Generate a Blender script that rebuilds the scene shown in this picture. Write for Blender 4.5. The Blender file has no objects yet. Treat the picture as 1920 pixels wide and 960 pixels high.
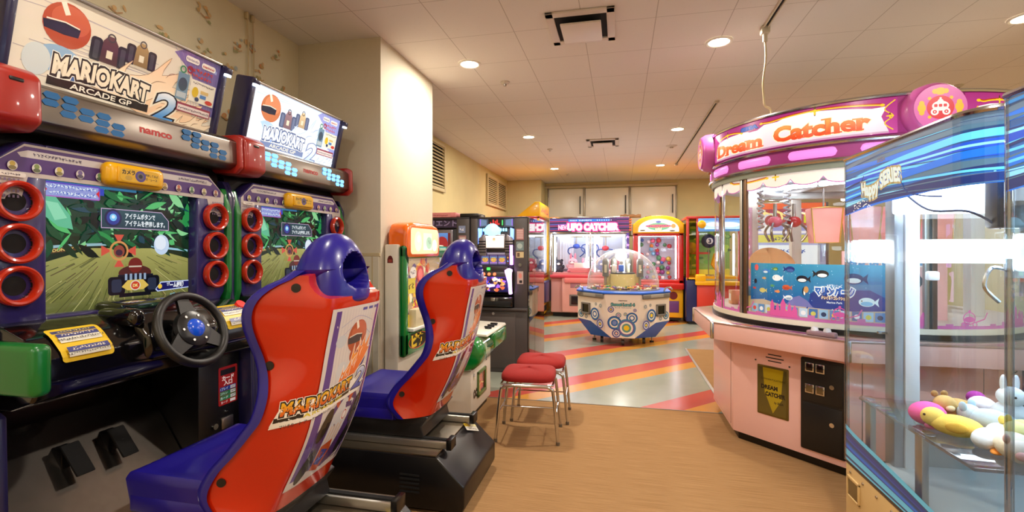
import bpy, bmesh, math, random
from mathutils import Vector as V, Matrix

PI = math.pi
SC = bpy.context.scene
COL = SC.collection
rnd = random.Random(11)

# ------------------------------------------------------------------ camera, world, exposure
cam_d = bpy.data.cameras.new('camera')
cam = bpy.data.objects.new('camera', cam_d)
COL.objects.link(cam)
cam.location = (0, 0, 1.37)
cam.rotation_euler = (PI / 2, 0, math.atan(203 / 900))
cam_d.sensor_width = 36.0
cam_d.lens = 36.0 * 900 / 1920
cam_d.shift_y = -12 / 1920
cam_d.clip_start = 0.02
cam_d.clip_end = 60
SC.camera = cam

wd = bpy.data.worlds.new('world')
SC.world = wd
wd.use_nodes = True
wd.node_tree.nodes['Background'].inputs[0].default_value = (0.9, 0.75, 0.6, 1)
wd.node_tree.nodes['Background'].inputs[1].default_value = 0.15

SC.view_settings.view_transform = 'Standard'
SC.view_settings.look = 'None'
SC.view_settings.gamma = 1.0
SC.view_settings.use_curve_mapping = False
SC.view_settings.exposure = 0.25
SC.cycles.use_denoising = True
SC.cycles.use_adaptive_sampling = True
SC.cycles.adaptive_threshold = 0.025
SC.cycles.max_bounces = 10
SC.cycles.diffuse_bounces = 5
SC.cycles.glossy_bounces = 5
SC.cycles.transmission_bounces = 8
SC.cycles.transparent_max_bounces = 24
SC.cycles.sample_clamp_indirect = 6.0
SC.cycles.caustics_reflective = False
SC.cycles.caustics_refractive = False

DOWN_W = 31.0          # watts of one ceiling downlight
WARM = (1.0, 0.91, 0.79)
CEIL = 2.95
WALL_E = 4.6           # right wall of the hall

# ------------------------------------------------------------------ colour and materials
def lin(c):
    c = c / 255.0
    return c / 12.92 if c <= 0.04045 else ((c + 0.055) / 1.055) ** 2.4
def rgb(c): return (lin(c[0]), lin(c[1]), lin(c[2]))
def rgba(c): return (lin(c[0]), lin(c[1]), lin(c[2]), 1.0)

MATS = {}
def mat(name, col=(200, 200, 200), rough=0.5, metal=0.0, emit=0.0, ecol=None, coat=0.0, spec=0.5, noise=0.0, nscale=20.0, bump=0.0):
    if name in MATS: return MATS[name]
    m = bpy.data.materials.new(name); m.use_nodes = True
    nt = m.node_tree; b = nt.nodes['Principled BSDF']
    b.inputs['Base Color'].default_value = rgba(col)
    b.inputs['Roughness'].default_value = rough
    b.inputs['Metallic'].default_value = metal
    b.inputs['Specular IOR Level'].default_value = spec
    b.inputs['Coat Weight'].default_value = coat
    b.inputs['Coat Roughness'].default_value = 0.06
    if emit > 0:
        b.inputs['Emission Color'].default_value = rgba(ecol or col)
        b.inputs['Emission Strength'].default_value = emit
    if noise > 0 or bump > 0:
        tc = nt.nodes.new('ShaderNodeTexCoord'); nz = nt.nodes.new('ShaderNodeTexNoise')
        nz.inputs['Scale'].default_value = nscale; nz.inputs['Detail'].default_value = 3
        nt.links.new(tc.outputs['Object'], nz.inputs['Vector'])
        if noise > 0:
            mx = nt.nodes.new('ShaderNodeMix'); mx.data_type = 'RGBA'
            mx.inputs['A'].default_value = rgba(tuple(max(0, c * (1 - noise)) for c in col))
            mx.inputs['B'].default_value = rgba(tuple(min(255, c * (1 + noise)) for c in col))
            nt.links.new(nz.outputs['Fac'], mx.inputs['Factor']); nt.links.new(mx.outputs['Result'], b.inputs['Base Color'])
        if bump > 0:
            bp = nt.nodes.new('ShaderNodeBump'); bp.inputs['Strength'].default_value = bump; bp.inputs['Distance'].default_value = 0.004
            nt.links.new(nz.outputs['Fac'], bp.inputs['Height']); nt.links.new(bp.outputs['Normal'], b.inputs['Normal'])
    MATS[name] = m
    return m

def pane_mat(name, tint=(255, 255, 255), ior=1.45, extra=0.0, rough=0.01, power=5.0, haze=0.0):
    """clear acrylic or glass sheet: see-through with a Fresnel sheen"""
    if name in MATS: return MATS[name]
    m = bpy.data.materials.new(name); m.use_nodes = True
    nt = m.node_tree; nt.nodes.remove(nt.nodes['Principled BSDF'])
    tr = nt.nodes.new('ShaderNodeBsdfTransparent'); tr.inputs[0].default_value = rgba(tint)
    gl = nt.nodes.new('ShaderNodeBsdfGlossy'); gl.inputs['Roughness'].default_value = rough
    # Schlick's curve from the facing angle, the same for both sides of the sheet
    lw = nt.nodes.new('ShaderNodeLayerWeight'); lw.inputs['Blend'].default_value = 0.5
    pw = nt.nodes.new('ShaderNodeMath'); pw.operation = 'POWER'; pw.inputs[1].default_value = power
    f0 = ((ior - 1) / (ior + 1)) ** 2
    ad = nt.nodes.new('ShaderNodeMath'); ad.operation = 'MULTIPLY_ADD'; ad.inputs[1].default_value = 0.8 * (1 - f0); ad.inputs[2].default_value = f0 + extra
    mx = nt.nodes.new('ShaderNodeMixShader')
    nt.links.new(lw.outputs['Facing'], pw.inputs[0]); nt.links.new(pw.outputs[0], ad.inputs[0]); nt.links.new(ad.outputs[0], mx.inputs[0])
    nt.links.new(tr.outputs[0], mx.inputs[1]); nt.links.new(gl.outputs[0], mx.inputs[2])
    if haze > 0:      # white mixed into the sheen so the edge looks lit
        df = nt.nodes.new('ShaderNodeBsdfDiffuse'); df.inputs[0].default_value = (.9, .9, .92, 1); tl = nt.nodes.new('ShaderNodeBsdfTranslucent'); tl.inputs[0].default_value = (.9, .9, .92, 1)
        h1 = nt.nodes.new('ShaderNodeMixShader'); h1.inputs[0].default_value = .5; nt.links.new(df.outputs[0], h1.inputs[1]); nt.links.new(tl.outputs[0], h1.inputs[2])
        h2 = nt.nodes.new('ShaderNodeMixShader'); h2.inputs[0].default_value = haze; nt.links.new(gl.outputs[0], h2.inputs[1]); nt.links.new(h1.outputs[0], h2.inputs[2]); nt.links.new(h2.outputs[0], mx.inputs[2])
    nt.links.new(mx.outputs[0], nt.nodes['Material Output'].inputs[0])
    MATS[name] = m
    return m

def art_mat(name, rough=0.45, emit=0.0, base=1.0, coat=0.0):
    """printed or lit picture: colours come from the print itself"""
    if name in MATS: return MATS[name]
    m = bpy.data.materials.new(name); m.use_nodes = True
    nt = m.node_tree; b = nt.nodes['Principled BSDF']
    at = nt.nodes.new('ShaderNodeAttribute'); at.attribute_name = 'Col'
    b.inputs['Roughness'].default_value = rough; b.inputs['Coat Weight'].default_value = coat
    if base < 1:
        mx = nt.nodes.new('ShaderNodeMix'); mx.data_type = 'RGBA'; mx.inputs['Factor'].default_value = base
        mx.inputs['A'].default_value = (0, 0, 0, 1)
        nt.links.new(at.outputs['Color'], mx.inputs['B']); nt.links.new(mx.outputs['Result'], b.inputs['Base Color'])
    else:
        nt.links.new(at.outputs['Color'], b.inputs['Base Color'])
    if emit > 0:
        nt.links.new(at.outputs['Color'], b.inputs['Emission Color']); b.inputs['Emission Strength'].default_value = emit
    MATS[name] = m
    return m

# ------------------------------------------------------------------ scene bookkeeping
ORG = {}
def tag(o, label=None, cat=None, group=None, kind=None):
    if label: o['label'] = label
    if cat: o['category'] = cat
    if group: o['group'] = group
    if kind: o['kind'] = kind
    return o

def thing(name, label, cat, loc=(0, 0, 0), rotz=0.0, group=None):
    """an Empty at the thing's base; its parts are written in hall coordinates around loc"""
    o = bpy.data.objects.new(name, None); COL.objects.link(o)
    o.empty_display_size = 0.1
    o.location = loc; o.rotation_euler = (0, 0, rotz)
    tag(o, label, cat, group)
    ORG[o.name] = (V(loc), rotz)
    return o

def dup(root, loc, rotz=None, label=None, group=None):
    r = root.copy(); COL.objects.link(r); r.location = loc
    if rotz is not None: r.rotation_euler = (0, 0, rotz)
    if label: r['label'] = label
    if group: r['group'] = group
    for ch in list(root.children):
        c = ch.copy(); COL.objects.link(c); c.parent = r
        for g in list(ch.children):
            d = g.copy(); COL.objects.link(d); d.parent = c
    return r

class MB:
    """collects shapes into one mesh"""
    def __init__(s): s.bm = bmesh.new(); s.mats = []
    def mi(s, m):
        if m not in s.mats: s.mats.append(m)
        return s.mats.index(m)
    def _add(s, tb, m, mtx=None):
        i = s.mi(m)
        for f in tb.faces: f.material_index = i
        me = bpy.data.meshes.new('t'); tb.to_mesh(me); tb.free()
        if mtx is not None: me.transform(mtx)
        s.bm.from_mesh(me); bpy.data.meshes.remove(me)
        return s
    def box(s, a, b, m, bev=0.0, seg=2, mtx=None):
        tb = bmesh.new(); bmesh.ops.create_cube(tb, size=1)
        for v in tb.verts:
            v.co = V([(a[k] + b[k]) / 2 + v.co[k] * (b[k] - a[k]) for k in range(3)])
        if bev > 0: bmesh.ops.bevel(tb, geom=tb.edges[:], offset=min(bev, 0.49 * min(abs(b[k] - a[k]) for k in range(3))), segments=seg, affect='EDGES', profile=0.5)
        return s._add(tb, m, mtx)
    def prism(s, pts, ax, lo, hi, m, bev=0.0, seg=2, mtx=None):
        tb = bmesh.new()
        def P(p, h):
            return V((h, p[0], p[1])) if ax == 'x' else V((p[0], h, p[1])) if ax == 'y' else V((p[0], p[1], h))
        A = [tb.verts.new(P(p, lo)) for p in pts]; B = [tb.verts.new(P(p, hi)) for p in pts]
        n = len(pts)
        tb.faces.new(A); tb.faces.new(B[::-1])
        for i in range(n): tb.faces.new((A[i], B[i], B[(i + 1) % n], A[(i + 1) % n]))
        bmesh.ops.recalc_face_normals(tb, faces=tb.faces[:])
        if bev > 0: bmesh.ops.bevel(tb, geom=tb.edges[:], offset=bev, segments=seg, affect='EDGES', profile=0.5)
        return s._add(tb, m, mtx)
    def cyl(s, p, q, r, m, r2=None, seg=24, cap=True):
        p, q = V(p), V(q); d = q - p; L = d.length
        tb = bmesh.new(); bmesh.ops.create_cone(tb, cap_ends=cap, segments=seg, radius1=r, radius2=r if r2 is None else r2, depth=L)
        mt = Matrix.Translation((p + q) / 2) @ d.to_track_quat('Z', 'Y').to_matrix().to_4x4()
        return s._add(tb, m, mt)
    def sph(s, c, r, m, seg=20, mtx=None):
        if not isinstance(r, (tuple, list)): r = (r, r, r)
        tb = bmesh.new(); bmesh.ops.create_uvsphere(tb, u_segments=seg, v_segments=max(6, seg // 2), radius=1)
        mt = Matrix.Translation(c) @ (mtx or Matrix.Identity(4)) @ Matrix.Diagonal((r[0], r[1], r[2], 1))
        return s._add(tb, m, mt)
    def tube(s, pts, r, m, seg=8, closed=False, smooth=0):
        pts = [V(p) for p in pts]
        if smooth: pts = spline(pts, smooth, closed)
        n = len(pts); tb = bmesh.new(); rings = []; up = None
        for i in range(n):
            a = pts[(i - 1) % n] if (closed or i) else pts[i]; b = pts[(i + 1) % n] if (closed or i < n - 1) else pts[i]
            t = (b - a).normalized()
            if up is None: up = t.orthogonal().normalized()
            else:
                up = (up - t * up.dot(t))
                up = up.normalized() if up.length > 1e-6 else t.orthogonal().normalized()
            w = t.cross(up); rr = r[i] if isinstance(r, (list, tuple)) and len(r) == n else (r if not isinstance(r, (list, tuple)) else r[0])
            rings.append([tb.verts.new(pts[i] + up * (rr * math.cos(2 * PI * k / seg)) + w * (rr * math.sin(2 * PI * k / seg))) for k in range(seg)])
        for i in range(n if closed else n - 1):
            A, B = rings[i], rings[(i + 1) % n]
            for k in range(seg): tb.faces.new((A[k], A[(k + 1) % seg], B[(k + 1) % seg], B[k]))
        if not closed: tb.faces.new(rings[0][::-1]); tb.faces.new(rings[-1])
        bmesh.ops.recalc_face_normals(tb, faces=tb.faces[:])
        return s._add(tb, m)
    def lathe(s, prof, c, m, axis='z', seg=32, a0=0.0, a1=2 * PI):
        tb = bmesh.new(); full = abs(a1 - a0) > 2 * PI - 1e-4
        n = seg if full else seg + 1; rings = []
        for i in range(n):
            a = a0 + (a1 - a0) * i / seg; ca, sa = math.cos(a), math.sin(a)
            ring = []
            for (r, h) in prof:
                p = (r * ca, r * sa, h) if axis == 'z' else (h, r * ca, r * sa) if axis == 'x' else (r * ca, h, r * sa)
                ring.append(tb.verts.new(V(c) + V(p)))
            rings.append(ring)
        for i in range(seg):
            A, B = rings[i], rings[(i + 1) % n]
            for k in range(len(prof) - 1): tb.faces.new((A[k], B[k], B[k + 1], A[k + 1]))
        bmesh.ops.remove_doubles(tb, verts=tb.verts[:], dist=1e-6)
        bmesh.ops.recalc_face_normals(tb, faces=tb.faces[:])
        return s._add(tb, m)
    def torus(s, c, R, r, m, axis='z', seg=40, mseg=12, mtx=None):
        pts = []
        for i in range(seg):
            a = 2 * PI * i / seg; p = (R * math.cos(a), R * math.sin(a), 0)
            if axis == 'x': p = (0, p[0], p[1])
            elif axis == 'y': p = (p[0], 0, p[1])
            p = V(p)
            if mtx is not None: p = mtx @ p
            pts.append(V(c) + p)
        return s.tube(pts, r, m, seg=mseg, closed=True)
    def grid(s, fn, nu, nv, m, cu=False, cv=False):
        tb = bmesh.new(); vs = []
        for i in range(nu if cu else nu + 1):
            vs.append([tb.verts.new(fn(i / nu, j / nv)) for j in range(nv if cv else nv + 1)])
        U = len(vs); W = len(vs[0])
        for i in range(nu):
            for j in range(nv):
                try: tb.faces.new((vs[i][j], vs[(i + 1) % U][j], vs[(i + 1) % U][(j + 1) % W], vs[i][(j + 1) % W]))
                except ValueError: pass
        bmesh.ops.remove_doubles(tb, verts=tb.verts[:], dist=1e-6)
        bmesh.ops.recalc_face_normals(tb, faces=tb.faces[:])
        return s._add(tb, m)
    def poly(s, pts, m):
        tb = bmesh.new(); tb.faces.new([tb.verts.new(p) for p in pts])
        return s._add(tb, m)
    def build(s, name, parent=None, org=None, smooth=38, label=None):
        me = bpy.data.meshes.new(name); s.bm.to_mesh(me); s.bm.free()
        return finish(me, name, s.mats, parent, org, smooth, label)

def root_of(o):
    while o.parent is not None: o = o.parent
    return o

def finish(me, name, mats, parent, org=None, smooth=38, label=None):
    o = bpy.data.objects.new(name, me); COL.objects.link(o)
    for m in mats: me.materials.append(m)
    if smooth:
        for p in me.polygons: p.use_smooth = True
        me.set_sharp_from_angle(angle=math.radians(smooth))
    if parent is not None:
        o.parent = parent
        og, rz = ORG.get(root_of(parent).name, (V((0, 0, 0)), 0))
        me.transform(Matrix.Rotation(-rz, 4, 'Z') @ Matrix.Translation(-og))
    elif org is not None:
        me.transform(Matrix.Translation(-V(org))); o.location = org
        ORG[o.name] = (V(org), 0.0)
    if label: o['label'] = label
    return o

def spline(pts, n, closed=False):
    out = []; N = len(pts); pts = [V(p) for p in pts]
    for i in range(N if closed else N - 1):
        if closed: a, b, c, d = pts[(i - 1) % N], pts[i], pts[(i + 1) % N], pts[(i + 2) % N]
        else: a, b, c, d = pts[max(i - 1, 0)], pts[i], pts[i + 1], pts[min(i + 2, N - 1)]
        for k in range(n):
            t = k / n
            out.append(0.5 * ((2 * b) + (c - a) * t + (2 * a - 5 * b + 4 * c - d) * t * t + (3 * b - a - 3 * c + d) * t ** 3))
    if not closed: out.append(pts[-1])
    return out

def interp(tab, x):
    if x <= tab[0][0]: return tab[0][1]
    for (a, fa), (b, fb) in zip(tab, tab[1:]):
        if x <= b: return fa + (fb - fa) * (x - a) / (b - a)
    return tab[-1][1]
def sinterp(tab, x):
    """smooth table look-up"""
    n = len(tab)
    if x <= tab[0][0]: return tab[0][1]
    if x >= tab[-1][0]: return tab[-1][1]
    for i in range(n - 1):
        if x <= tab[i + 1][0]:
            x0, y0 = tab[i]; x1, y1 = tab[i + 1]; t = (x - x0) / (x1 - x0)
            m0 = (y1 - tab[max(i - 1, 0)][1]) / (x1 - tab[max(i - 1, 0)][0]); m1 = (tab[min(i + 2, n - 1)][1] - y0) / (tab[min(i + 2, n - 1)][0] - x0)
            h = x1 - x0
            return (2 * t ** 3 - 3 * t * t + 1) * y0 + (t ** 3 - 2 * t * t + t) * h * m0 + (-2 * t ** 3 + 3 * t * t) * y1 + (t ** 3 - t * t) * h * m1

# ------------------------------------------------------------------ flat artwork (prints, screens, lettering)
TXT = {}
def text_polys(s, bold):
    k = (s, bold)
    if k in TXT: return TXT[k]
    cu = bpy.data.curves.new('t', 'FONT'); cu.body = s; cu.size = 1.0; cu.offset = bold; cu.resolution_u = 3
    o = bpy.data.objects.new('t', cu); COL.objects.link(o)
    dg = bpy.context.evaluated_depsgraph_get()
    me = bpy.data.meshes.new_from_object(o.evaluated_get(dg))
    vs = [(v.co.x, v.co.y) for v in me.vertices]; fs = [tuple(p.vertices) for p in me.polygons]
    bpy.data.objects.remove(o); bpy.data.curves.remove(cu); bpy.data.meshes.remove(me)
    TXT[k] = (vs, fs)
    return TXT[k]

class Art:
    """a picture made of flat shapes; u to the reader's right, v up, in metres"""
    def __init__(s): s.L = []
    def poly(s, pts, col, col2=None):
        """col2: colour at the top, col at the bottom"""
        if col2 is None: cs = [col] * len(pts)
        else:
            lo = min(p[1] for p in pts); hi = max(p[1] for p in pts)
            cs = [tuple(a + (b - a) * (p[1] - lo) / max(hi - lo, 1e-9) for a, b in zip(col, col2)) for p in pts]
        s.L.append(([tuple(p) for p in pts], [tuple(range(len(pts)))], cs)); return s
    def rect(s, x0, y0, x1, y1, col, col2=None): return s.poly([(x0, y0), (x1, y0), (x1, y1), (x0, y1)], col, col2)
    def rrect(s, x0, y0, x1, y1, r, col, col2=None):
        pts = []
        for cx, cy, a in ((x1 - r, y1 - r, 0), (x0 + r, y1 - r, 90), (x0 + r, y0 + r, 180), (x1 - r, y0 + r, 270)):
            for k in range(6): t = math.radians(a + 18 * k); pts.append((cx + r * math.cos(t), cy + r * math.sin(t)))
        return s.poly(pts, col, col2)
    def ell(s, cx, cy, rx, ry, col, n=24, rot=0.0, col2=None):
        c, q = math.cos(rot), math.sin(rot)
        pts = []
        for k in range(n):
            a = 2 * PI * k / n; x, y = rx * math.cos(a), ry * math.sin(a)
            pts.append((cx + x * c - y * q, cy + x * q + y * c))
        return s.poly(pts, col, col2)
    def ring(s, cx, cy, r0, r1, col, n=28):
        P = [(cx + r0 * math.cos(2 * PI * k / n), cy + r0 * math.sin(2 * PI * k / n)) for k in range(n)]
        Q = [(cx + r1 * math.cos(2 * PI * k / n), cy + r1 * math.sin(2 * PI * k / n)) for k in range(n)]
        s.L.append((P + Q, [(k, (k + 1) % n, n + (k + 1) % n, n + k) for k in range(n)], [col] * (2 * n))); return s
    def line(s, pts, w, col, smooth=0, taper=False):
        if smooth: pts = [(p.x, p.y) for p in spline([V((p[0], p[1], 0)) for p in pts], smooth)]
        n = len(pts); A = []; B = []
        for i in range(n):
            a = pts[max(i - 1, 0)]; b = pts[min(i + 1, n - 1)]; dx, dy = b[0] - a[0], b[1] - a[1]; L = math.hypot(dx, dy) or 1
            ww = w * (math.sin(PI * (i + .15) / (n - .7)) if taper else 1)
            A.append((pts[i][0] - dy / L * ww / 2, pts[i][1] + dx / L * ww / 2)); B.append((pts[i][0] + dy / L * ww / 2, pts[i][1] - dx / L * ww / 2))
        s.L.append((A + B, [(i, n + i, n + i + 1, i + 1) for i in range(n - 1)], [col] * (2 * n))); return s
    def text(s, t, x, y, size, col, bold=0.0, col2=None, out=None, w=None, shear=0.0, rot=0.0, align='c', fn=None):
        """size: height of a capital; w: squeeze or stretch to this width; out: list of (extra weight, colour) drawn first"""
        base, _ = text_polys(t, 0.0)
        if not base: return s
        x0 = min(p[0] for p in base); x1 = max(p[0] for p in base)
        k = size / 0.70; kx = k if w is None else w / (x1 - x0)
        ax = {'c': (x0 + x1) / 2, 'l': x0, 'r': x1}[align]
        cr, sr = math.cos(rot), math.sin(rot)
        for bo, c, c2 in [(bold + e, oc, None) for e, oc in (out or [])] + [(bold, col, col2)]:
            vs, fs = text_polys(t, bo)
            P = []; cs = []
            for (px, py) in vs:
                X, Y = (px - ax) * kx, (py - 0.35) * k
                X += shear * Y
                if fn: X, Y = fn(X, Y)
                P.append((x + X * cr - Y * sr, y + X * sr + Y * cr))
                f = min(1, max(0, py / 0.70))
                cs.append(c if c2 is None else tuple(a + (b - a) * f for a, b in zip(c, c2)))
            s.L.append((P, fs, cs))
        return s
    def scrib(s, x, y, w, h, col, seed=1):
        """lettering too small or blurred to read"""
        R = random.Random(seed); n = max(2, int(w / (h * .95)))
        for k in range(n):
            x0 = x - w / 2 + w * k / n; ww = w / n * .8
            for j in range(3):
                p, q = R.uniform(0, ww), R.uniform(0, ww); s.line([(x0 + p, y + R.uniform(-.5, .5) * h), (x0 + q + .0001, y + R.uniform(-.5, .5) * h)], h * .17, col)
            s.line([(x0, y + (R.random() - .5) * h), (x0 + ww, y + (R.random() - .5) * h * .8)], h * .16, col)
        return s
    def build(s, name, parent, mapf, m, cut=None, eps=4e-5, label=None):
        bm = bmesh.new(); cl = bm.loops.layers.float_color.new('Col'); hl = bm.verts.layers.float.new('h')
        for i, (P, F, cs) in enumerate(s.L):
            vs = []
            for (x, y) in P:
                v = bm.verts.new((x, y, 0)); v[hl] = i * eps; vs.append(v)
            for f in F:
                try: fc = bm.faces.new([vs[k] for k in f])
                except ValueError: continue
                for lp, k in zip(fc.loops, f): lp[cl] = rgba(cs[k])
        if cut:
            bmesh.ops.triangulate(bm, faces=bm.faces[:])
            for ax, st in ((0, cut[0]), (1, cut[1])):
                if not st: continue
                lo = min(v.co[ax] for v in bm.verts); hi = max(v.co[ax] for v in bm.verts); c = lo + st
                while c < hi:
                    co = V((0, 0, 0)); co[ax] = c; no = V((0, 0, 0)); no[ax] = 1
                    bmesh.ops.bisect_plane(bm, geom=bm.verts[:] + bm.edges[:] + bm.faces[:], plane_co=co, plane_no=no, dist=1e-6)
                    c += st
        for v in bm.verts: v.co = mapf(v.co.x, v.co.y, v[hl])
        me = bpy.data.meshes.new(name); bm.to_mesh(me); bm.free()
        return finish(me, name, [m], parent, smooth=0, label=label)

def plane_map(o, du, dv):
    """a flat picture whose lower-left corner is o; du, dv unit directions"""
    o, du, dv = V(o), V(du).normalized(), V(dv).normalized(); n = du.cross(dv).normalized()
    return lambda u, v, h: o + du * u + dv * v + n * (h + 0.0006)

X1, Y1, Z1 = V((1, 0, 0)), V((0, 1, 0)), V((0, 0, 1))

# common materials
CHROME = mat('chrome', (205, 205, 208), 0.14, 1.0)
STEEL = mat('brushed_steel', (178, 172, 165), 0.34, 1.0)
ALU = mat('aluminium', (190, 188, 182), 0.42, 1.0)
BLACK = mat('black_plastic', (14, 13, 15), 0.32)
BLACKGLOSS = mat('black_gloss_plastic', (10, 9, 11), 0.12, coat=0.6)
DARK = mat('dark_cavity', (9, 9, 10), 0.85)
WHITE = mat('white_plastic', (232, 228, 220), 0.4)
GLASS = pane_mat('clear_pane')
ACRYL = pane_mat('clear_acrylic', (250, 252, 252), 1.49, 0.03)
PRINT = art_mat('printed_art', 0.4)
# ------------------------------------------------------------------ the hall
def node_floor(name, kind):
    m = bpy.data.materials.new(name); m.use_nodes = True
    nt = m.node_tree; b = nt.nodes['Principled BSDF']; N = nt.nodes.new; Lk = nt.links.new
    tc = N('ShaderNodeTexCoord')
    def math_(op, a, c=None):
        n = N('ShaderNodeMath'); n.operation = op
        for i, x in enumerate((a, c)):
            if x is None: continue
            if isinstance(x, (int, float)): n.inputs[i].default_value = x
            else: Lk(x, n.inputs[i])
        return n.outputs[0]
    def mix(f, A, B):
        n = N('ShaderNodeMix'); n.data_type = 'RGBA'
        if isinstance(f, (int, float)): n.inputs['Factor'].default_value = f
        else: Lk(f, n.inputs['Factor'])
        for k, x in (('A', A), ('B', B)):
            if isinstance(x, tuple): n.inputs[k].default_value = rgba(x)
            else: Lk(x, n.inputs[k])
        return n.outputs['Result']
    sp = N('ShaderNodeSeparateXYZ'); Lk(tc.outputs['Object'], sp.inputs[0]); x, y = sp.outputs['X'], sp.outputs['Y']
    nz = N('ShaderNodeTexNoise')
    if kind == 'vinyl':
        s = math_('SUBTRACT', y, x)
        p = math_('FRACT', math_('DIVIDE', math_('SUBTRACT', s, 4.15 - 1.555), 1.555))   # 1 just under a red band's upper edge
        d = math_('MULTIPLY', math_('SUBTRACT', 1.0, p), 1.555)
        red = math_('LESS_THAN', d, 0.36); yel = math_('LESS_THAN', d, 0.63)
        nz.inputs['Scale'].default_value = 1.7; nz.inputs['Detail'].default_value = 5; Lk(tc.outputs['Object'], nz.inputs['Vector'])
        base = mix(nz.outputs['Fac'], (140, 148, 134), (168, 172, 158))
        c = mix(yel, base, (214, 148, 58)); c = mix(red, c, (194, 78, 66))
        nb = N('ShaderNodeTexNoise'); nb.inputs['Scale'].default_value = 9; nb.inputs['Detail'].default_value = 4; Lk(tc.outputs['Object'], nb.inputs['Vector'])
        c = mix(math_('MULTIPLY', nb.outputs['Fac'], 0.16), c, (120, 112, 100))
        Lk(c, b.inputs['Base Color'])
        Lk(math_('ADD', 0.14, math_('MULTIPLY', nz.outputs['Fac'], 0.16)), b.inputs['Roughness'])
    elif kind == 'carpet':
        mp = N('ShaderNodeMapping'); Lk(tc.outputs['Object'], mp.inputs[0]); mp.inputs['Scale'].default_value = (1.6, 95, 1)
        nz.inputs['Scale'].default_value = 2.2; nz.inputs['Detail'].default_value = 4; nz.inputs['Roughness'].default_value = 0.7; Lk(mp.outputs[0], nz.inputs['Vector'])
        mp2 = N('ShaderNodeMapping'); Lk(tc.outputs['Object'], mp2.inputs[0]); mp2.inputs['Scale'].default_value = (6, 210, 1)
        n2 = N('ShaderNodeTexNoise'); n2.inputs['Scale'].default_value = 2; Lk(mp2.outputs[0], n2.inputs['Vector'])
        r = N('ShaderNodeValToRGB'); r.color_ramp.elements[0].position = 0.36; r.color_ramp.elements[1].position = 0.62
        r.color_ramp.elements[0].color = rgba((140, 105, 68)); r.color_ramp.elements[1].color = rgba((176, 138, 94)); Lk(nz.outputs['Fac'], r.inputs[0])
        c = mix(math_('MULTIPLY', n2.outputs['Fac'], 0.5), r.outputs[0], (152, 114, 74))
        Lk(c, b.inputs['Base Color']); b.inputs['Roughness'].default_value = 0.95; b.inputs['Specular IOR Level'].default_value = 0.1
        bp = N('ShaderNodeBump'); bp.inputs['Strength'].default_value = 0.5; bp.inputs['Distance'].default_value = 0.004; Lk(n2.outputs['Fac'], bp.inputs['Height']); Lk(bp.outputs[0], b.inputs['Normal'])
    elif kind == 'ceiling':
        def seam(v, off, st, w):
            f = math_('FRACT', math_('DIVIDE', math_('ADD', v, 100 * st - off), st))
            return math_('LESS_THAN', math_('MULTIPLY', math_('MINIMUM', f, math_('SUBTRACT', 1.0, f)), st), w)
        sm = math_('MAXIMUM', seam(x, 0.237, 0.494, 0.0028), seam(y, 3.40, 0.531, 0.0022))
        nz.inputs['Scale'].default_value = 260; nz.inputs['Detail'].default_value = 1; Lk(tc.outputs['Object'], nz.inputs['Vector'])
        vo = N('ShaderNodeTexVoronoi'); vo.inputs['Scale'].default_value = 26; Lk(tc.outputs['Object'], vo.inputs['Vector'])
        spk = math_('LESS_THAN', vo.outputs['Distance'], 0.085)
        c = mix(nz.outputs['Fac'], (224, 220, 214), (234, 230, 225))
        c = mix(math_('MULTIPLY', spk, 0.22), c, (150, 140, 128)); c = mix(math_('MULTIPLY', sm, 0.55), c, (140, 130, 118))
        Lk(c, b.inputs['Base Color']); b.inputs['Roughness'].default_value = 0.9; b.inputs['Specular IOR Level'].default_value = 0.15
    return m

M_CARPET = node_floor('ribbed_tan_carpet', 'carpet')
M_VINYL = node_floor('striped_vinyl', 'vinyl')
M_CEIL = node_floor('ceiling_board', 'ceiling')
M_WALLPAPER = mat('cream_wallpaper', (222, 212, 180), 0.8, noise=0.02, nscale=6)
M_PILLAR = mat('pale_wall_cover', (204, 194, 172), 0.75, noise=0.015, nscale=30, bump=0.05)
M_YWALL = mat('yellowed_wall', (206, 190, 138), 0.8, noise=0.05, nscale=2.5)
M_BACKW = mat('ochre_wall', (204, 192, 146), 0.8, noise=0.05, nscale=2)
M_TRIM = mat('trim_paint', (190, 174, 138), 0.5)

def struct(name, mb, smooth=0):
    o = mb.build(name, None, smooth=smooth); o['kind'] = 'structure'; return o

S0, N1 = -2.6, 11.4
struct('floor', MB().prism([(-2.7, S0), (WALL_E, S0), (WALL_E, 7.0), (0.88, 7.0), (0.88, 4.3), (-2.7, 4.3)], 'z', -0.06, 0.0, M_CARPET))
struct('floor_vinyl', MB().prism([(-2.7, 4.3), (0.88, 4.3), (0.88, 7.0), (WALL_E, 7.0), (WALL_E, N1 + .2), (-2.7, N1 + .2)], 'z', -0.06, -0.001, M_VINYL))
struct('trim_1', MB().box((0.865, 4.3, -0.002), (0.893, 7.0, 0.006), ALU, 0.002))
struct('trim_2', MB().box((-2.5, 4.292, -0.002), (0.88, 4.306, 0.003), mat('floor_joint', (120, 110, 95), 0.6)))
struct('ceiling', MB().box((-2.7, S0 - .1, CEIL), (WALL_E + .1, N1 + .2, CEIL + 0.06), M_CEIL))
wl = struct('wall_left', MB().box((-2.53, S0, 0), (-2.43, 3.26, CEIL), M_WALLPAPER))
a = Art()
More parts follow.
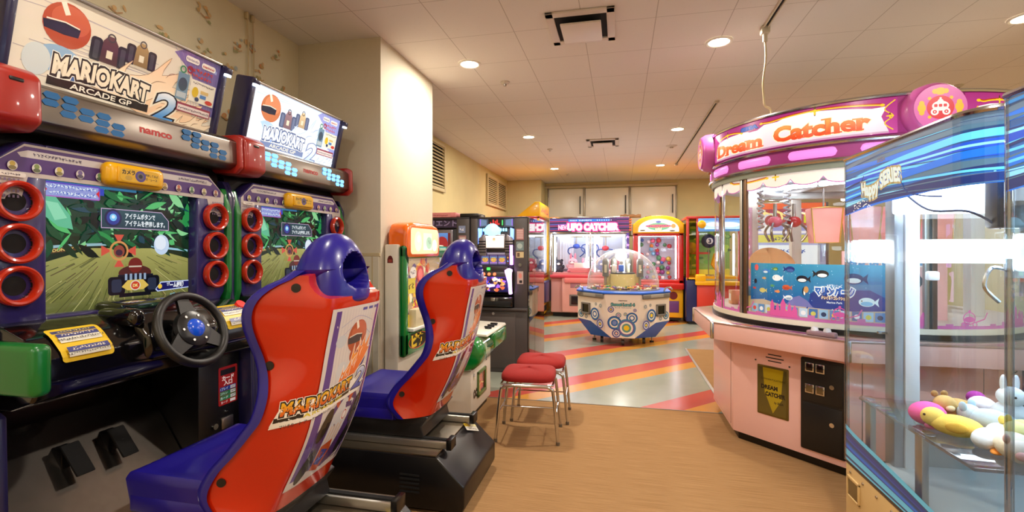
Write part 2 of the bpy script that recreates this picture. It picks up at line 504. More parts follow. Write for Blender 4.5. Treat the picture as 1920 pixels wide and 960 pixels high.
for k in range(150):
    cx, cz = .15 + (k % 25) * .225 + rnd.uniform(-.06, .06), 1.62 + (k // 25) * .225 + rnd.uniform(-.07, .07)
    if cz > 2.87: continue
    for j in range(rnd.randint(4, 8)):
        q, w = rnd.gauss(0, .03), rnd.gauss(0, .036)
        a.ell(cx + q, cz + w, rnd.uniform(.006, .021), rnd.uniform(.005, .016), rnd.choice([(196, 164, 108), (210, 142, 88), (166, 166, 118), (218, 180, 126), (172, 180, 176), (212, 180, 130)]), 9, rnd.uniform(0, 3))
    a.line([(cx - .03, cz - .03), (cx + .01, cz - .045), (cx + .04, cz - .03)], .006, (192, 150, 104))
w_o = a.build('wallpaper_print', wl, lambda u, v, h: V((-2.4295 + h * .2, u - 2.5, v)), art_mat('wallpaper_ink', 0.8))
struct('wall_pillar', MB().box((-2.53, 3.26, 0), (-1.735, 4.27, CEIL), M_PILLAR))
struct('trim_3', MB().box((-2.43, 3.246, 0), (-1.745, 3.262, 1.325), mat('pillar_panel', (206, 198, 178), 0.6)).box((-2.43, 3.243, 1.32), (-1.735, 3.262, 1.345), M_TRIM, .003)
       .box((-2.1, 3.244, 0), (-2.092, 3.247, 1.32), M_TRIM).box((-1.80, 3.244, 0), (-1.79, 3.247, 1.32), M_TRIM))
struct('wall_left_far', MB().box((-2.63, 4.27, 0), (-2.53, N1, CEIL), M_YWALL))
struct('wall_back', MB().box((-1.75, N1, 0), (WALL_E, N1 + .1, CEIL), M_BACKW).box((-2.6, 10.75, 0), (-1.75, N1 + .1, CEIL), M_BACKW))
struct('wall_right', MB().box((WALL_E, S0, 0), (WALL_E + .1, N1 + .1, CEIL), M_BACKW))
struct('wall_front', MB().box((-2.6, S0 - .1, 0), (WALL_E + .1, S0, CEIL), M_WALLPAPER))
struct('trim_4', MB().box((-1.75, N1 - .05, 2.82), (1.27, N1, 2.88), M_TRIM, .006))
M_DOOR = mat('white_door_panel', (232, 224, 206), 0.35)
M_DFR = mat('door_frame_alu', (150, 140, 122), 0.4, 0.6)
for i, (x0, x1, hs) in enumerate(((-1.66, -0.85, 1), (-0.80, 0.19, 1), (0.24, 1.22, 1))):
    d = struct(f'door_{i + 1}', MB().box((x0, N1 - .04, 1.7), (x1, N1 - .002, 2.80), M_DOOR, .008)
               .box((x0 - .03, N1 - .06, 1.7), (x0, N1 - .002, 2.83), M_DFR, .004).box((x1, N1 - .06, 1.7), (x1 + .02, N1 - .002, 2.83), M_DFR, .004), 30)
    hx = x1 - .07
    MB().cyl((hx, N1 - .075, 2.2), (hx, N1 - .075, 2.62), .012, BLACK).cyl((hx, N1 - .08, 2.25), (hx, N1 - .04, 2.25), .008, BLACK).cyl((hx, N1 - .08, 2.57), (hx, N1 - .04, 2.57), .008, BLACK).build('door_handle', d)

# louvred vents high on the far left wall
M_LOUV = mat('louvre_paint', (196, 178, 134), 0.55)
def vent(y0, y1, z0, z1, npan, label):
    t = thing('louvered_vent', label, 'vent', (-2.53, (y0 + y1) / 2, z0), group='louvred vents on the far wall')
    f = MB(); w = (y1 - y0) / npan
    f.box((-2.53, y0, z0), (-2.49, y1, z0 + .05), M_LOUV, .004).box((-2.53, y0, z1 - .05), (-2.49, y1, z1), M_LOUV, .004)
    for k in range(npan + 1): yy = y0 + k * w; f.box((-2.53, yy - .03, z0), (-2.488, yy + .03, z1), M_LOUV, .004)
    f.box((-2.53, y0, z0), (-2.527, y1, z1), DARK)
    f.build('vent_frame', t)
    s = MB(); n = 13
    for k in range(n):
        z = z0 + .07 + (z1 - z0 - .13) * k / (n - 1)
        s.prism([(-2.525, z + .022), (-2.495, z - .012), (-2.49, z - .008), (-2.52, z + .026)], 'y', y0 + .02, y1 - .02, M_LOUV)
    s.build('louvre_slats', t)
vent(5.5, 6.62, 2.2, 2.9, 1, 'cream louvred vent half hidden behind the pale pillar')
vent(8.95, 10.5, 2.24, 2.84, 2, 'double cream louvred vent in the far corner above the yellow crane machine')

# ------------------------------------------------------------------ ceiling fittings
M_LENS = mat('downlight_lens', (255, 236, 205), 0.3, emit=16.0, ecol=(255, 236, 206))
dl0 = None
def downlight(x, y, label, k=1.0):
    t = thing('ceiling_downlight', label, 'light', (x, y, CEIL), group='round recessed downlights')
    MB().lathe([(.098, -.001), (.098, -.008), (.088, -.013), (.076, -.010), (.072, -.002)], (x, y, CEIL), WHITE, seg=32).build('trim_ring', t)
    MB().lathe([(.0001, -.006), (.074, -.006), (.074, -.003)], (x, y, CEIL), M_LENS, seg=28).build('lens', t)
    l = bpy.data.lights.new('lamp', 'AREA'); l.shape = 'DISK'; l.size = 0.14; l.energy = DOWN_W * k; l.color = WARM
    o = bpy.data.objects.new('lamp', l); COL.objects.link(o); o.parent = t; o.location = (0, 0, -0.02)
for (x, y, lb) in ((-1.25, 3.9, 'round warm downlight in the ceiling right beside the pale pillar'),
                   (0.73, 3.9, 'round warm downlight beside the ceiling track with the hanging cable'),
                   (2.69, 3.95, 'round warm downlight above the blue claw machines at the picture edge'),
                   (-1.25, 6.6, 'round warm downlight nearest the pillar in the second row'),
                   (0.73, 6.6, 'round warm downlight beside the long dark ceiling track'),
                   (-1.25, 9.3, 'round warm downlight in the far row above the yellow crane machine'),
                   (0.73, 9.35, 'round warm downlight in the far row above the red and yellow capsule machine')):
    downlight(x, y, lb)
for (x, y) in ((0.73, 1.2), (2.69, 6.6), (2.69, 9.3), (0.73, -1.4), (2.69, 1.2), (-1.25, -1.4)):
    downlight(x, y, 'round warm recessed downlight outside the picture')
downlight(-1.25, 1.2, 'round warm recessed downlight over the racing cabinets, outside the picture', .38)  # continues the grid out of view; added, dimmed, to lighten the left side

def cassette(cx, cy, label):
    t = thing('air_vent_cassette', label, 'vent', (cx, cy, CEIL), group='square ceiling air vents')
    hw, hh = .23, .25
    f = MB()
    for a_, b_ in (((-hw, -hh), (hw, -hh + .06)), ((-hw, hh - .06), (hw, hh)), ((-hw, -hh), (-hw + .055, hh)), ((hw - .055, -hh), (hw, hh))):
        f.box((cx + a_[0], cy + a_[1], CEIL - .016), (cx + b_[0], cy + b_[1], CEIL - .001), mat('vent_frame_white', (216, 206, 196), .5), .004)
    f.build('vent_frame', t)
    MB().box((cx - .18, cy - .195, CEIL - .004), (cx + .18, cy + .195, CEIL - .0015), DARK).build('duct_opening', t)
    MB().box((cx - .138, cy - .15, CEIL - .05), (cx + .138, cy + .15, CEIL - .036), mat('vent_plate_white', (226, 218, 210), .45), .005).cyl((cx - .1, cy, CEIL - .04), (cx - .1, cy, CEIL - .003), .008, STEEL).cyl((cx + .1, cy, CEIL - .04), (cx + .1, cy, CEIL - .003), .008, STEEL).build('deflector_plate', t)
cassette(-.265, 3.42, 'square white ceiling air vent with a drop plate, the large near one')
cassette(-.25, 7.2, 'square white ceiling air vent with a drop plate, farther down the hall')

def sprinkler(x, y, label, r=.045):
    t = thing('ceiling_sensor', label, 'sensor', (x, y, CEIL), group='small round ceiling sensors')
    MB().lathe([(.0001, -.022), (r * .55, -.02), (r * .8, -.012), (r, -.003), (r, -.001)], (x, y, CEIL), mat('sensor_cream', (204, 196, 182), .5), seg=20).build('sensor_body', t)
    MB().lathe([(.0001, -.04), (r * .3, -.038), (r * .34, -.02), (r * .2, -.018)], (x, y, CEIL), STEEL, seg=14).build('sensor_tip', t)
sprinkler(-1.06, 4.4, 'small round ceiling sensor between the near downlight and the second row')
sprinkler(-1.08, 7.5, 'small round ceiling sensor past the second-row downlight on the vent side')
sprinkler(-1.08, 10.0, 'tiny round ceiling sensor close to the back wall')
sprinkler(0.76, 7.65, 'wide round ceiling sensor beside the long dark track', .085)
sprinkler(3.17, 5.45, 'small dark ceiling sensor above the round pink crane machine')

def track(y0, y1, label):
    t = thing('ceiling_track', label, 'track', (1.0, y0, CEIL), group='slim power tracks on the ceiling')
    MB().box((0.982, y0, CEIL - .018), (0.99, y1, CEIL - .001), mat('track_cream', (206, 196, 176), .5)).box((1.01, y0, CEIL - .018), (1.018, y1, CEIL - .001), MATS['track_cream']).box((0.98, y0 - .03, CEIL - .024), (1.02, y0, CEIL - .001), MATS['track_cream'], .004).build('track_rail', t)
    MB().box((0.99, y0, CEIL - .006), (1.01, y1, CEIL - .0015), DARK).build('track_slot', t)
    if y1 < 4: MB().box((0.972, y1, CEIL - .055), (1.028, y1 + .06, CEIL - .001), MATS['track_cream'], .008).cyl((1.0, y1 + .03, CEIL - .055), (1.0, y1 + .03, CEIL - .11), .016, MATS['track_cream']).build('track_plug', t)
    else: MB().box((0.975, y1, CEIL - .04), (1.025, y1 + .06, CEIL - .001), MATS['track_cream'], .006).build('end_cap', t)
track(1.6, 3.68, 'slim dark ceiling track ending in a plug with a hanging cable')
track(5.46, 9.2, 'long slim dark ceiling track running to the far back')
M_CORD = mat('cream_cable', (196, 178, 140), .5)
o = MB().tube([(1.0, 3.71, CEIL - .10), (1.005, 3.71, 2.72), (0.99, 3.72, 2.56), (1.0, 3.74, 2.46), (1.01, 3.75, 2.40), (1.045, 3.77, 2.385), (1.06, 3.78, 2.35), (1.06, 3.78, 2.2)], .007, M_CORD, smooth=6).build('power_cable', None, org=(1.06, 3.78, 2.2))
tag(o, 'thin cream cable hanging from the ceiling track to the round pink crane machine', 'cable')
for dy, n_ in ((0, 'straight thin cream cable running down the wallpaper'), (.05, 'wavy thin cream cable beside the straight one on the wallpaper')):
    o = MB().tube([(-2.415, 2.72 + dy, 2.949), (-2.415, 2.73 + dy, 2.6), (-2.415, 2.70 + dy * 1.5, 2.2), (-2.415, 2.72 + dy, 1.9)], .0045, M_CORD, smooth=6).box((-2.43, 2.708 + dy, 2.90), (-2.405, 2.73 + dy, 2.945), M_CORD, .005).build('wall_cable', None, org=(-2.415, 2.72 + dy, 1.9))
    tag(o, n_, 'cable')
# ------------------------------------------------------------------ the two racing cabinets
M_NAVY = mat('navy_plastic', (30, 27, 66), 0.3, coat=0.3)
M_PURPLE = mat('purple_bezel_plastic', (44, 36, 96), 0.28, coat=0.4)
M_RINGRED = mat('red_ring_plastic', (176, 40, 16), 0.22, coat=0.5)
M_CORNER = mat('dark_red_plastic', (158, 34, 24), 0.3, coat=0.3)
M_GREENP = mat('green_plastic', (12, 106, 40), 0.3, coat=0.3)
M_YEL = mat('yellow_plastic', (226, 168, 12), 0.3, coat=0.3)
M_ORANGE = mat('glossy_orange_shell', (196, 36, 4), 0.16, coat=0.8)
M_BLUESEAT = mat('blue_seat_plastic', (32, 24, 136), 0.3, coat=0.25)
M_STEELPLATE = mat('brushed_footplate', (128, 120, 112), 0.26, 1.0, noise=0.06, nscale=40)
M_BOLT = mat('dark_bolt', (24, 18, 16), 0.4)

def flame(a, x0, y0, s, cols, tilt=0.0):
    """cartoon flame tongues streaming to the right"""
    base = [(0, 0), (.28, .12), (.52, .34), (.44, .18), (.72, .24), (1.0, .52), (.9, .28), (1.22, .40), (1.06, .18), (1.40, .22), (1.1, .02), (1.2, -.06), (.7, -.1), (.2, -.08)]
    base = [(p.x, p.y) for p in spline([V((p[0], p[1], 0)) for p in base], 3, True)]
    c, q = math.cos(tilt), math.sin(tilt)
    P = [(x0 + s * (p[0] * c - p[1] * q), y0 + s * (p[0] * q + p[1] * c)) for p in base]
    a.poly(P, cols[1], cols[2]); a.line(P + [P[0]], .0022, cols[0])
    for (x, y, L) in ((.45, .06, .22), (.75, .12, .22), (.95, .26, .16)):
        K = [(x, y), (x + L * .4, y + .07), (x + L, y + .09)]
        a.line([(x0 + s * (p[0] * c - p[1] * q), y0 + s * (p[0] * q + p[1] * c)) for p in K], .0034, cols[0], 4, True)

def two(a, x, y, h, edge, c1, c2, out=(250, 248, 240)):
    for k, (e, c) in enumerate(((.10, out), (.062, edge))):
        a.text('2', x, y, h, c, bold=e, shear=.22, w=h * .82)
    a.text('2', x, y, h, c1, bold=.028, col2=c2, shear=.22, w=h * .80)

def helmet(a, x, y, r, c=(176, 74, 48)):
    """plain full-face racing helmet with a dark visor"""
    a.ell(x, y, r, r * .95, c, 26); a.ell(x + r * .12, y + r * .25, r * .8, r * .62, tuple(min(255, v + 18) for v in c), 24)
    a.poly([(x - r * .98, y - r * .05), (x - r * .1, y + r * .1), (x + r * .55, y + .02 * r), (x + r * .5, y - r * .35), (x - r * .1, y - r * .42), (x - r * .9, y - r * .38)], (40, 44, 60))
    a.line([(x - r * .85, y + .02 * r), (x - r * .1, y + .12 * r), (x + r * .5, y + .05 * r)], r * .06, (232, 224, 206))
    a.line([(x - r * .3, y + r * .92), (x - r * .05, y + r * .45)], r * .22, (238, 226, 206))

def header_art(lit):
    W, H = .86, .385
    a = Art()
    if lit: w1, w2, w3, ink, pale = (222, 236, 252), (250, 253, 255), (190, 208, 236), (92, 110, 150), (236, 244, 255)  # backlight glare put into the print as paler, bluer colours
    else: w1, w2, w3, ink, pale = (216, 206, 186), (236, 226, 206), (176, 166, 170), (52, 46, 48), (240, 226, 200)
    a.rect(0, 0, W, H, w2, w1)
    for k in range(16):
        y = rnd.uniform(.05, .36); x = rnd.uniform(0, .3)
        a.line([(x, y), (x + rnd.uniform(.1, .5), y + rnd.uniform(-.01, .02))], .0022, w3)
    a.poly([(.60, .36), (.645, H), (W, H), (W, .13), (.80, .13), (.70, .30)], (116, 104, 156) if not lit else (150, 156, 214))
    for k in range(9): a.line([(.60 + k * .03, .384), (.66 + k * .024, .30), (.74 + k * .014, .14)], .0015, (150, 138, 176) if not lit else (190, 196, 236), 4)
    helmet(a, .165, .285, .082, (178, 78, 50) if not lit else (198, 118, 78))
    a.ell(.155, .16, .075, .05, (146, 178, 206) if not lit else (176, 206, 240)); a.ell(.085, .14, .045, .055, (206, 214, 212) if not lit else (226, 240, 255)); a.ell(.20, .13, .05, .03, (74, 112, 170) if not lit else (120, 160, 226))
    # racing karts seen from the front
    for (x, y, s, c) in ((.325, .255, 1.0, (96, 64, 72)), (.455, .285, .9, (170, 140, 96))):
        dk = (44, 44, 54) if not lit else (84, 96, 126)
        lc = c if not lit else tuple(min(255, v + 60) for v in c)
        for d in (-1, 1): a.rrect(x + d * .052 * s - .022 * s, y - .055 * s, x + d * .052 * s + .022 * s, y + .035 * s, .014 * s, dk); a.rrect(x + d * .052 * s - .010 * s, y - .045 * s, x + d * .052 * s + .010 * s, y + .025 * s, .006 * s, tuple(v + 26 for v in dk))
        a.poly([(x - .035 * s, y - .05 * s), (x + .035 * s, y - .05 * s), (x + .03 * s, y + .03 * s), (x + .012 * s, y + .055 * s), (x - .012 * s, y + .055 * s), (x - .03 * s, y + .03 * s)], tuple(int(v * .8) for v in lc), lc)
        a.line([(x - .07 * s, y - .058 * s), (x + .07 * s, y - .058 * s)], .010 * s, (206, 196, 176) if not lit else (226, 238, 255)); a.ring(x, y + .05 * s, .012 * s, .017 * s, (70, 66, 70), 16); a.rect(x - .012 * s, y - .03 * s, x + .012 * s, y + .0, (226, 216, 190))
    fl = ((244, 226, 198), (240, 200, 160), (246, 216, 180)) if not lit else ((226, 238, 252), (206, 224, 248), (236, 246, 255))
    ed = (150, 120, 96) if not lit else (156, 170, 206)
    flame(a, .24, .125, .36, (ed, fl[0], fl[1]), .04); flame(a, .42, .085, .30, (ed, fl[1], fl[2]), -.10); flame(a, .60, .02, .20, (ed, fl[0], fl[2]), .1)
    # title
    a.poly([(.125, .105), (.505, .045), (.505, .012), (.125, .072)], w2)
    a.poly([(.125, .098), (.52, .098), (.52, .066), (.125, .066)], (36, 32, 34) if not lit else (120, 136, 176))
    a.text('ARCADE GP', .325, .082, .020, (240, 232, 214), .02, w=.24)
    bend = lambda x, y: (x, y + .010 * math.cos(x * 9) + (0.004 if int(abs(x) * 40) % 2 else 0))
    a.text('MARIOKART', .325, .140, .064, pale, .045, w=.37, out=[(.115, (250, 244, 232)), (.085, ink)], fn=bend)
    a.text('マリオカート アーケードグランプリ', .275, .046, .017, (40, 36, 36) if not lit else (110, 124, 160), .01, w=.30)
    two(a, .60, .105, .125, (30, 34, 46) if not lit else (120, 136, 176), (50, 130, 206) if not lit else (190, 214, 246), (236, 240, 244), pale)
    # badges and the side notice
    a.rrect(.66, .342, .735, .368, .011, (232, 226, 214)); a.text('Nintendo', .6975, .355, .0115, (86, 74, 120), .015, w=.064)
    a.rrect(.75, .338, .832, .364, .011, (232, 226, 214)); a.text('namco', .791, .351, .012, (170, 40, 40), .03, w=.066)
    a.scrib(.755, .318, .14, .019, (196, 66, 40), 5); a.scrib(.755, .294, .13, .017, (196, 66, 40), 6)
    a.rect(.635, .165, .695, .285, (110, 140, 160)); a.ell(.665, .235, .024, .03, (66, 82, 96)); a.rect(.64, .175, .69, .2, (176, 186, 190)); a.ring(.655, .30, .010, .017, (64, 130, 96)); a.ring(.69, .31, .010, .017, (146, 46, 66))
    a.rect(.705, .175, .85, .275, (226, 220, 200)); a.scrib(.778, .262, .12, .010, (60, 56, 60))
    a.ell(.735, .22, .018, .024, (210, 176, 40)); a.rect(.765, .20, .80, .216, (70, 120, 176)); a.rect(.765, .222, .81, .236, (206, 176, 110)); a.ell(.75, .19, .012, .010, (44, 60, 96)); a.ell(.82, .19, .022, .010, (196, 66, 56))
    a.rect(.65, .115, .84, .155, (146, 66, 84)); a.rect(.655, .12, .835, .145, (222, 206, 200)); a.scrib(.745, .132, .17, .010, (70, 50, 70), 8)
    return a, W, H

def screen_art():
    W, H = .605, .475
    a = Art(); R = random.Random(5)
    a.rect(0, 0, W, H, (30, 66, 40), (16, 52, 36))
    a.poly([(0, 0), (W, 0), (W, .185), (.42, .235), (.18, .235), (0, .18)], (96, 100, 52), (176, 172, 96))
    for k in range(150):
        y = R.uniform(0, .2); x = R.uniform(0, .55); L = R.uniform(.03, .12)
        vx, vy = x - .29, y - .25; n = math.hypot(vx, vy)
        a.line([(x, y), (x + vx / n * L, max(0, y + vy / n * L))], R.uniform(.003, .010), R.choice([(150, 146, 78), (120, 116, 60), (190, 186, 122), (84, 88, 44), (166, 150, 96), (96, 80, 50), (70, 66, 40)]), taper=True)
    a.poly([(0, .17), (0, .26), (.17, .27), (.26, .245), (.36, .245), (W, .27), (W, .18), (.42, .225), (.18, .225)], (22, 40, 24))
    a.line([(0, .225), (.12, .235), (.24, .24)], .010, (150, 190, 200)); a.line([(.42, .235), (.5, .225), (.6, .215)], .009, (150, 200, 220))
    a.poly([(.03, .205), (.16, .222), (.16, .238), (.03, .222)], (96, 66, 40)); a.text('DONKEY KO', .096, .222, .010, (236, 206, 120), .02, w=.10, rot=.12)
    a.poly([(0, .20), (.03, .204), (.03, .226), (0, .223)], (120, 206, 226))
    # leaves
    for k in range(230):
        x, y = R.uniform(-.02, W + .02), R.uniform(.24, H)
        L, w = R.uniform(.02, .12), R.uniform(.004, .022); an = R.uniform(-.9, .5) if R.random() < .6 else R.uniform(0, 6.28)
        c = R.choice([(12, 52, 36), (14, 76, 46), (22, 104, 58), (44, 146, 76), (84, 190, 110), (22, 66, 84), (8, 26, 22), (10, 34, 38), (6, 20, 16), (20, 50, 30), (10, 60, 50), (140, 216, 150)])
        pts = []
        for t in range(9):
            f = t / 8; pts.append((f * L, w * math.sin(PI * f) * (1 - .3 * f)))
        for t in range(7, 0, -1):
            f = t / 8; pts.append((f * L, -w * math.sin(PI * f) * (1 - .3 * f)))
        P = [(min(W, max(0, x + p * math.cos(an) - q * math.sin(an))), min(H, max(.19, y + p * math.sin(an) + q * math.cos(an)))) for p, q in pts]
        a.poly(P, c)
    a.poly([(.0, .40), (.05, .405), (.10, .34), (.11, .29), (.06, .30), (.01, .34)], (96, 190, 150)); a.poly([(.02, .385), (.06, .38), (.09, .33), (.05, .32)], (140, 220, 180))
    a.rect(0, H - .055, .22, H - .02, (44, 70, 190)); a.rect(0, H - .03, .35, H - .02, (60, 120, 160)); a.rect(0, H - .02, W, H, (8, 14, 16))
    a.rrect(.006, .40, .205, .452, .006, (170, 96, 190), (96, 80, 190)); a.rect(.012, .404, .199, .446, (150, 160, 220))
    a.scrib(.105, .437, .17, .014, (70, 96, 190), 1); a.scrib(.11, .415, .16, .014, (70, 96, 190), 2); a.scrib(.105, .4375, .17, .012, (236, 248, 255), 1); a.scrib(.11, .4155, .16, .012, (236, 248, 255), 2)
    a.poly([(.012, .41), (.024, .424), (.012, .436)], (220, 40, 50)); a.poly([(.199, .41), (.187, .424), (.199, .436)], (220, 40, 50))
    # message box
    a.poly([(.205, .30), (.495, .30), (.495, .34), (.46, .375), (.205, .375)], (196, 170, 206)); a.poly([(.208, .303), (.492, .303), (.492, .339), (.459, .372), (.208, .372)], (36, 62, 78), (30, 74, 84))
    a.ring(.252, .34, .026, .034, (34, 30, 74)); a.ell(.252, .34, .026, .026, (46, 60, 150)); a.ell(.252, .342, .014, .014, (120, 200, 255)); a.ell(.252, .344, .007, .007, (220, 246, 255))
    a.text('アイテムボタンで', .30, .350, .017, (240, 250, 255), .03, w=.13, align='l'); a.text('アイテムを使用します。', .30, .322, .017, (240, 250, 255), .03, w=.175, align='l')
    # target mark
    for an in range(4):
        t = an * PI / 2 + .0; cx, cy = .275 + .055 * math.cos(t), .215 + .05 * math.sin(t)
        a.poly([(.275 + .03 * math.cos(t), .215 + .028 * math.sin(t)), (cx - .02 * math.sin(t) + .014 * math.cos(t), cy + .02 * math.cos(t) + .012 * math.sin(t)), (cx + .02 * math.sin(t) + .014 * math.cos(t), cy - .02 * math.cos(t) + .012 * math.sin(t))], (214, 84, 66))
    a.ring(.275, .215, .030, .038, (214, 150, 84)); a.ell(.275, .213, .022, .024, (150, 70, 56)); a.ell(.275, .208, .014, .012, (66, 40, 60))
    a.ell(.46, .24, .036, .042, (200, 220, 246)); a.ell(.455, .247, .026, .03, (232, 242, 255)); a.line([(.44, .22), (.46, .215), (.48, .225)], .006, (196, 214, 240))
    # the kart from behind
    a.ell(.342, .128, .070, .03, (84, 40, 34)); a.ell(.342, .158, .030, .030, (120, 40, 30)); a.rect(.315, .150, .369, .156, (206, 190, 170)); a.rect(.27, .075, .42, .122, (26, 28, 38))
    for x in (.265, .415): a.rrect(x - .034, .045, x + .034, .115, .014, (16, 18, 26)); a.rrect(x - .02, .055, x + .02, .105, .01, (44, 52, 72))
    for k in range(5): a.rect(.298 + k * .02, .100, .308 + k * .02, .125, (150, 170, 196))
    a.poly([(.285, .075), (.31, .10), (.375, .10), (.40, .075), (.375, .06), (.31, .06)], (224, 190, 90)); a.ell(.342, .078, .022, .020, (226, 214, 196)); a.ell(.342, .078, .018, .016, (206, 66, 40)); a.text('DK', .342, .078, .011, (246, 226, 140), .04)
    a.rect(.275, .035, .41, .05, (16, 18, 24))
    a.poly([(.43, .055), (.455, .085), (.595, .085), (.595, .052), (.44, .045)], (196, 214, 255)); a.poly([(.435, .058), (.458, .081), (.595, .081), (.595, .056), (.442, .049)], (30, 30, 96)); a.ell(.452, .066, .010, .010, (246, 206, 70)); a.text('ゲーム説明', .525, .068, .017, (246, 250, 255), .05, w=.085)
    a.scrib(.53, .03, .06, .009, (150, 220, 246), 5)
    return a, W, H

SEAT_F = [(.46, -1.12), (.54, -1.19), (.626, -1.155), (.70, -1.085), (.775, -1.02), (.82, -.985), (.89, -.965), (.945, -.972), (1.0, -.99), (1.08, -1.012), (1.15, -1.02), (1.20, -1.0), (1.25, -.945), (1.29, -.86)]
SEAT_B = [(.46, -1.0), (.54, -.965), (.626, -.922), (.70, -.888), (.775, -.86), (.82, -.848), (.89, -.828), (.945, -.816), (1.0, -.806), (1.08, -.79), (1.15, -.775), (1.20, -.768), (1.25, -.775), (1.29, -.80)]
WB = .165
def seat_wf(z): return .25 - .028 * math.exp(-((z - 1.0) / .09) ** 2) - .05 * max(0, (z - 1.2) / .09) ** 2
def seat_section(z, u, out=0.0):
    """point on the rear shell: u is the distance from the centre line measured around the shell"""
    F, B, wf = sinterp(SEAT_F, z), sinterp(SEAT_B, z), seat_wf(z)
    wb = WB - .03 * max(0, (z - 1.2) / .09)
    s = -1 if u < 0 else 1; au = abs(u)
    L = math.hypot(B - F, wf - wb)
    if au <= wb: x, y = B - .012 * (au / wb) ** 4, au; nx, ny = 1.0, .15 * (au / wb) ** 3
    else:
        t = min(1, (au - wb) / L); x = B - .012 * (1 - t) + (F - B) * t; y = wb + (wf - wb) * t; nx, ny = (wf - wb) / L, (B - F) / L
        y += .012 * math.sin(PI * t)
    return x + nx * out, s * (y + ny * out)

def racer(Yc, dx, lit, lab, grp):
    t = thing('racing_game_cabinet', lab, 'arcade machine', (-1.6, Yc, 0), group=grp)
    y0, y1 = Yc - .515, Yc + .515
    # body and base
    MB().prism([(-2.40, 0), (-2.22, 0), (-2.22, .80), (-2.02, .90), (-2.02, 1.74), (-2.06, 1.80), (-2.40, 1.80)], 'y', y0 + .02, y1 - .02, BLACK).build('cabinet_body', t)
    for ya in (y0, y1 - .022):
        MB().prism([(-2.41, 0), (-1.82, 0), (-1.80, .12), (-1.82, .86), (-1.95, .93), (-1.95, 1.64), (-1.99, 1.72), (-2.41, 1.76)], 'y', ya, ya + .022, M_NAVY, .004).build('side_panel', t)
    for ya in (y0 + .002, y1 - .062):
        MB().box((-2.0, ya, .925), (-1.69, ya + .06, 1.085), M_GREENP, .022, 3).prism([(-2.02, 1.06), (-1.96, 1.06), (-1.935, 1.16), (-1.935, 1.56), (-1.97, 1.68), (-2.02, 1.68)], 'y', ya + .012, ya + .048, M_GREENP, .008).build('side_guard', t)
    # monitor surround
    q = MB(); zb, zt, xo, xi = 1.095, 1.735, -1.95, -2.03
    sy0, sy1, sz0, sz1 = Yc - .303, Yc + .303, 1.138, 1.640
    by0, by1 = y0 + .045, y1 - .045
    q.prism([(by0, zb + .07), (by0 + .05, zb), (sy0, zb), (sy0, zt), (by0 + .10, zt), (by0, zt - .09)], 'x', xi, xo, M_PURPLE, .010)
    q.prism([(by1, zb + .07), (by1 - .05, zb), (sy1, zb), (sy1, zt), (by1 - .10, zt), (by1, zt - .09)], 'x', xi, xo, M_PURPLE, .010)
    q.prism([(sy0 - .005, zb), (sy1 + .005, zb), (sy1 + .005, sz0), (sy0 - .005, sz0)], 'x', xi, xo, M_PURPLE, .008)
    q.prism([(sy0 - .005, sz1), (sy1 + .005, sz1), (sy1 + .005, zt), (sy0 - .005, zt)], 'x', xi, xo, M_PURPLE, .008)
    bz = q.build('monitor_bezel', t)
    MB().box((-2.03, sy0 - .004, sz0 - .004), (-2.002, sy1 + .004, sz1 + .004), BLACK).build('screen_backing', bz)
    a, W, H = screen_art()
    a.build('game_screen', t, (lambda u, v, h: V((-1.9994 + h, sy0 + u, sz0 + v * .502 / .475))), art_mat('lit_screen', .15, emit=.74, base=.03), eps=2e-5)
    # sticker band round the top of the screen
    a = Art(); bw = by1 - by0
    a.poly([(.012, .12), (.05, .155), (.10, .20), (bw - .10, .20), (bw - .05, .155), (bw - .012, .12), (bw - .012, .01), (bw - .09, .01), (bw - .11, .09), (.11, .09), (.09, .01), (.012, .01)], (186, 176, 170))
    a.poly([(.03, .135), (.10, .192), (bw - .10, .192), (bw - .03, .135), (bw - .03, .105), (.03, .105)], (74, 42, 108))
    a.poly([(.08, .168), (.11, .18), (bw - .11, .18), (bw - .08, .168), (bw - .09, .155), (.09, .155)], (190, 182, 180))
    a.scrib(.20, .168, .15, .011, (60, 44, 84), 3); a.scrib(bw - .19, .168, .15, .011, (60, 44, 84), 4)
    for k in range(13):
        if 5 <= k <= 7: continue
        x = .065 + k * (bw - .13) / 12
        c = [(206, 170, 50), (120, 140, 60), (210, 180, 60), (110, 84, 150), (90, 140, 80), (206, 140, 140), (0, 0, 0), (0, 0, 0), (206, 160, 60), (196, 90, 60), (80, 140, 80), (206, 190, 120), (190, 110, 80)][k]
        c = tuple(int(v * .75 + 30) for v in c); a.ell(x, .122, .014, .016, (206, 198, 190), 16); a.ell(x, .128, .008, .009, c, 12); a.ell(x, .115, .011, .007, tuple(v // 2 + 30 for v in c), 12)
    for k in range(24): a.rect(.016 + (k % 6) * .012, .016 + (k // 6) * .018, .022 + (k % 6) * .012, .025 + (k // 6) * .018, (108, 92, 120)); a.rect(bw - .086 + (k % 6) * .012, .016 + (k // 6) * .018, bw - .080 + (k % 6) * .012, .025 + (k // 6) * .018, (108, 92, 120))
    a.rrect(.02, .085, .10, .10, .006, (214, 206, 198)); a.scrib(.06, .0925, .05, .007, (70, 60, 80))
    a.build('bezel_sticker', bz, plane_map((-1.9495, by0, 1.525), Y1, Z1), PRINT)
    # ring speakers
    for yy in (Yc - .397, Yc + .397):
        for zz in (1.25, 1.39, 1.53):
            MB().lathe([(.046, -.03), (.046, -.005), (.0475, .006), (.053, .014), (.060, .016), (.066, .011), (.068, .001), (.066, -.012)], (-1.932, yy, zz), M_RINGRED, 'x', 36).lathe([(.0001, -.024), (.020, -.026), (.046, -.03), (.046, -.02)], (-1.922, yy, zz), DARK, 'x', 28).build('ring_speaker', t)
    # yellow camera pod
    yc = Yc - .012
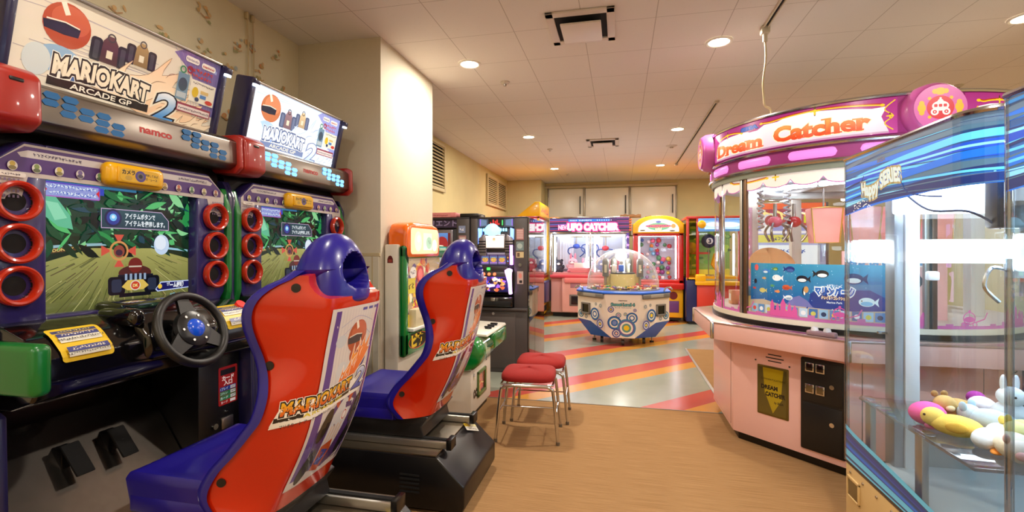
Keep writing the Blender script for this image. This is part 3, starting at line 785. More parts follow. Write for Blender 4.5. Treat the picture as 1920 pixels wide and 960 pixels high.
    pod = MB().box((-1.965, yc - .122, 1.618), (-1.905, yc + .122, 1.712), M_YEL, .03, 4).box((-1.91, yc - .088, 1.634), (-1.899, yc + .088, 1.697), M_YEL, .006, 2).build('camera_pod', t)
    a = Art(); a.rrect(0, 0, .164, .052, .02, (206, 160, 20))
    a.text('カメラ', .034, .036, .014, (30, 24, 20), .05, w=.05); a.ell(.034, .014, .014, .010, (176, 140, 40)); a.text('使用してるよ', .128, .034, .008, (40, 30, 20), .03, w=.056); a.text('ガ・レース', .128, .018, .008, (40, 30, 20), .03, w=.05)
    a.ring(.082, .026, .014, .022, (70, 56, 130)); a.ell(.082, .026, .014, .014, (96, 84, 90)); a.ell(.082, .026, .008, .008, (20, 18, 26))
    a.build('pod_sticker', pod, plane_map((-1.8985, yc - .082, 1.6395), Y1, Z1), PRINT)
    # silver speaker bar with hexagonal lights
    MB().prism([(-2.12, 1.785), (-1.935, 1.775), (-1.895, 1.80), (-1.90, 1.915), (-1.93, 1.935), (-2.12, 1.94)], 'y', y0 + .03, y1 - .02, mat('bar_steel', (138, 130, 122), .3, 1.0), .006).build('header_bar', t)
    bar = t.children[-1]
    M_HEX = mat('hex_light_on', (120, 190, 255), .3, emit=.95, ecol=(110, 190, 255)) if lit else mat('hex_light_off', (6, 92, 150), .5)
    h = None
    def hexa(yy, zz, w=.0265, hh=.0115):
        pts = [(-w, 0), (-w * .62, hh), (w * .62, hh), (w, 0), (w * .62, -hh), (-w * .62, -hh)]
        h.prism([(yy + p, zz + r) for p, r in pts], 'x', -1.9005, -1.8945, M_HEX)
    grid_ = [(0, 0), (1, 0), (0, 1), (1, 1), (2, 1), (3, 1), (1, 2), (2, 2), (3, 2), (4, 2), (3, 3), (4, 3)]
    h = MB()
    for (i, j) in grid_: hexa(Yc - .325 + i * .058 - j * .004, 1.897 - j * .0262)
    h.build('hexagon_lights', bar); h = MB()
    for (i, j) in grid_: hexa(Yc + .20 + i * .052 - j * .004, 1.897 - j * .0262, .0235)
    h.build('hexagon_lights', bar)
    a = Art(); a.text('namco', 0, 0, .030, (170, 36, 30), .04, w=.14)
    a.build('maker_lettering', bar, lambda u, v, hh: V((-1.8965 - .0005 * (v > 0) + hh, Yc + .055 + u, 1.862 + v)), PRINT)
    MB().prism([(-2.10, 1.765), (-1.91, 1.755), (-1.865, 1.785), (-1.87, 1.935), (-1.91, 1.965), (-2.10, 1.965)], 'y', y0 + .004, y0 + .15, M_CORNER, .018, 3).box((-1.90, y0 + .055, 1.905), (-1.866, y0 + .095, 1.918), BLACK, .004).build('corner_block', t)
    MB().prism([(-2.10, 1.765), (-1.91, 1.755), (-1.875, 1.785), (-1.88, 1.935), (-1.91, 1.955), (-2.10, 1.955)], 'y', y1 - .028, y1 - .002, M_CORNER, .008, 2).build('corner_block', t)
    # header, leaning forward
    yb0, yb1 = Yc - .405, Yc + .405
    dv = V((.085, 0, .375)).normalized(); o = V((-2.0, yb0, 1.895))
    nrm = Y1.cross(dv).normalized()
    def P(yv, up, out): return V((o.x, yv, o.z)) + dv * up + nrm * out
    f = MB()
    def slab(ya, yb, u0, u1, d0, d1, m, bev=.006):
        mt = Matrix(((nrm.x, 0, dv.x, o.x), (0, 1, 0, 0), (nrm.z, 0, dv.z, o.z), (0, 0, 0, 1)))
        f.box((d0, ya, u0), (d1, yb, u1), m, bev, 2, mt)
    slab(yb0 - .035, yb0, -.05, .405, -.09, .025, M_NAVY, .012); slab(yb1, yb1 + .03, -.03, .395, -.09, .025, M_NAVY, .012)
    slab(yb0, yb1, .386, .398, -.08, .012, STEEL, .003); slab(yb0, yb1, -.03, .386, -.09, -.004, M_NAVY, .004)
    hd = f.build('header_box', t)
    mt = mat('tip_light', (220, 236, 255), .3, emit=3.0)
    f = MB(); slab(yb0 - .038, yb0 + .0, .370, .392, .02, .045, M_NAVY, .004); slab(yb0 - .034, yb0 - .004, .357, .371, .024, .043, mt, .002); f.build('header_tip_light', hd)
    f = MB(); slab(yb1 + .0, yb1 + .034, .355, .385, .02, .045, M_NAVY, .004); slab(yb1 + .003, yb1 + .031, .343, .356, .024, .043, mt, .002); f.build('header_tip_light', hd)
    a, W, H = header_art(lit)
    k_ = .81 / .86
    a.build('header_picture', t, lambda u, v, h: o + Y1 * (u * k_) + dv * v + nrm * (.001 + h), art_mat('header_lit', .18, emit=.92, base=.4) if lit else art_mat('header_unlit_glow', .12, emit=.16, base=.95, coat=.3))  # the unlit header glows faintly in place of room light
    # dashboard
    dash = MB().prism([(-2.02, 1.135), (-1.90, 1.125), (-1.80, 1.085), (-1.745, 1.03), (-1.735, .95), (-1.77, .89), (-1.86, .86), (-2.06, .86)], 'y', y0 + .05, y1 - .05, BLACKGLOSS, .012, 3)
    dash.prism([(-2.0, 1.17), (-1.86, 1.165), (-1.78, 1.12), (-1.715, 1.05), (-1.715, .96), (-1.80, .92), (-2.0, .92)], 'y', Yc - .13, Yc + .20, BLACKGLOSS, .03, 3)
    dash.box((-1.93, Yc - .17, 1.08), (-1.74, Yc - .11, 1.15), BLACKGLOSS, .028, 3)
    d_o = dash.build('dashboard', t)
    DP = [(0, (-1.885, 1.125)), (.07, (-1.815, 1.0965)), (.10, (-1.793, 1.084)), (.16, (-1.742, 1.03)), (.25, (-1.7305, .95))]
    def on_dash(yl):
        def fn(u, v, hh):
            s = .19 - v; x = interp([(k, p[0]) for k, p in DP], s); z = interp([(k, p[1]) for k, p in DP], s)
            return V((x + .003 + hh, yl + u, z + .003 + hh))
        return fn
    for (yl, w) in ((Yc - .40, .16), (Yc + .26, .18)):
        a = Art(); a.rrect(0, 0, w, .135, .012, (226, 188, 40)); a.rect(.012, .105, w - .012, .122, (70, 70, 110)); a.scrib(w / 2, .1135, .10, .009, (230, 214, 120), 2)
        for yy in (.065, .012): a.rect(.016, yy, w - .016, yy + .034, (226, 222, 206)); a.rect(.016, yy + .018, w - .016, yy + .034, (66, 70, 130)); a.scrib(w / 2, yy + .026, .10, .009, (236, 226, 206), int(yy * 999)); a.scrib(w / 2, yy + .009, .14, .008, (50, 50, 60), int(yy * 99))
        a.build('instruction_label', d_o, on_dash(yl), PRINT, cut=(0, .02))
    MB().cyl((-1.815, Yc + .41, 1.09), (-1.80, Yc + .41, 1.108), .024, mat('red_button', (206, 36, 30), .25, emit=.25), seg=24).build('start_button', d_o)
    # steering wheel
    c = V((-1.655, Yc, 1.055)); tl = math.radians(24)
    Mx = Matrix.Rotation(-tl, 4, 'Y')   # local x is the axis, leaning up towards the driver
    col = MB().cyl(c + Mx @ V((-.16, 0, 0)), c + Mx @ V((-.02, 0, 0)), .045, BLACK, .035).build('steering_column', t)
    M_RIM = mat('wheel_rubber', (22, 20, 18), .42)
    w_ = MB().torus(c, .142, .0165, M_RIM, 'x', 56, 14, Mx).build('steering_wheel', t)
    hb = MB().lathe([(.0001, .018), (.05, .018), (.072, .010), (.078, -.004), (.07, -.02)], (0, 0, 0), BLACK, 'x', 40)
    for an in (90, 215, 325):
        aa = math.radians(an); d = V((0, math.cos(aa), math.sin(aa))); p = V((0, -math.sin(aa), math.cos(aa)))
        hb.grid(lambda u, v, d=d, p=p: d * (.06 + .078 * u) + p * ((v - .5) * (.075 - .03 * u)) + V((.008 - .006 * u, 0, 0)), 4, 2, M_RIM)
        hb.grid(lambda u, v, d=d, p=p: d * (.06 + .078 * u) + p * ((.5 - v) * (.075 - .03 * u)) + V((-.006 - .004 * u, 0, 0)), 4, 2, M_RIM)
    for k in range(6):
        aa = k * PI / 3; hb.cyl((.016, .055 * math.cos(aa), .055 * math.sin(aa)), (.0195, .055 * math.cos(aa), .055 * math.sin(aa)), .005, STEEL, seg=10)
    hb.bm.transform(Matrix.Translation(c) @ Mx); hb.build('wheel_hub', w_)
    bb = MB().lathe([(.0001, .034), (.020, .032), (.032, .026), (.037, .018), (.040, .014)], (0, 0, 0), mat('blue_button', (20, 74, 190), .2, emit=.25, coat=.5), 'x', 28); bb.bm.transform(Matrix.Translation(c) @ Mx); bb.build('item_button', w_)
    # footwell: plate, pedals, coin panel
    MB().prism([(-2.21, .765), (-2.20, .775), (-1.87, .30), (-1.84, .28), (-1.86, .26), (-1.90, .285)], 'y', y0 + .03, Yc + .24, M_STEELPLATE).cyl((-2.10, y0 + .1, .62), (-2.095, y0 + .1, .626), .006, BLACK, seg=10).cyl((-2.02, y0 + .12, .515), (-2.015, y0 + .12, .52), .006, BLACK, seg=10).build('footplate', t)
    for yy in (Yc - .17, Yc + .0):
        MB().prism([(-2.05, .63), (-2.04, .635), (-1.955, .53), (-1.965, .525)], 'y', yy - .032, yy + .032, DARK, .004).cyl((-2.08, yy + .0, .56), (-2.0, yy, .58), .010, BLACK).box((-2.10, yy - .03, .50), (-2.04, yy + .03, .62), BLACK, .006).build('pedal', t)
    cp = MB().box((-2.15, Yc + .245, .06), (-1.88, y1 - .03, .865), BLACK, .006).build('coin_panel', t)
    a = Art(); a.rrect(0, 0, .115, .185, .008, (150, 26, 26)); a.rrect(.012, .145, .103, .172, .004, (16, 14, 16)); a.text('カード', .0575, .128, .017, (240, 220, 220), .05, w=.07); a.text('入口', .0575, .105, .017, (240, 220, 220), .05, w=.05)
    for k, c_ in enumerate(((30, 60, 140), (30, 110, 70), (40, 120, 80))):
        a.rect(.008, .068 - k * .022, .107, .088 - k * .022, c_); a.text(['1プレイ', 'コンティニュー', 'カード'][k], .012, .078 - k * .022, .010, (230, 234, 240), .02, w=.045, align='l'); a.rect(.072, .071 - k * .022, .103, .085 - k * .022, (226, 226, 226)); a.text(['100円', '100円', '100円'][k], .0875, .078 - k * .022, .008, (40, 40, 60), .02, w=.026)
    a.text('カード', .035, .013, .010, (240, 226, 226), .02, w=.04); a.rect(.07, .006, .103, .02, (226, 220, 220))
    a.build('card_sign', cp, plane_map((-1.8795, Yc + .355, .615), Y1, Z1), art_mat('card_sign_print', .35, emit=.12))
    for (yy, zz, r) in ((Yc + .33, .53, .014), (Yc + .40, .58, .006), (Yc + .45, .44, .010)): MB().cyl((-1.882, yy, zz), (-1.868, yy, zz), r, CHROME, seg=16).build('key_lock', cp)
    MB().box((-1.882, Yc + .37, .50), (-1.872, Yc + .44, .555), STEEL, .003).build('coin_lock', cp)
    MB().prism([(-2.2, .02), (-.79, .02), (-.775, .05), (-.775, .155), (-.925, .295), (-1.5, .30), (-1.55, .25), (-2.2, .25)], 'y', Yc - .31 + .03, Yc + .31 + .03, BLACK, .010, 2).build('machine_base', t)
    ba = t.children[-1]
    MB().box((-1.52, Yc - .275, .296), (-.93, Yc + .335, .306), mat('worn_deck_metal', (128, 116, 98), .35, .8), .002).build('base_deck', ba)
    v = MB()
    for k in range(5): v.box((-1.13, Yc - .283, .10 + k * .022), (-1.02, Yc - .276, .11 + k * .022), DARK)
    v.build('vent_slots', ba)
    a = Art(); a.rect(0, 0, .12, .05, (226, 222, 206)); a.rect(0, .028, .05, .05, (226, 190, 50)); a.scrib(.028, .038, .036, .010, (30, 28, 26), 3); a.scrib(.07, .014, .08, .010, (60, 56, 52), 4)
    a.rect(.055, .032, .118, .048, (236, 226, 160)); sl = V((.15, 0, -.14)).normalized()
    a.build('warning_sticker', ba, plane_map(V((-.90, Yc + .15, .283)), V((.05, .12, -.046)), V((-.09, .06, .084))), PRINT)
    for s in (-1, 1):
        MB().box((-1.62 + dx, Yc + .03 + s * .2 - .03, .308), (-.885, Yc + .03 + s * .2 + .03, .345), ALU, .004).box((-1.62 + dx, Yc + .03 + s * .2 - .012, .344), (-.885, Yc + .03 + s * .2 + .012, .352), DARK).box((-.90, Yc + .03 + s * .2 - .04, .306), (-.87, Yc + .03 + s * .2 + .04, .362), BLACK, .004).build('slide_rail', t)
    # the seat: blue bucket with an orange rear shell
    yS = Yc
    MB().prism([(-1.50 + dx, .352), (-1.035 + dx, .352), (-1.05 + dx, .41), (-1.01 + dx, .462), (-1.06 + dx, .485), (-1.46 + dx, .465)], 'y', yS - .19, yS + .22, mat('seat_riser_grey', (36, 34, 34), .35), .010).build('seat_riser', t)
    se = MB()
    zs = [.47 + (1.29 - .47) * k / 40 for k in range(41)]
    def bucket(u, v):
        z = .47 + .82 * u; F = sinterp(SEAT_F, z); wf = seat_wf(z) + .006
        # v runs: outer lip near .. across the hollow .. outer lip far
        k = v * 2 - 1; s = -1 if k < 0 else 1; ak = abs(k)
        if ak > .86: tt = (ak - .86) / .14; x, y = F - .034 + .045 * tt, wf + .002
        elif ak > .76: tt = (ak - .76) / .10; x, y = F - .036, wf - .03 + .032 * tt
        else: tt = ak / .76; x = F + .075 - .111 * tt ** 3; y = (wf - .03) * tt
        return V((x + dx, yS + s * y, z + (.012 if u > .999 else 0)))
    se.grid(bucket, 48, 36, M_BLUESEAT)
    def pan(u, v):
        # u front to rear on the seat pan, v around: bottom near, up side, across top, down far
        x = -1.535 + .36 * u; fr = min(1, u / .10); rr = math.sqrt(max(0, 1 - (1 - fr) ** 2))
        top = .598 - .02 * (1 - rr) ; w = .243
        k = v * 2 - 1; s = -1 if k < 0 else 1; ak = abs(k)
        lowz = .455 + .05 * (1 - rr)
        if ak > .72: tt = (ak - .72) / .28; return V((x + dx, yS + s * (w - .012 * tt), top - (top - lowz) * tt))
        tt = ak / .72; return V((x + dx, yS + s * w * min(1, tt * 1.0), top - .045 * (1 - tt ** 4) * (.4 + .6 * u) * min(1, u * 4) - .012 * max(0, tt - .9) / .1 * .0))
    se.grid(pan, 26, 40, M_BLUESEAT)
    se.grid(lambda u, v: pan(0.0, v) if u > .5 else V((-1.535 + dx, yS + (v * 2 - 1) * .24, .505)), 2, 40, M_BLUESEAT)
    se.box((-1.53 + dx, yS - .236, .45), (-1.19 + dx, yS + .236, .52), M_BLUESEAT, .01)
    seat = se.build('racing_seat', t, smooth=50)
    sh = MB()
    us = [-1, -.86, -.7, -.55, -.4, -.28, -.18, -.09, 0, .09, .18, .28, .4, .55, .7, .86, 1]
    def shell(u, v):
        ktop = abs(v * 2 - 1); dip = min(1, max(0, (.80 - ktop) / .34)); dip = dip * dip * (3 - 2 * dip)
        z = .47 + (.815 - .078 * dip) * u; F, B, wf = sinterp(SEAT_F, z), sinterp(SEAT_B, z), seat_wf(z); L = math.hypot(B - F, wf - WB) + WB
        k = v * 2 - 1
        ak = abs(k); wbz = WB - .03 * max(0, (z - 1.2) / .09)
        # spend samples near the corner
        q = ak / .45 * wbz if ak < .45 else wbz + (ak - .45) / .55 * math.hypot(B - F, wf - wbz)
        x, y = seat_section(z, math.copysign(q, k))
        x += 0.0
        return V((x + dx, yS + y, z))
    sh.grid(shell, 48, 44, M_ORANGE)
    def top(u, v):   # closing cap of the shell
        p = shell(1.0, v); F = sinterp(SEAT_F, 1.25); return V((p.x * (1 - u) + (F + .06 + dx) * u, yS + (p.y - yS) * (1 - u), p.z + .012 * math.sin(u * PI / 2)))
    sh.grid(top, 6, 44, M_ORANGE)
    sh.grid(lambda u, v: (lambda p: V((p.x * (1 - u) + (-1.06 + dx) * u, yS + (p.y - yS) * (1 - u), p.z)))(shell(0.0, v)), 2, 44, M_ORANGE)
    so = sh.build('rear_shell', seat, smooth=55)
    for (z, t_) in ((1.245, .50), (.99, .9), (.60, .84)):
        for s in (-1, 1):
            b = MB(); F, B, wf = sinterp(SEAT_F, z), sinterp(SEAT_B, z), seat_wf(z)
            L = math.hypot(B - F, wf - WB); u = s * (WB + t_ * L)
            x0_, yy0 = seat_section(z, u, -.004); x1_, yy1 = seat_section(z, u, .006)
            b.cyl((x0_ + dx, yS + yy0, z), (x1_ + dx, yS + yy1, z), .0145, M_BOLT, seg=18).build('shell_bolt', seat)
    # headrest egg with a pocket in the rear
    def head(u, v):
        th = u * PI; ph = v * 2 * PI
        cz, cx = 1.207, -.885
        sz = math.cos(th); r = math.sin(th)
        z = cz + (.223 if sz > 0 else .042) * sz
        ex = r ** .95 if sz > 0 else (1 - abs(sz) ** 3) ** .5
        lean = .05 * max(0, sz)
        x = cx + lean * .3 + ex * math.cos(ph) * (.108 if math.cos(ph) > 0 else .125) + (.018 * (1 - max(0, sz)) if math.cos(ph) > 0 else -.01)
        y = ex * math.sin(ph) * .142
        if math.cos(ph) > 0:
            e = math.hypot(y / .076, (z - 1.282) / (.050 if z < 1.282 else .074))
            d = min(1, max(0, (1.10 - e) / .30)); d = d * d * (3 - 2 * d)
            x -= .10 * d
        return V((x + dx, yS + y, z))
    MB().grid(head, 64, 96, M_BLUESEAT, cv=True).build('headrest', seat, smooth=60)
    # decal on the rear shell
    a = Art(); wd_ = .158; h0, h1 = .575, 1.17
    def edge(z): return WB * .93
    a.poly([(-wd_, h0 + .03), (wd_, h0 + .03), (wd_, h1), (-wd_, h1)], (214, 206, 200))
    a.poly([(-wd_ + .012, h0 + .035), (-wd_ + .052, h0 + .035), (-wd_ + .045, h1 - .01), (-wd_ + .02, h1 - .01)], (92, 64, 140)); a.poly([(wd_ - .012, h0 + .035), (wd_ - .036, h0 + .035), (wd_ - .032, h1 - .01), (wd_ - .012, h1 - .01)], (92, 64, 140))
    for k in range(12): a.line([(-wd_ + .06 + k * .018, h0 + .04), (-wd_ + .06 + k * .018, h1 - .01)], .0014, (184, 176, 186))
    for k in range(3): a.rect(.02 + k * .042, h1 - .022, .05 + k * .042, h1 - .012, (70, 66, 150))
    a.line([(-.1, 1.10), (0, 1.13), (.11, 1.10)], .002, (160, 160, 186), 6); a.line([(-.1, 1.06), (0, 1.10), (.11, 1.05)], .002, (160, 160, 186), 6)
    helmet(a, .015, 1.055, .062, (172, 76, 44)); a.ell(.05, .965, .05, .05, (60, 58, 120)); a.ell(.025, .985, .042, .036, (170, 70, 44)); a.ell(-.05, .93, .036, .045, (206, 206, 206), 20, .4); a.ell(-.085, 1.05, .03, .022, (196, 200, 204))
    flame(a, -.09, .865, .17, ((250, 244, 232), (232, 110, 50), (240, 160, 60)), .55); flame(a, -.02, .875, .16, ((250, 244, 232), (226, 96, 44), (236, 140, 60)), .75)
    # kart nose from above
    a.poly([(-.1, .64), (.02, .62), (.11, .64), (.14, .76), (.08, .84), (-.02, .82), (-.11, .75)], (70, 44, 110))
    for (x, y, r_) in ((-.095, .655, .6), (.118, .77, .5), (-.07, .76, .6), (.105, .68, .4)): a.ell(x, y, .026, .048, (24, 22, 26), 18, -.5)
    a.poly([(-.055, .63), (.0, .615), (.055, .72), (.085, .80), (.02, .83), (-.035, .78), (-.05, .70)], (206, 206, 208)); a.poly([(-.055, .63), (.0, .615), (.03, .67), (.02, .70), (-.045, .695)], (186, 76, 34)); a.poly([(-.045, .645), (-.005, .632), (.018, .67), (-.03, .685)], (36, 52, 150)); a.line([(-.038, .65), (.008, .655)], .004, (90, 120, 206))
    for k in range(4): a.line([(-.03 + k * .02, .70), (-.02 + k * .02, .745)], .010, (226, 160, 60), taper=True)
    a.ell(.04, .765, .02, .014, (240, 236, 230), 16, .3); a.ring(.04, .765, .011, .014, (190, 60, 50), 14); a.ell(.065, .84, .014, .045, (176, 66, 44), 14, -.35); a.ell(-.025, .835, .014, .04, (176, 66, 44), 14, .2)
    a.text('© Nintendo', .09, h0 + .055, .009, (90, 80, 90), .0, w=.07)
    # title across the decal and on to the near side of the shell
    a.poly([(-.285, .795), (.10, .83), (.10, .87), (.02, .895), (-.26, .862)], (244, 240, 232)); a.poly([(-.28, .805), (.0, .842), (.0, .822), (-.285, .788)], (244, 240, 232))
    a.poly([(-.275, .822), (.035, .855), (.035, .838), (-.275, .805)], (36, 34, 34)); a.text('ARCADE GP', -.10, .829, .012, (222, 200, 60), .03, w=.17, rot=.105)
    a.text('MARIOKART', -.115, .865, .041, (224, 92, 34), .045, col2=(236, 190, 40), w=.285, rot=.105, out=[(.13, (246, 240, 230)), (.09, (40, 34, 34))])
    a.text('マリオカート アーケードグランプリ', -.16, .801, .009, (40, 36, 36), .01, w=.18, rot=.105)
    two(a, .085, .885, .075, (34, 36, 60), (66, 84, 180), (206, 216, 236))
    def on_shell(u, v, hh):
        v = v if v > .8 else .8 - (.8 - v) * 1.34
        x, y = seat_section(v, u, .0035 + hh * .5); return V((x + dx, yS + y, v))
    a.build('shell_decal', seat, on_shell, art_mat('gloss_decal', .25, coat=.5), cut=(.02, .025))
    return t

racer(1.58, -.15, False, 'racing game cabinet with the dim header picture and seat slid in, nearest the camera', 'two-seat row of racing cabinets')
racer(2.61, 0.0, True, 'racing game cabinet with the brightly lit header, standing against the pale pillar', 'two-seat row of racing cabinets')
# ------------------------------------------------------------------ the two red stools
M_REDFAB = mat('red_velour', (148, 16, 8), 0.85, noise=.06, nscale=60, bump=.15)
def stool(x, y, rz, label):
    t = thing('red_stool', label, 'stool', (x, y, 0), rz, 'two chrome-legged stools')
    def L(p): return V((x, y, 0)) + Matrix.Rotation(rz, 3, 'Z') @ V(p)
    c = MB()
    def cush(u, v):
        th = u * PI; ph = v * 2 * PI; e = .45
        sg = lambda k, p: math.copysign(abs(k) ** p, k)
        r = math.sin(th) ** .55
        zz = .438 + (.056 if math.cos(th) > 0 else .022) * sg(math.cos(th), .8) + (.010 * (math.cos(ph) ** 2) if math.cos(th) > 0 else 0)
        return L((.196 * r * sg(math.cos(ph), e), .185 * r * sg(math.sin(ph), e), zz))
    c.grid(cush, 24, 48, M_REDFAB, cv=True)
    c.build('seat_cushion', t, smooth=70)
    f = MB()
    ring = [(-.17, -.165), (.17, -.165), (.185, -.15), (.185, .15), (.17, .165), (-.17, .165), (-.185, .15), (-.185, -.15)]
    f.tube([L((p[0], p[1], .408)) for p in ring], .008, CHROME, closed=True)
    f.tube([L((-.205, -.155, .2)), L((-.205, .155, .2))], .005, CHROME); f.tube([L((.205, -.155, .2)), L((.205, .155, .2))], .005, CHROME)
    f.tube([L((-.2, 0, .2)), L((.2, 0, .2))], .005, CHROME)
    f.build('seat_frame', t)
    for sy in (-1, 1):
        for sx in (-1, 1):
            MB().tube([L((0, sy * .165, .40)), L((sx * .13, sy * .165, .40)), L((sx * .172, sy * .166, .385)), L((sx * .19, sy * .167, .34)), L((sx * .222, sy * .178, .012))], .0115, CHROME, seg=12, smooth=5).cyl(L((sx * .222, sy * .178, .0)), L((sx * .222, sy * .178, .022)), .0135, mat('leg_cap', (120, 112, 100), .4, .6), seg=14).build('leg', t)
stool(-.66, 3.51, math.radians(4), 'red cushioned chrome stool in front, standing wholly on the tan carpet')
stool(-.635, 3.93, math.radians(3), 'red cushioned chrome stool just behind the other one, next to the striped floor')
# ------------------------------------------------------------------ children's card machine by the pillar
M_CREAMW = mat('off_white_cabinet', (226, 218, 202), .4)
M_GREENT = mat('green_gloss_plastic', (0, 120, 44), .2, coat=.5)
M_ORANGET = pane_mat('orange_tinted_plastic', (255, 150, 60), 1.45, .06, .08)
M_ORANGEP = mat('orange_gloss_plastic', (236, 106, 16), .2, coat=.5)
t = thing('toy_card_machine', "children's white and green card machine with an orange lamp box, beside the pale pillar", 'arcade machine', (-1.45, 3.9, 0))
MB().box((-1.725, 3.30, .03), (-1.615, 4.26, 1.41), M_CREAMW, .012, 2).box((-1.70, 3.33, 0), (-1.63, 4.23, .04), BLACK).build('back_cabinet', t)
bc = t.children[-1]
a = Art(); a.poly([(.0, 0), (.045, 0), (.045, .03), (.036, .05), (.022, .056), (.009, .05), (0, .03)], (96, 26, 24)); a.rect(.008, .006, .037, .026, (150, 60, 50))
a.build('inspection_sticker', bc, plane_map((-1.700, 3.2992, 1.27), X1, Z1), PRINT)
g = MB(); gx0, gx1 = -1.615, -1.565
for (ya, yb, za, zb) in ((3.31, 3.385, .56, 1.40), (4.16, 4.25, .56, 1.40), (3.31, 4.25, .56, .745), (3.31, 4.25, 1.30, 1.40)):
    g.box((gx0, ya, za), (gx1, yb, zb), M_GREENT, .02, 3)
for k in range(4): g.box((gx1 - .002, 3.325 + k * .014, 1.30 - k * .012), (gx1 + .002, 3.331 + k * .014, 1.37 - k * .012), DARK)
gf = g.build('green_front_frame', t)
a = Art(); W, H = .78, .56
a.rect(0, 0, W, H, (150, 110, 90), (190, 170, 130)); R = random.Random(3)
for k in range(90):
    x, y = R.uniform(.03, W - .03), R.uniform(.03, H - .03); c = R.choice([(196, 60, 50), (226, 180, 60), (236, 226, 190), (120, 60, 96), (80, 120, 80), (206, 120, 60), (170, 40, 70), (236, 206, 120), (96, 76, 120)])
    a.poly([(x + R.uniform(.01, .055) * math.cos(q * 1.05 + R.random() * .4), y + R.uniform(.01, .055) * math.sin(q * 1.05 + R.random() * .4)) for q in range(6)], c)
a.ell(.16, .44, .06, .05, (226, 220, 210)); a.scrib(.16, .445, .09, .03, (60, 40, 60)); a.rect(.06, .28, .2, .4, (206, 186, 50)); a.scrib(.13, .34, .11, .05, (70, 40, 30), 7); a.ell(.30, .42, .07, .075, (196, 44, 50)); a.ell(.30, .42, .045, .05, (236, 120, 110)); a.scrib(.2, .2, .09, .06, (236, 200, 40), 4)
a.rect(0, 0, .09, .12, (230, 200, 30)); a.rect(0, 0, .05, .07, (206, 60, 40))
a.build('game_picture', t, plane_map((-1.608, 3.385, .745), Y1, Z1), art_mat('toy_picture', .4, emit=.28))
MB().box((-1.605, 3.46, .765), (-1.54, 4.1, .905), mat('cream_step', (226, 214, 176), .4), .008).box((-1.60, 3.39, .745), (-1.53, 4.16, .768), mat('white_ledge', (226, 226, 220), .35), .004).build('card_ledge', t)
def bulge(u, v):
    y = 3.385 + .775 * u; z = .77 + .53 * v; d = .045 * (1 - (2 * u - 1) ** 4) * (1 - (2 * v - 1) ** 6)
    return V((-1.566 + d, y, z))
MB().grid(bulge, 20, 16, GLASS).build('window_cover', t)
a = Art(); a.ell(.16, 0, .185, .062, (206, 90, 50)); a.ell(.16, 0, .175, .055, (40, 30, 20)); a.text('ピカ', .14, .002, .075, (246, 206, 50), .07, w=.21, out=[(.11, (30, 20, 10))])
a.build('name_sticker', gf, plane_map((-1.5645, 3.40, .655), Y1, Z1), PRINT)
MB().prism([(3.34, 1.30), (4.0, 1.30), (4.02, 1.34), (4.02, 1.50), (3.97, 1.565), (3.86, 1.585), (3.46, 1.585), (3.37, 1.565), (3.335, 1.50), (3.335, 1.34)], 'x', -1.72, -1.56, M_ORANGEP, .03, 4).build('lamp_box', t)
lb = t.children[-1]
a = Art(); a.rrect(0, 0, .56, .205, .03, (226, 196, 140), (206, 206, 170)); a.ell(.14, .1, .07, .08, (206, 206, 196)); a.ell(.15, .12, .03, .03, (246, 240, 220)); a.rect(.24, .03, .42, .17, (206, 214, 200)); a.ell(.36, .09, .06, .05, (150, 190, 160)); a.ell(.48, .07, .05, .05, (255, 250, 240)); a.scrib(.37, .1, .05, .04, (120, 150, 130))
a.build('lamp_picture', lb, plane_map((-1.5585, 3.40, 1.335), Y1, Z1), art_mat('toy_lamp', .3, emit=.5))
# console reaching out to the aisle
MB().box((-1.60, 3.63, .05), (-1.15, 4.22, .50), M_CREAMW, .014, 2).box((-1.58, 3.66, .0), (-1.18, 4.19, .055), BLACK).build('console_body', t)
cb = t.children[-1]
q = MB()
for (ya, yb, za, zb) in ((3.79, 3.815, .15, .36), (4.005, 4.03, .15, .36), (3.79, 4.03, .15, .18), (3.79, 4.03, .335, .36)): q.box((-1.155, ya, za), (-1.135, yb, zb), mat('olive_door_frame', (96, 120, 60), .35), .006)
pd = q.build('prize_door_frame', t)
a = Art(); a.rect(0, 0, .2, .17, (70, 40, 30), (150, 70, 40)); a.poly([(0, 0), (.08, 0), (.05, .15), (0, .17)], (206, 160, 60)); a.poly([(.06, .02), (.14, .03), (.12, .15), (.05, .15)], (206, 96, 50)); a.line([(.02, .06), (.09, .08), (.16, .06)], .012, (236, 200, 120))
a.build('prize_door', pd, plane_map((-1.148, 3.81, .175), Y1, Z1), art_mat('toy_door', .15))
a = Art(); a.ell(.14, .10, .135, .05, (150, 110, 150)); a.ell(.12, .105, .10, .035, (206, 130, 70)); a.scrib(.13, .11, .19, .035, (226, 90, 50), 6); a.scrib(.18, .05, .10, .03, (206, 70, 60), 9)
a.poly([(-.06, -.15), (-.035, -.13), (-.01, -.15), (-.01, -.19), (-.035, -.205), (-.06, -.19)], (20, 18, 18)); a.poly([(-.005, -.15), (.02, -.13), (.045, -.15), (.045, -.19), (.02, -.205), (-.005, -.19)], (20, 18, 18)); a.poly([(-.045, -.16), (-.025, -.16), (-.035, -.185)], (226, 220, 210)); a.poly([(.01, -.16), (.03, -.16), (.02, -.185)], (226, 220, 210))
a.rect(-.06, -.05, -.035, -.02, (206, 196, 150)); a.rect(.30, .03, .325, .11, (40, 36, 34)); a.rect(.28, -.09, .34, -.04, (226, 190, 160))
a.build('console_stickers', cb, plane_map((-1.1495, 3.75, .37), Y1, Z1), PRINT)
MB().cyl((-1.152, 3.70, .36), (-1.14, 3.70, .36), .012, CHROME, seg=16).build('key_lock', cb)
zc, xc = .545, -1.19
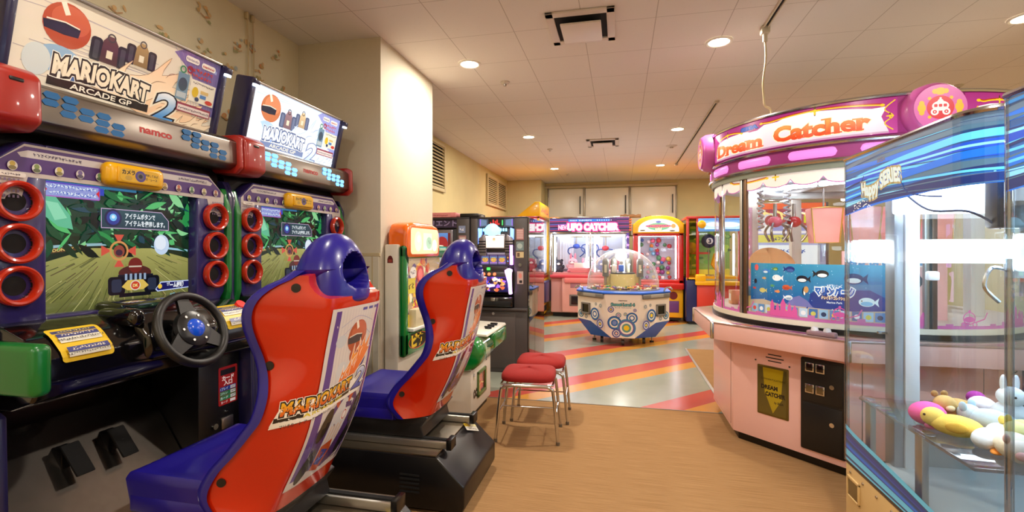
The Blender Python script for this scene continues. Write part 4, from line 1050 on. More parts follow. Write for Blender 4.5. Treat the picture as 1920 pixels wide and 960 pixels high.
q = MB().lathe([(.0001, 3.555), (.08, 3.56), (.12, 3.575), (.135, 3.60), (.135, 3.73)], (xc, 0, zc), M_GREENT, 'y', 40)
q.build('green_end_cap', t)
MB().box((-1.30, 4.0, .50), (-1.055, 4.46, .655), M_GREENT, .035, 4).build('green_console_shell', t)
MB().lathe([(.128, 3.73), (.128, 4.0)], (xc, 0, zc), pane_mat('clear_tube', (235, 250, 235), 1.45, .05), 'y', 40).box((-1.29, 3.74, .50), (-1.09, 3.99, .53), M_CREAMW).cyl((xc, 3.74, zc), (xc, 3.99, zc), .07, WHITE).build('card_window', t)
MB().prism([(-1.32, .66), (-1.06, .655), (-1.07, .675), (-1.32, .685)], 'y', 3.78, 4.45, mat('console_top_white', (226, 222, 206), .3), .004).build('control_top', t)
for k in range(3):
    MB().cyl((-1.13, 4.06 + k * .10, .668), (-1.13, 4.06 + k * .10, .69), .034, BLACK, .026, 20).box((-1.165, 4.05 + k * .10, .685), (-1.095, 4.07 + k * .10, .70), BLACK, .006).build('control_knob', t)

# ------------------------------------------------------------------ the two slot machines on grey cabinets
M_GREYCAB = mat('charcoal_cabinet', (66, 60, 60), .4, coat=.1)
M_GREYDK = mat('dark_charcoal', (38, 34, 36), .4)
M_PURLED = mat('purple_led', (190, 110, 255), .3, emit=4.0, ecol=(190, 120, 255))
M_CYANLED = mat('cyan_led', (150, 220, 255), .3, emit=1.6, ecol=(130, 210, 255))
LIT = art_mat('lit_panel', .3, emit=1.0, base=.2)
def slot(x0, label, kind):
    Yf = 5.2; x1 = x0 + .66
    t = thing('slot_machine', label, 'slot machine', (x0 + .33, 5.55, 0), group='slot machines on grey cabinets')
    MB().box((x0 + .005, Yf, 0), (x1 - .005, 6.2, .70), M_GREYCAB, .006).box((x0 + .03, Yf - .006, .05), (x1 - .14, Yf + .01, .66), mat('cabinet_door_grey', (74, 66, 64), .45), .004).cyl((x0 + .27, Yf - .016, .655), (x0 + .27, Yf, .655), .016, CHROME, seg=18).box((x0, Yf - .05, .695), (x1, Yf + .06, .725), M_GREYCAB, .006).build('lower_cabinet', t)
    f = MB()
    f.box((x0 + .005, Yf, .72), (x0 + .085, 6.2, 1.73), M_GREYCAB, .006).box((x1 - .155, Yf, .72), (x1 - .005, 6.2, 1.73), M_GREYCAB, .006)
    f.box((x0 + .08, Yf + .02, 1.62), (x1 - .15, 6.2, 1.73), M_GREYCAB, .004).box((x0 + .08, 6.0, .72), (x1 - .15, 6.2, 1.63), M_GREYDK)
    f.box((x0 + .005, Yf, 1.715), (x1 - .005, 6.2, 1.735), M_GREYDK, .004)
    fr = f.build('cabinet_frame', t)
    a = Art(); b0, b1 = x0 + .085, x1 - .155; W = b1 - b0
    a.rect(0, 0, W, .10, (60, 66, 80)); a.poly([(.02, .01), (.10, .02), (.10, .08), (.02, .095)], (96, 120, 150)); a.poly([(W - .02, .01), (W - .10, .02), (W - .10, .08), (W - .02, .095)], (96, 120, 150)); a.poly([(.02, .01), (.03, .02), (.03, .085), (.02, .095)], (150, 110, 240)); a.poly([(W - .02, .01), (W - .03, .02), (W - .03, .085), (W - .02, .095)], (150, 110, 240))
    if kind == 0:
        a.rect(.12, .005, .12 + W - .24, .095, (12, 10, 14))
        for k, (dx, h) in enumerate(((.02, .03), (.05, .06), (.075, .045), (.095, .06), (.115, .02))): a.rect(.12 + dx, .025, .12 + dx + .014, .025 + h, (236, 50, 50))
        a.rect(W - .145, .02, W - .13, .08, (70, 206, 110))
    else:
        a.rect(0, 0, W, .10, (52, 40, 66)); a.text('リエント', W / 2 + .04, .05, .055, (120, 106, 140), .05, w=W - .1, out=[(.08, (28, 20, 36))])
    a.build('top_display', fr, plane_map((b0, Yf + .019, 1.622), X1, Z1), LIT if kind == 0 else art_mat('dull_print', .4, emit=.05))
    # game unit
    u = MB()
    u.box((b0, Yf + .04, .745), (b1, 5.95, 1.615), M_GREYDK, .004)
    u.prism([(Yf + .05, .86), (Yf - .045, .90), (Yf - .07, 1.07), (Yf - .06, 1.12), (Yf + .05, 1.17)], 'x', b0 + .005, b1 - .005, M_GREYDK, .012, 2)
    u.prism([(Yf + .05, .735), (Yf - .06, .735), (Yf - .075, .79), (Yf - .05, .845), (Yf + .05, .865)], 'x', b0 + .005, b1 - .005, BLACKGLOSS, .012, 2)
    gu = u.build('game_unit', t)
    m_sil = mat('slot_silver', (150, 146, 156), .25, .8)
    if kind == 0:
        # domed lamp, horns, chrome speaker fins
        MB().lathe([(.0001, -.03), (.05, -.024), (.085, -.008), (.095, .01)], (x0 + .25, Yf + .02, 1.575), M_CYANLED, 'y', 28).build('top_lamp', t)
        for k in range(6):
            s = -1 if k < 3 else 1; xx = x0 + .25 + s * (.10 + (k % 3) * .03)
            MB().box((xx - .009, Yf + .015, 1.575), (xx + .009, Yf + .035, 1.61), M_CYANLED, .004).build('top_light_bar', t)
        for s, xa in ((-1, b0 + .005), (1, b1 - .045)):
            MB().prism([(xa, 1.43), (xa + .035, 1.47), (xa + .04, 1.60), (xa, 1.615)], 'y', Yf + .0, Yf + .04, mat('blue_corner_lamp', (110, 140, 255), .3, emit=2.2, ecol=(110, 150, 255)), .004).build('corner_lamp', t)
            w = MB(); xq = b0 + .055 if s < 0 else b1 - .055
            w.prism([(xq - .05, 1.30), (xq + .05, 1.30), (xq + .045, 1.50), (xq - .03 * s, 1.545), (xq - .045, 1.50)], 'y', Yf - .01, Yf + .05, m_sil, .012)
            for k in range(5): w.box((xq - .042, Yf - .016, 1.335 + k * .03), (xq + .042, Yf - .006, 1.348 + k * .03), DARK, .002)
            w.build('speaker_fins', t)
        MB().box((x0 + .125, Yf + .0, 1.375), (x0 + .405, Yf + .05, 1.54), m_sil, .012).build('screen_frame', t)
        a = Art(); a.rect(0, 0, .25, .132, (255, 246, 214), (255, 250, 226)); a.ell(.135, .085, .018, .018, (226, 190, 160)); a.ell(.135, .098, .016, .012, (196, 150, 110)); a.poly([(.115, .0), (.155, .0), (.148, .07), (.122, .07)], (250, 226, 226)); a.line([(.118, .06), (.105, .03)], .007, (236, 206, 186))
        a.build('slot_screen', t, plane_map((x0 + .14, Yf - .001, 1.392), X1, Z1), art_mat('bright_screen', .2, emit=1.5, base=.1))
        a = Art(); a.rect(0, 0, .34, .15, (50, 42, 62)); a.rect(.01, .125, .33, .145, (140, 126, 140))
        for k in range(3):
            a.rrect(.018 + k * .098, .015, .106 + k * .098, .12, .008, (110, 96, 150), (84, 70, 116)); a.ell(.062 + k * .098, .067, .034, .028, (206, 150, 70)); a.text('7' if k != 1 else 'BAR', .062 + k * .098, .068, .03 if k != 1 else .018, (226, 190, 90), .04, out=[(.07, (110, 60, 70))]); a.rect(.022 + k * .098, .09, .102 + k * .098, .098, (70, 150, 190)); a.rect(.022 + k * .098, .03, .102 + k * .098, .038, (180, 120, 190))
        a.rect(.315, .02, .338, .12, (90, 60, 50)); a.ell(.326, .09, .008, .008, (236, 160, 60)); a.ell(.326, .05, .008, .008, (96, 160, 236))
        a.build('reel_window', t, plane_map((x0 + .10, Yf + .0385, 1.19), X1, Z1), LIT)
        MB().box((x0 + .08, Yf - .03, 1.125), (x0 + .44, Yf + .05, 1.185), mat('slot_control_shelf', (46, 40, 44), .35), .010).box((x0 + .20, Yf - .035, 1.14), (x0 + .24, Yf - .02, 1.17), mat('green_lamp', (60, 220, 80), .3, emit=1.6), .004).build('control_shelf', t)
        for k in range(3): MB().lathe([(.0001, -.030), (.012, -.026), (.016, -.016), (.018, 0)], (x0 + .175 + k * .062, Yf - .062, 1.098), mat('lit_orange_button', (255, 110, 70), .3, emit=1.6), 'y', 20).build('stop_button', t)
        a = Art(); a.rect(0, 0, .34, .17, (20, 16, 60), (60, 40, 120)); R = random.Random(9)
        for k in range(46):
            x, y = R.uniform(.04, .30), R.uniform(.02, .15); c = R.choice([(250, 236, 214), (226, 150, 80), (150, 90, 214), (96, 60, 40), (70, 80, 220), (246, 206, 246), (40, 20, 40), (206, 96, 60)])
            a.poly([(x + R.uniform(.01, .045) * math.cos(q * 1.26 + .3), y + R.uniform(.008, .03) * math.sin(q * 1.26 + .3)) for q in range(5)], c)
        n = V((0, -.17, .025)).normalized()
        dvv = V((0, -.025, -.17)).normalized() * -1
        a.build('lit_belly_picture', t, plane_map(V((x0 + .125, Yf - .0465, .902)), X1, V((0, -.025, .17))), art_mat('belly_lit', .3, emit=1.3, base=.2))
        MB().box((b1 - .045, Yf - .02, 1.20), (b1 - .012, Yf + .02, 1.42), M_PURLED, .006).build('side_light', t)
        MB().prism([(b1 - .012, .88), (b1 - .04, .88), (b1 - .05, 1.0), (b1 - .09, 1.14), (b1 - .05, 1.165), (b1 - .012, 1.15)], 'y', Yf - .088, Yf - .02, mat('white_purple_led', (236, 190, 255), .3, emit=3.0, ecol=(226, 170, 255)), .006).build('side_light', t)
        MB().box((x0 + .09, Yf - .078, .75), (b1 - .02, Yf - .06, .80), DARK, .006).box((x0 + .26, Yf - .085, .80), (x0 + .31, Yf - .06, .84), CHROME, .004).build('coin_tray', t)
        a = Art()
        a.rect(.02, .62, .105, .74, (166, 110, 110)); 
        for k in range(5): a.rect(.027, .635 + k * .021, .098, .645 + k * .021, (206, 186, 180))
        a.build('side_sticker', fr, plane_map((x1 - .15, Yf - .0012, .86), X1, Z1), PRINT); a = Art()
        a.rect(.02, .50, .105, .60, (110, 130, 130)); a.ell(.06, .55, .03, .03, (160, 176, 170)); a.build('side_sticker', fr, plane_map((x1 - .15, Yf - .0012, .86), X1, Z1), PRINT); a = Art(); a.rect(.02, .42, .105, .485, (196, 176, 130)); a.rect(.03, .43, .06, .475, (96, 76, 60))
        a.build('side_sticker', fr, plane_map((x1 - .15, Yf - .0012, .86), X1, Z1), PRINT); a = Art()
        a.rect(.03, .13, .10, .27, (180, 160, 146)); a.rect(.055, .14, .088, .17, (30, 26, 26)); a.ell(.065, .22, .02, .03, (206, 130, 110))
        a.build('side_sticker', fr, plane_map((x1 - .15, Yf - .0012, .86), X1, Z1), PRINT)
        MB().cyl((x1 - .085, Yf - .012, 1.20), (x1 - .085, Yf, 1.20), .019, CHROME, seg=18).build('key_lock', fr)
    else:
        MB().box((x0 + .10, Yf - .0, 1.30), (x0 + .46, Yf + .05, 1.60), m_sil, .02).build('screen_frame', t)
        a = Art(); a.rect(0, 0, .30, .22, (40, 44, 70), (90, 130, 190)); a.ell(.20, .1, .07, .08, (150, 40, 40)); a.rect(.27, .0, .30, .22, (96, 30, 30)); a.rect(0, .0, .06, .22, (120, 160, 220)); a.ell(.12, .12, .04, .05, (226, 190, 170)); a.poly([(.08, 0), (.16, 0), (.15, .09), (.09, .09)], (226, 220, 236))
        a.build('slot_screen', t, plane_map((x0 + .13, Yf - .001, 1.34), X1, Z1), LIT)
        a = Art(); a.rect(0, 0, .36, .10, (70, 40, 40)); 
        for k in range(3): a.rrect(.02 + k * .11, .015, .12 + k * .11, .085, .008, (206, 200, 186)); a.text('7', .07 + k * .11, .05, .04, (206, 50, 50), .04)
        a.build('reel_window', t, plane_map((x0 + .10, Yf + .0385, 1.19), X1, Z1), LIT)
        MB().box((b1 - .05, Yf - .03, 1.14), (b1 - .005, Yf + .02, 1.28), mat('pale_lamp', (226, 240, 255), .3, emit=1.6), .01).build('side_light', t)
        MB().box((x0 + .08, Yf - .05, 1.10), (x0 + .44, Yf + .05, 1.14), mat('wine_shelf', (96, 30, 30), .35), .01).build('control_shelf', t)
        a = Art(); a.rect(0, 0, .34, .17, (60, 30, 40), (120, 60, 70)); a.ell(.17, .08, .1, .06, (206, 160, 96))
        a.build('lit_belly_picture', t, plane_map(V((x0 + .125, Yf - .0465, .902)), X1, V((0, -.025, .17))), LIT)
        a = Art(); a.rect(.02, .70, .10, .78, (120, 130, 160)); a.scrib(.06, .74, .05, .03, (226, 226, 230))
        a.build('side_sticker', fr, plane_map((x1 - .15, Yf - .0012, .86), X1, Z1), PRINT); a = Art(); a.rect(.02, .57, .11, .67, (150, 110, 110)); a.rect(.03, .59, .10, .65, (196, 176, 170))
        a.build('side_sticker', fr, plane_map((x1 - .15, Yf - .0012, .86), X1, Z1), PRINT)
slot(-1.655, 'slot machine with a bright cream screen and purple light strips, beside the acrylic partition', 0)
slot(-2.325, 'slot machine with a darker blue screen, mostly hidden behind the pillar and orange lamp box', 1)
o = MB().box((-2.24, 5.25, 1.737), (-1.84, 5.6, 1.80), mat('pink_box_card', (206, 120, 120), .5), .02, 3).build('pink_box', None, org=(-2.04, 5.42, 1.737))
tag(o, 'pink box lying on top of the darker slot machine', 'box')
a = Art(); a.rect(0, 0, .30, .045, (206, 130, 126)); a.scrib(.15, .022, .24, .02, (150, 60, 70))
a.build('box_print', o, plane_map((-2.21, 5.2495, 1.745), X1, Z1), PRINT)
o = MB().box((-1.80, 5.25, 1.737), (-1.58, 5.55, 1.785), BLACK, .01).box((-1.56, 5.28, 1.737), (-1.53, 5.31, 1.765), mat('grey_knob', (150, 146, 140), .5), .006).build('black_box', None, org=(-1.69, 5.4, 1.737))
tag(o, 'flat black box on top between the two slot machines', 'box')
o = MB().box((-.988, 5.2, .0), (-.976, 6.25, 1.725), pane_mat('smoked_mirror_acrylic', (206, 204, 200), 1.5, .22, .015), .001).box((-.990, 5.55, .0), (-.974, 5.56, 1.725), pane_mat('clear_edge', (225, 235, 235), 1.5, .2)).build('acrylic_partition', None, org=(-.98, 5.7, 0), smooth=0)
tag(o, 'tall glossy clear partition along the side of the purple-lit slot machine', 'partition')
# ------------------------------------------------------------------ machines along the far walls
M_CABLIGHT = mat('tube_light', (255, 255, 255), .3, emit=8.5, ecol=(236, 242, 255))
M_CABWHITE = mat('white_interior', (196, 206, 220), .5)
M_PINKCAB = mat('pale_pink_cabinet', (236, 176, 168), .38, coat=.15)
M_PINKRED = mat('pink_red_ledge', (206, 70, 84), .35)
M_YCAB = mat('yellow_cabinet', (246, 186, 16), .32, coat=.3)
M_RCAB = mat('red_cabinet', (196, 26, 22), .3, coat=.3)
M_BCAB = mat('blue_cabinet', (24, 36, 96), .35, coat=.2)

def plush_lump(name, label, cat, p, r, cols, ears='round', rz=0.0, group=None, tilt=0.0):
    """a soft toy: rounded body and head, two ears, feet, a snout and eyes"""
    t = thing(name, label, cat, p, rz, group)
    M = Matrix.Translation(p) @ Matrix.Rotation(rz, 4, 'Z') @ Matrix.Rotation(tilt, 4, 'X')
    c = [mat('plush_%02x%02x%02x' % q, q, .95, noise=.05, nscale=80, bump=.2) for q in cols]
    eye = mat('plush_eye', (20, 16, 16), .2)
    def B(fn, nm, par=t):
        b = MB(); fn(b)
        b.bm.transform(M)
        return b.build(nm, par, smooth=60)
    B(lambda b: (b.sph((0, 0, r * .72), (r * .82, r * .7, r * .72), c[0], 20), b.sph((0, -r * .1, r * 1.55), (r * .74, r * .66, r * .62), c[0], 20)), 'body')
    for s in (-1, 1):
        if ears == 'round': B(lambda b: b.sph((s * r * .52, -.05 * r, r * 2.02), (r * .26, r * .16, r * .26), c[1], 14), 'ear')
        elif ears == 'long': B(lambda b: b.sph((s * r * .34, 0, r * 2.4), (r * .18, r * .12, r * .55), c[1], 14), 'ear')
        elif ears == 'flop': B(lambda b: b.sph((s * r * .78, -.05 * r, r * 1.6), (r * .18, r * .16, r * .45), c[1], 14), 'ear')
        B(lambda b: b.sph((s * r * .5, -r * .55, r * .25), (r * .3, r * .38, r * .25), c[1], 14), 'foot')
        B(lambda b: b.sph((s * r * .82, -r * .2, r * .95), (r * .22, r * .26, r * .34), c[0], 12), 'arm')
        B(lambda b: b.sph((s * r * .27, -r * .70, r * 1.66), r * .075, eye, 10), 'eye')
    B(lambda b: b.sph((0, -r * .72, r * 1.45), (r * .28, r * .2, r * .19), c[2 % len(c)], 14), 'snout')
    return t

# yellow crane machine against the left far wall, front towards the hall
t = thing('yellow_crane_machine', 'yellow crane machine with a red-edged roof, standing sideways behind the slot machines', 'crane machine', (-2.0, 9.62, 0))
yx0, yx1, ya, yb = -2.45, -1.5, 9.0, 10.25
MB().box((yx0, ya, .06), (yx1, yb, .80), M_YCAB, .015).box((yx0 + .03, ya + .03, 0), (yx1 - .05, yb - .03, .07), BLACK).build('lower_body', t)
lb = t.children[-1]
MB().prism([(ya + .25, .34), (ya + .95, .30), (ya + 1.05, .74), (ya + .15, .74)], 'x', yx1 - .01, yx1 + .09, mat('navy_flap', (30, 44, 96), .3), .015).build('control_flap', t)
MB().box((yx1 - .03, ya + .30, .10), (yx1 + .015, yb - .35, .28), M_YCAB, .015).box((yx1 + .012, ya + .36, .13), (yx1 + .017, yb - .42, .25), DARK).build('prize_door', t)
f = MB()
for (xx, yy) in ((yx1 - .04, ya), (yx1 - .04, yb - .05), (yx0, ya), (yx0, yb - .05)): f.box((xx, yy, .80), (xx + .04, yy + .05, 2.0), M_YCAB, .006)
f.box((yx0, ya, 1.96), (yx1, yb, 2.01), M_RCAB, .006).box((yx0, ya, .78), (yx1, yb, .84), M_RCAB, .006)
f.build('window_frame_posts', t)
MB().box((yx1 - .006, ya + .05, .84), (yx1 - .001, yb - .05, 1.96), GLASS).build('front_pane', t)
MB().box((yx0 + .04, ya + .004, .84), (yx1 - .04, ya + .009, 1.96), GLASS).build('side_pane', t)
MB().box((yx0 + .01, ya + .05, .84), (yx0 + .03, yb - .05, 1.96), M_CABWHITE).box((yx0 + .03, yb - .03, .84), (yx1 - .04, yb - .02, 1.96), M_CABWHITE).box((yx0 + .03, ya + .04, .84), (yx1 - .04, yb - .04, .88), mat('plush_bed', (196, 160, 150), .8)).build('interior', t)
MB().box((yx1 - .12, ya + .10, .9), (yx1 - .08, ya + .13, 1.93), M_CABLIGHT, .01).build('tube_lamp', t)
MB().box((yx1 - .12, yb - .13, .9), (yx1 - .08, yb - .10, 1.93), M_CABLIGHT, .01).build('tube_lamp', t)
MB().prism([(-1.95, 2.0), (-1.58, 2.28), (-1.49, 2.28), (-1.49, 2.0)], 'y', ya, yb, M_YCAB, .012).build('header_sign', t)
a = Art(); a.rrect(0, 0, 1.1, .2, .03, (236, 150, 60)); a.scrib(.55, .1, .9, .11, (150, 40, 90), 4)
a.build('sign_print', t.children[-1], plane_map((-1.4895, ya + .07, 2.04), Y1, Z1), art_mat('lit_sign_soft', .35, emit=.35))
MB().box((-1.95, 9.6, 1.86), (-1.82, 9.75, 1.96), STEEL, .01).cyl((-1.88, 9.67, 1.5), (-1.88, 9.67, 1.86), .012, STEEL).tube([(-1.95, 9.67, 1.34), (-1.93, 9.67, 1.46), (-1.88, 9.67, 1.5), (-1.83, 9.67, 1.46), (-1.81, 9.67, 1.34)], .012, STEEL).build('claw', t)
yb_o = plush_lump('plush_toy', 'dark plush toy slumped in the yellow crane machine', 'plush toy', (-1.75, 9.3, .885), .13, [(60, 60, 76), (90, 86, 96), (206, 196, 190)], 'round', .8, 'plush toys in the far crane machines')
plush_lump('plush_toy', 'pale plush toy beside the dark one in the yellow crane machine', 'plush toy', (-1.75, 9.75, .885), .13, [(214, 206, 196), (196, 150, 140), (236, 226, 220)], 'flop', 1.2, 'plush toys in the far crane machines')

# pink crane machine with the lettered header
t = thing('pink_crane_machine', 'wide pink crane machine with the white lettered header at the back wall', 'crane machine', (-.58, 10.1, 0))
ux0, ux1, uy0, uy1 = -1.40, .17, 9.7, 10.55
MB().box((ux0, uy0 + .12, .08), (ux0 + .52, uy1, .80), M_PINKCAB, .03, 3).box((ux0 + .24, uy0, .10), (ux1, uy1, .80), M_PINKCAB, .03, 3).box((ux0 + .04, uy0 + .18, 0), (ux1 - .03, uy1 - .02, .11), BLACK).build('lower_body', t)
lb = t.children[-1]
MB().box((ux0, uy0 - .02, .80), (ux1, uy1, .86), M_PINKRED, .015).box((ux0 + .3, uy0 - .05, .70), (ux1 - .02, uy0 + .02, .80), mat('pink_control_ledge', (226, 130, 130), .35), .015).build('control_ledge', t)
for xx in (-.98, -.20):
    MB().box((xx, uy0 - .008, .60), (xx + .20, uy0 + .01, .72) if False else (xx + .20, uy0 + .01, .725), mat('mauve_panel', (180, 130, 150), .4), .004).build('coin_plate', lb)
MB().box((-1.0, uy0 - .012, .235), (-.70, uy0 + .01, .465), mat('grey_door_frame', (110, 104, 100), .4), .008).box((-.965, uy0 - .016, .265), (-.735, uy0 - .004, .435), mat('smoked_door', (40, 34, 40), .12), .003).build('prize_door', t)
MB().cyl((-.63, uy0 - .012, .58), (-.63, uy0, .58), .03, DARK).build('speaker_hole', lb)
f = MB()
for xx in (ux0, -.60, ux1 - .05): f.box((xx, uy0, .86), (xx + (.05 if xx != -.60 else .035), uy0 + .05, 1.70), CHROME, .006)
for xx in (ux0, ux1 - .05): f.box((xx, uy1 - .05, .86), (xx + .05, uy1, 1.70), CHROME, .006)
f.box((ux0, uy0, 1.695), (ux1, uy0 + .05, 1.725), CHROME, .004).box((ux0 - .005, uy0 - .012, 2.0), (ux1 + .005, uy1, 2.03), CHROME, .004).box((ux0, uy0 + .06, 1.70), (ux1, uy1, 2.0), mat('dark_header_box', (60, 56, 70), .4))
f.build('window_frame_posts', t)
MB().box((ux0 + .05, uy0 + .02, .86), (ux1 - .05, uy0 + .026, 1.70), GLASS).build('front_pane', t)
MB().box((ux1 - .026, uy0 + .05, .86), (ux1 - .02, uy1 - .05, 1.70), GLASS).build('side_pane', t)
i_ = MB().box((ux0 + .02, uy1 - .03, .86), (ux1 - .02, uy1 - .01, 1.70), M_CABWHITE).box((ux0 + .02, uy0 + .04, .86), (ux1 - .02, uy1 - .03, .90), mat('pink_bed', (226, 150, 150), .7)).box((ux0 + .02, uy0 + .04, 1.67), (ux1 - .02, uy1 - .03, 1.70), M_CABWHITE)
i_.build('interior', t)
MB().box((ux0 + .08, uy0 + .10, 1.645), (ux1 - .08, uy0 + .16, 1.67), M_CABLIGHT, .006).build('tube_lamp', t)
MB().box((ux0 + .08, uy1 - .2, 1.645), (ux1 - .08, uy1 - .16, 1.67), M_CABLIGHT, .006).build('tube_lamp', t)
cu = MB()
for (c0, c1) in ((ux0 + .06, ux0 + .42), (-.52, -.36)):
    cu.grid(lambda u, v, c0=c0, c1=c1: V((c0 + (c1 - c0) * u, uy1 - .10 + .02 * math.sin(u * (c1 - c0) * 90), .95 + .74 * v)), 60, 2, mat('white_curtain', (236, 238, 244), .8))
cu.build('white_curtains', t)
for xx in (ux0 + .09, -.66, -.50, ux1 - .10): MB().box((xx - .016, uy0 + .10, .92), (xx + .016, uy0 + .125, 1.66), M_CABLIGHT, .01).build('tube_lamp', t)
a = Art(); W, H = ux1 - ux0, .275
a.rect(0, 0, W, H, (40, 30, 60), (70, 40, 90))
for k in range(9): a.line([(0, .03 + k * .03), (W * .2, .035 + k * .03), (W * .34, .03 + k * .028)], .008, [(206, 60, 100), (96, 110, 206), (30, 26, 50)][k % 3]); a.line([(W, .03 + k * .03), (W * .85, .03 + k * .03)], .008, [(206, 60, 100), (30, 26, 60), (150, 70, 150)][k % 3])
a.rect(.38, .205, 1.2, .255, (40, 110, 190)); a.scrib(.72, .23, .26, .03, (226, 240, 255), 3)
for k in range(12):
    xx = .42 + k * .03 if k < 5 else 1.0 + (k - 6) * .045
    a.text('★', xx, .23, .022, (230, 236, 255), 0)
a.text('NEW', .28, .095, .085, (255, 190, 226), .04, w=.20, out=[(.08, (206, 40, 110))]); a.text('UFO CATCHER', .86, .10, .125, (255, 250, 255), .085, w=.98, out=[(.12, (226, 50, 130))])
a.build('header_sign', t, plane_map((ux0, uy0 - .002, 1.725), X1, Z1), art_mat('header_lit_pink', .3, emit=1.25, base=.3))
a = Art(); a.rect(0, 0, .05, .84, (70, 40, 110))
for k in range(5): a.text('☆', .025, .12 + k * .16, .04, (220, 150, 255), .04)
a.build('star_light_strip', t, plane_map((ux1 - .05, uy0 - .003, .86), X1, Z1), art_mat('star_lit', .3, emit=1.6, base=.2))
for k in range(5): MB().box((ux1 + .0, uy0 - .02, 1.74 + k * .052), (ux1 + .05, uy0 + .05, 1.77 + k * .052), mat('amber_lamp_red', (206, 90, 50), .3, emit=.5), .008).build('corner_lamp', t)
for k, (xc, dz) in enumerate(((-.90, 0), (-.62, .06), (-.30, -.04))):
    c_ = [(60, 90, 190), (206, 206, 210), (206, 50, 70)][k]; cm = mat('claw_%d' % k, c_, .3)
    MB().sph((xc, 10.15, 1.44 + dz), (.075, .075, .055), cm, 18).cyl((xc, 10.15, 1.48 + dz), (xc, 10.15, 1.67), .018, STEEL).box((xc - .12, 10.05, 1.63), (xc + .12, 10.25, 1.67), mat('gantry_gold', (176, 160, 110), .4), .01).build('claw_body', t)
    par = t.children[-1]
    for s in (-1, 1): MB().tube([(xc + s * .05, 10.15, 1.42 + dz), (xc + s * .15, 10.15, 1.40 + dz), (xc + s * .17, 10.15, 1.31 + dz), (xc + s * .07, 10.15, 1.22 + dz)], .014, mat('claw_arm_blue', (70, 90, 150), .3, .5), smooth=4).build('claw_arm', par)
pl = [(-1.25, (60, 60, 70), (40, 40, 50), 'round', 'charcoal plush with round ears at the window post end of the pink crane machine'), (-.96, (236, 190, 200), (226, 140, 160), 'long', 'pink long-eared plush in the pink crane machine'), (-.64, (200, 200, 206), (236, 150, 170), 'flop', 'pale grey plush beside the pink one'), (-.36, (70, 90, 150), (226, 226, 230), 'round', 'blue plush under the red claw of the pink crane machine'), (-.10, (190, 80, 96), (240, 200, 200), 'flop', 'rosy plush by the starry corner of the pink crane machine'), (-.02, (150, 190, 170), (226, 236, 230), 'round', 'mint plush in the corner under the starry strip')]
for k, (x, c0, c1, e, lb_) in enumerate(pl):
    plush_lump('plush_toy', lb_, 'plush toy', (x, (9.98 + .05 * (k % 2)) if k < 5 else 10.33, .90), .12 + .015 * (k % 3), [c0, c1, (240, 232, 226)], e, rnd.uniform(-.4, .4), 'plush toys in the far crane machines')
o = MB().prism([(-.98, .905), (-.62, .905), (-.56, 1.0), (-1.04, 1.0)], 'y', 9.78, 9.86, mat('pink_tub', (246, 150, 160), .4), .01).build('pink_tub', None, org=(-.8, 9.82, .90)); tag(o, 'pink tub standing behind the glass of the pink crane machine', 'tub')
o = MB().box((-.92, 9.83, 1.002), (-.70, 9.85, 1.10), mat('white_card', (240, 236, 230), .5), .004).build('price_card', None, org=(-.81, 9.84, 1.0)); tag(o, 'small white card propped on the pink tub', 'card')
# wooden boards on the machine roofs
for k, (x0, x1, n_) in enumerate(((-.0, .42, 'brown wavy wooden board on top between the pink crane and the capsule machine'), (.5, .9, 'low brown wooden board behind the arch of the capsule machine'))):
    zb = 2.032 if k == 0 else 1.99
    pts = [(x0, zb), (x1, zb)] + [(x1 - (x1 - x0) * j / 8, zb + .07 + .012 * math.sin(j * 2.3)) for j in range(9)]
    yq = 10.3 if k == 0 else 10.2
    o = MB().prism(pts, 'y', yq, yq + .04, mat('brown_wood', (126, 84, 40), .6, noise=.2, nscale=14), .006).build('wooden_board', None, org=((x0 + x1) / 2, yq, zb)); tag(o, n_, 'board')

# red and yellow capsule machine
t = thing('capsule_crane_machine', 'red and yellow machine with an arched top, its lit window full of capsules', 'crane machine', (.71, 9.9, 0))
mx0, mx1, my0, my1 = .25, 1.16, 9.5, 10.35
MB().box((mx0, my0 + .03, .08), (mx1, my1, .64), M_YCAB, .02, 3).box((mx0 + .04, my0 + .08, .03), (mx1 - .04, my1 - .03, .09), BLACK).build('lower_body', t)
lb = t.children[-1]
for xx in (mx0 + .1, mx1 - .18): MB().cyl((xx, my0 + .12, .03), (xx + .03, my0 + .12, .03), .03, BLACK).build('caster', lb)
MB().box((mx0 - .005, my0 - .08, .62), (mx1 + .005, my1, .74), M_RCAB, .025, 3).build('control_shelf', t)
MB().cyl((mx1 - .18, my0 + .022, .50), (mx1 - .18, my0 + .034, .50), .075, mat('dark_red_speaker', (110, 20, 26), .5)).build('speaker_grille', lb)
MB().box((mx1 - .33, my0 + .016, .18), (mx1 - .08, my0 + .035, .40), mat('purple_door', (110, 60, 130), .4), .008).build('prize_door', lb)
f = MB()
f.box((mx0, my0, .73), (mx0 + .085, my1, 1.68), M_RCAB, .012).box((mx1 - .085, my0, .73), (mx1, my1, 1.68), M_RCAB, .012).box((mx0, my0, .73), (mx1, my0 + .06, .80), M_RCAB, .012).box((mx0, my0, 1.63), (mx1, my0 + .06, 1.69), M_RCAB, .012)
f.build('window_frame_posts', t)
MB().box((mx0 + .085, my1 - .05, .74), (mx1 - .085, my1 - .02, 1.68), mat('capsule_backboard', (196, 206, 218), .5)).box((mx0 + .085, my0 + .05, .74), (mx1 - .085, my1, .77), M_CABWHITE).box((mx0 + .085, my0 + .05, 1.655), (mx1 - .085, my1, 1.68), M_CABWHITE).build('interior', t)
MB().box((mx0 + .085, my0 + .02, .80), (mx1 - .085, my0 + .026, 1.63), GLASS).build('front_pane', t)
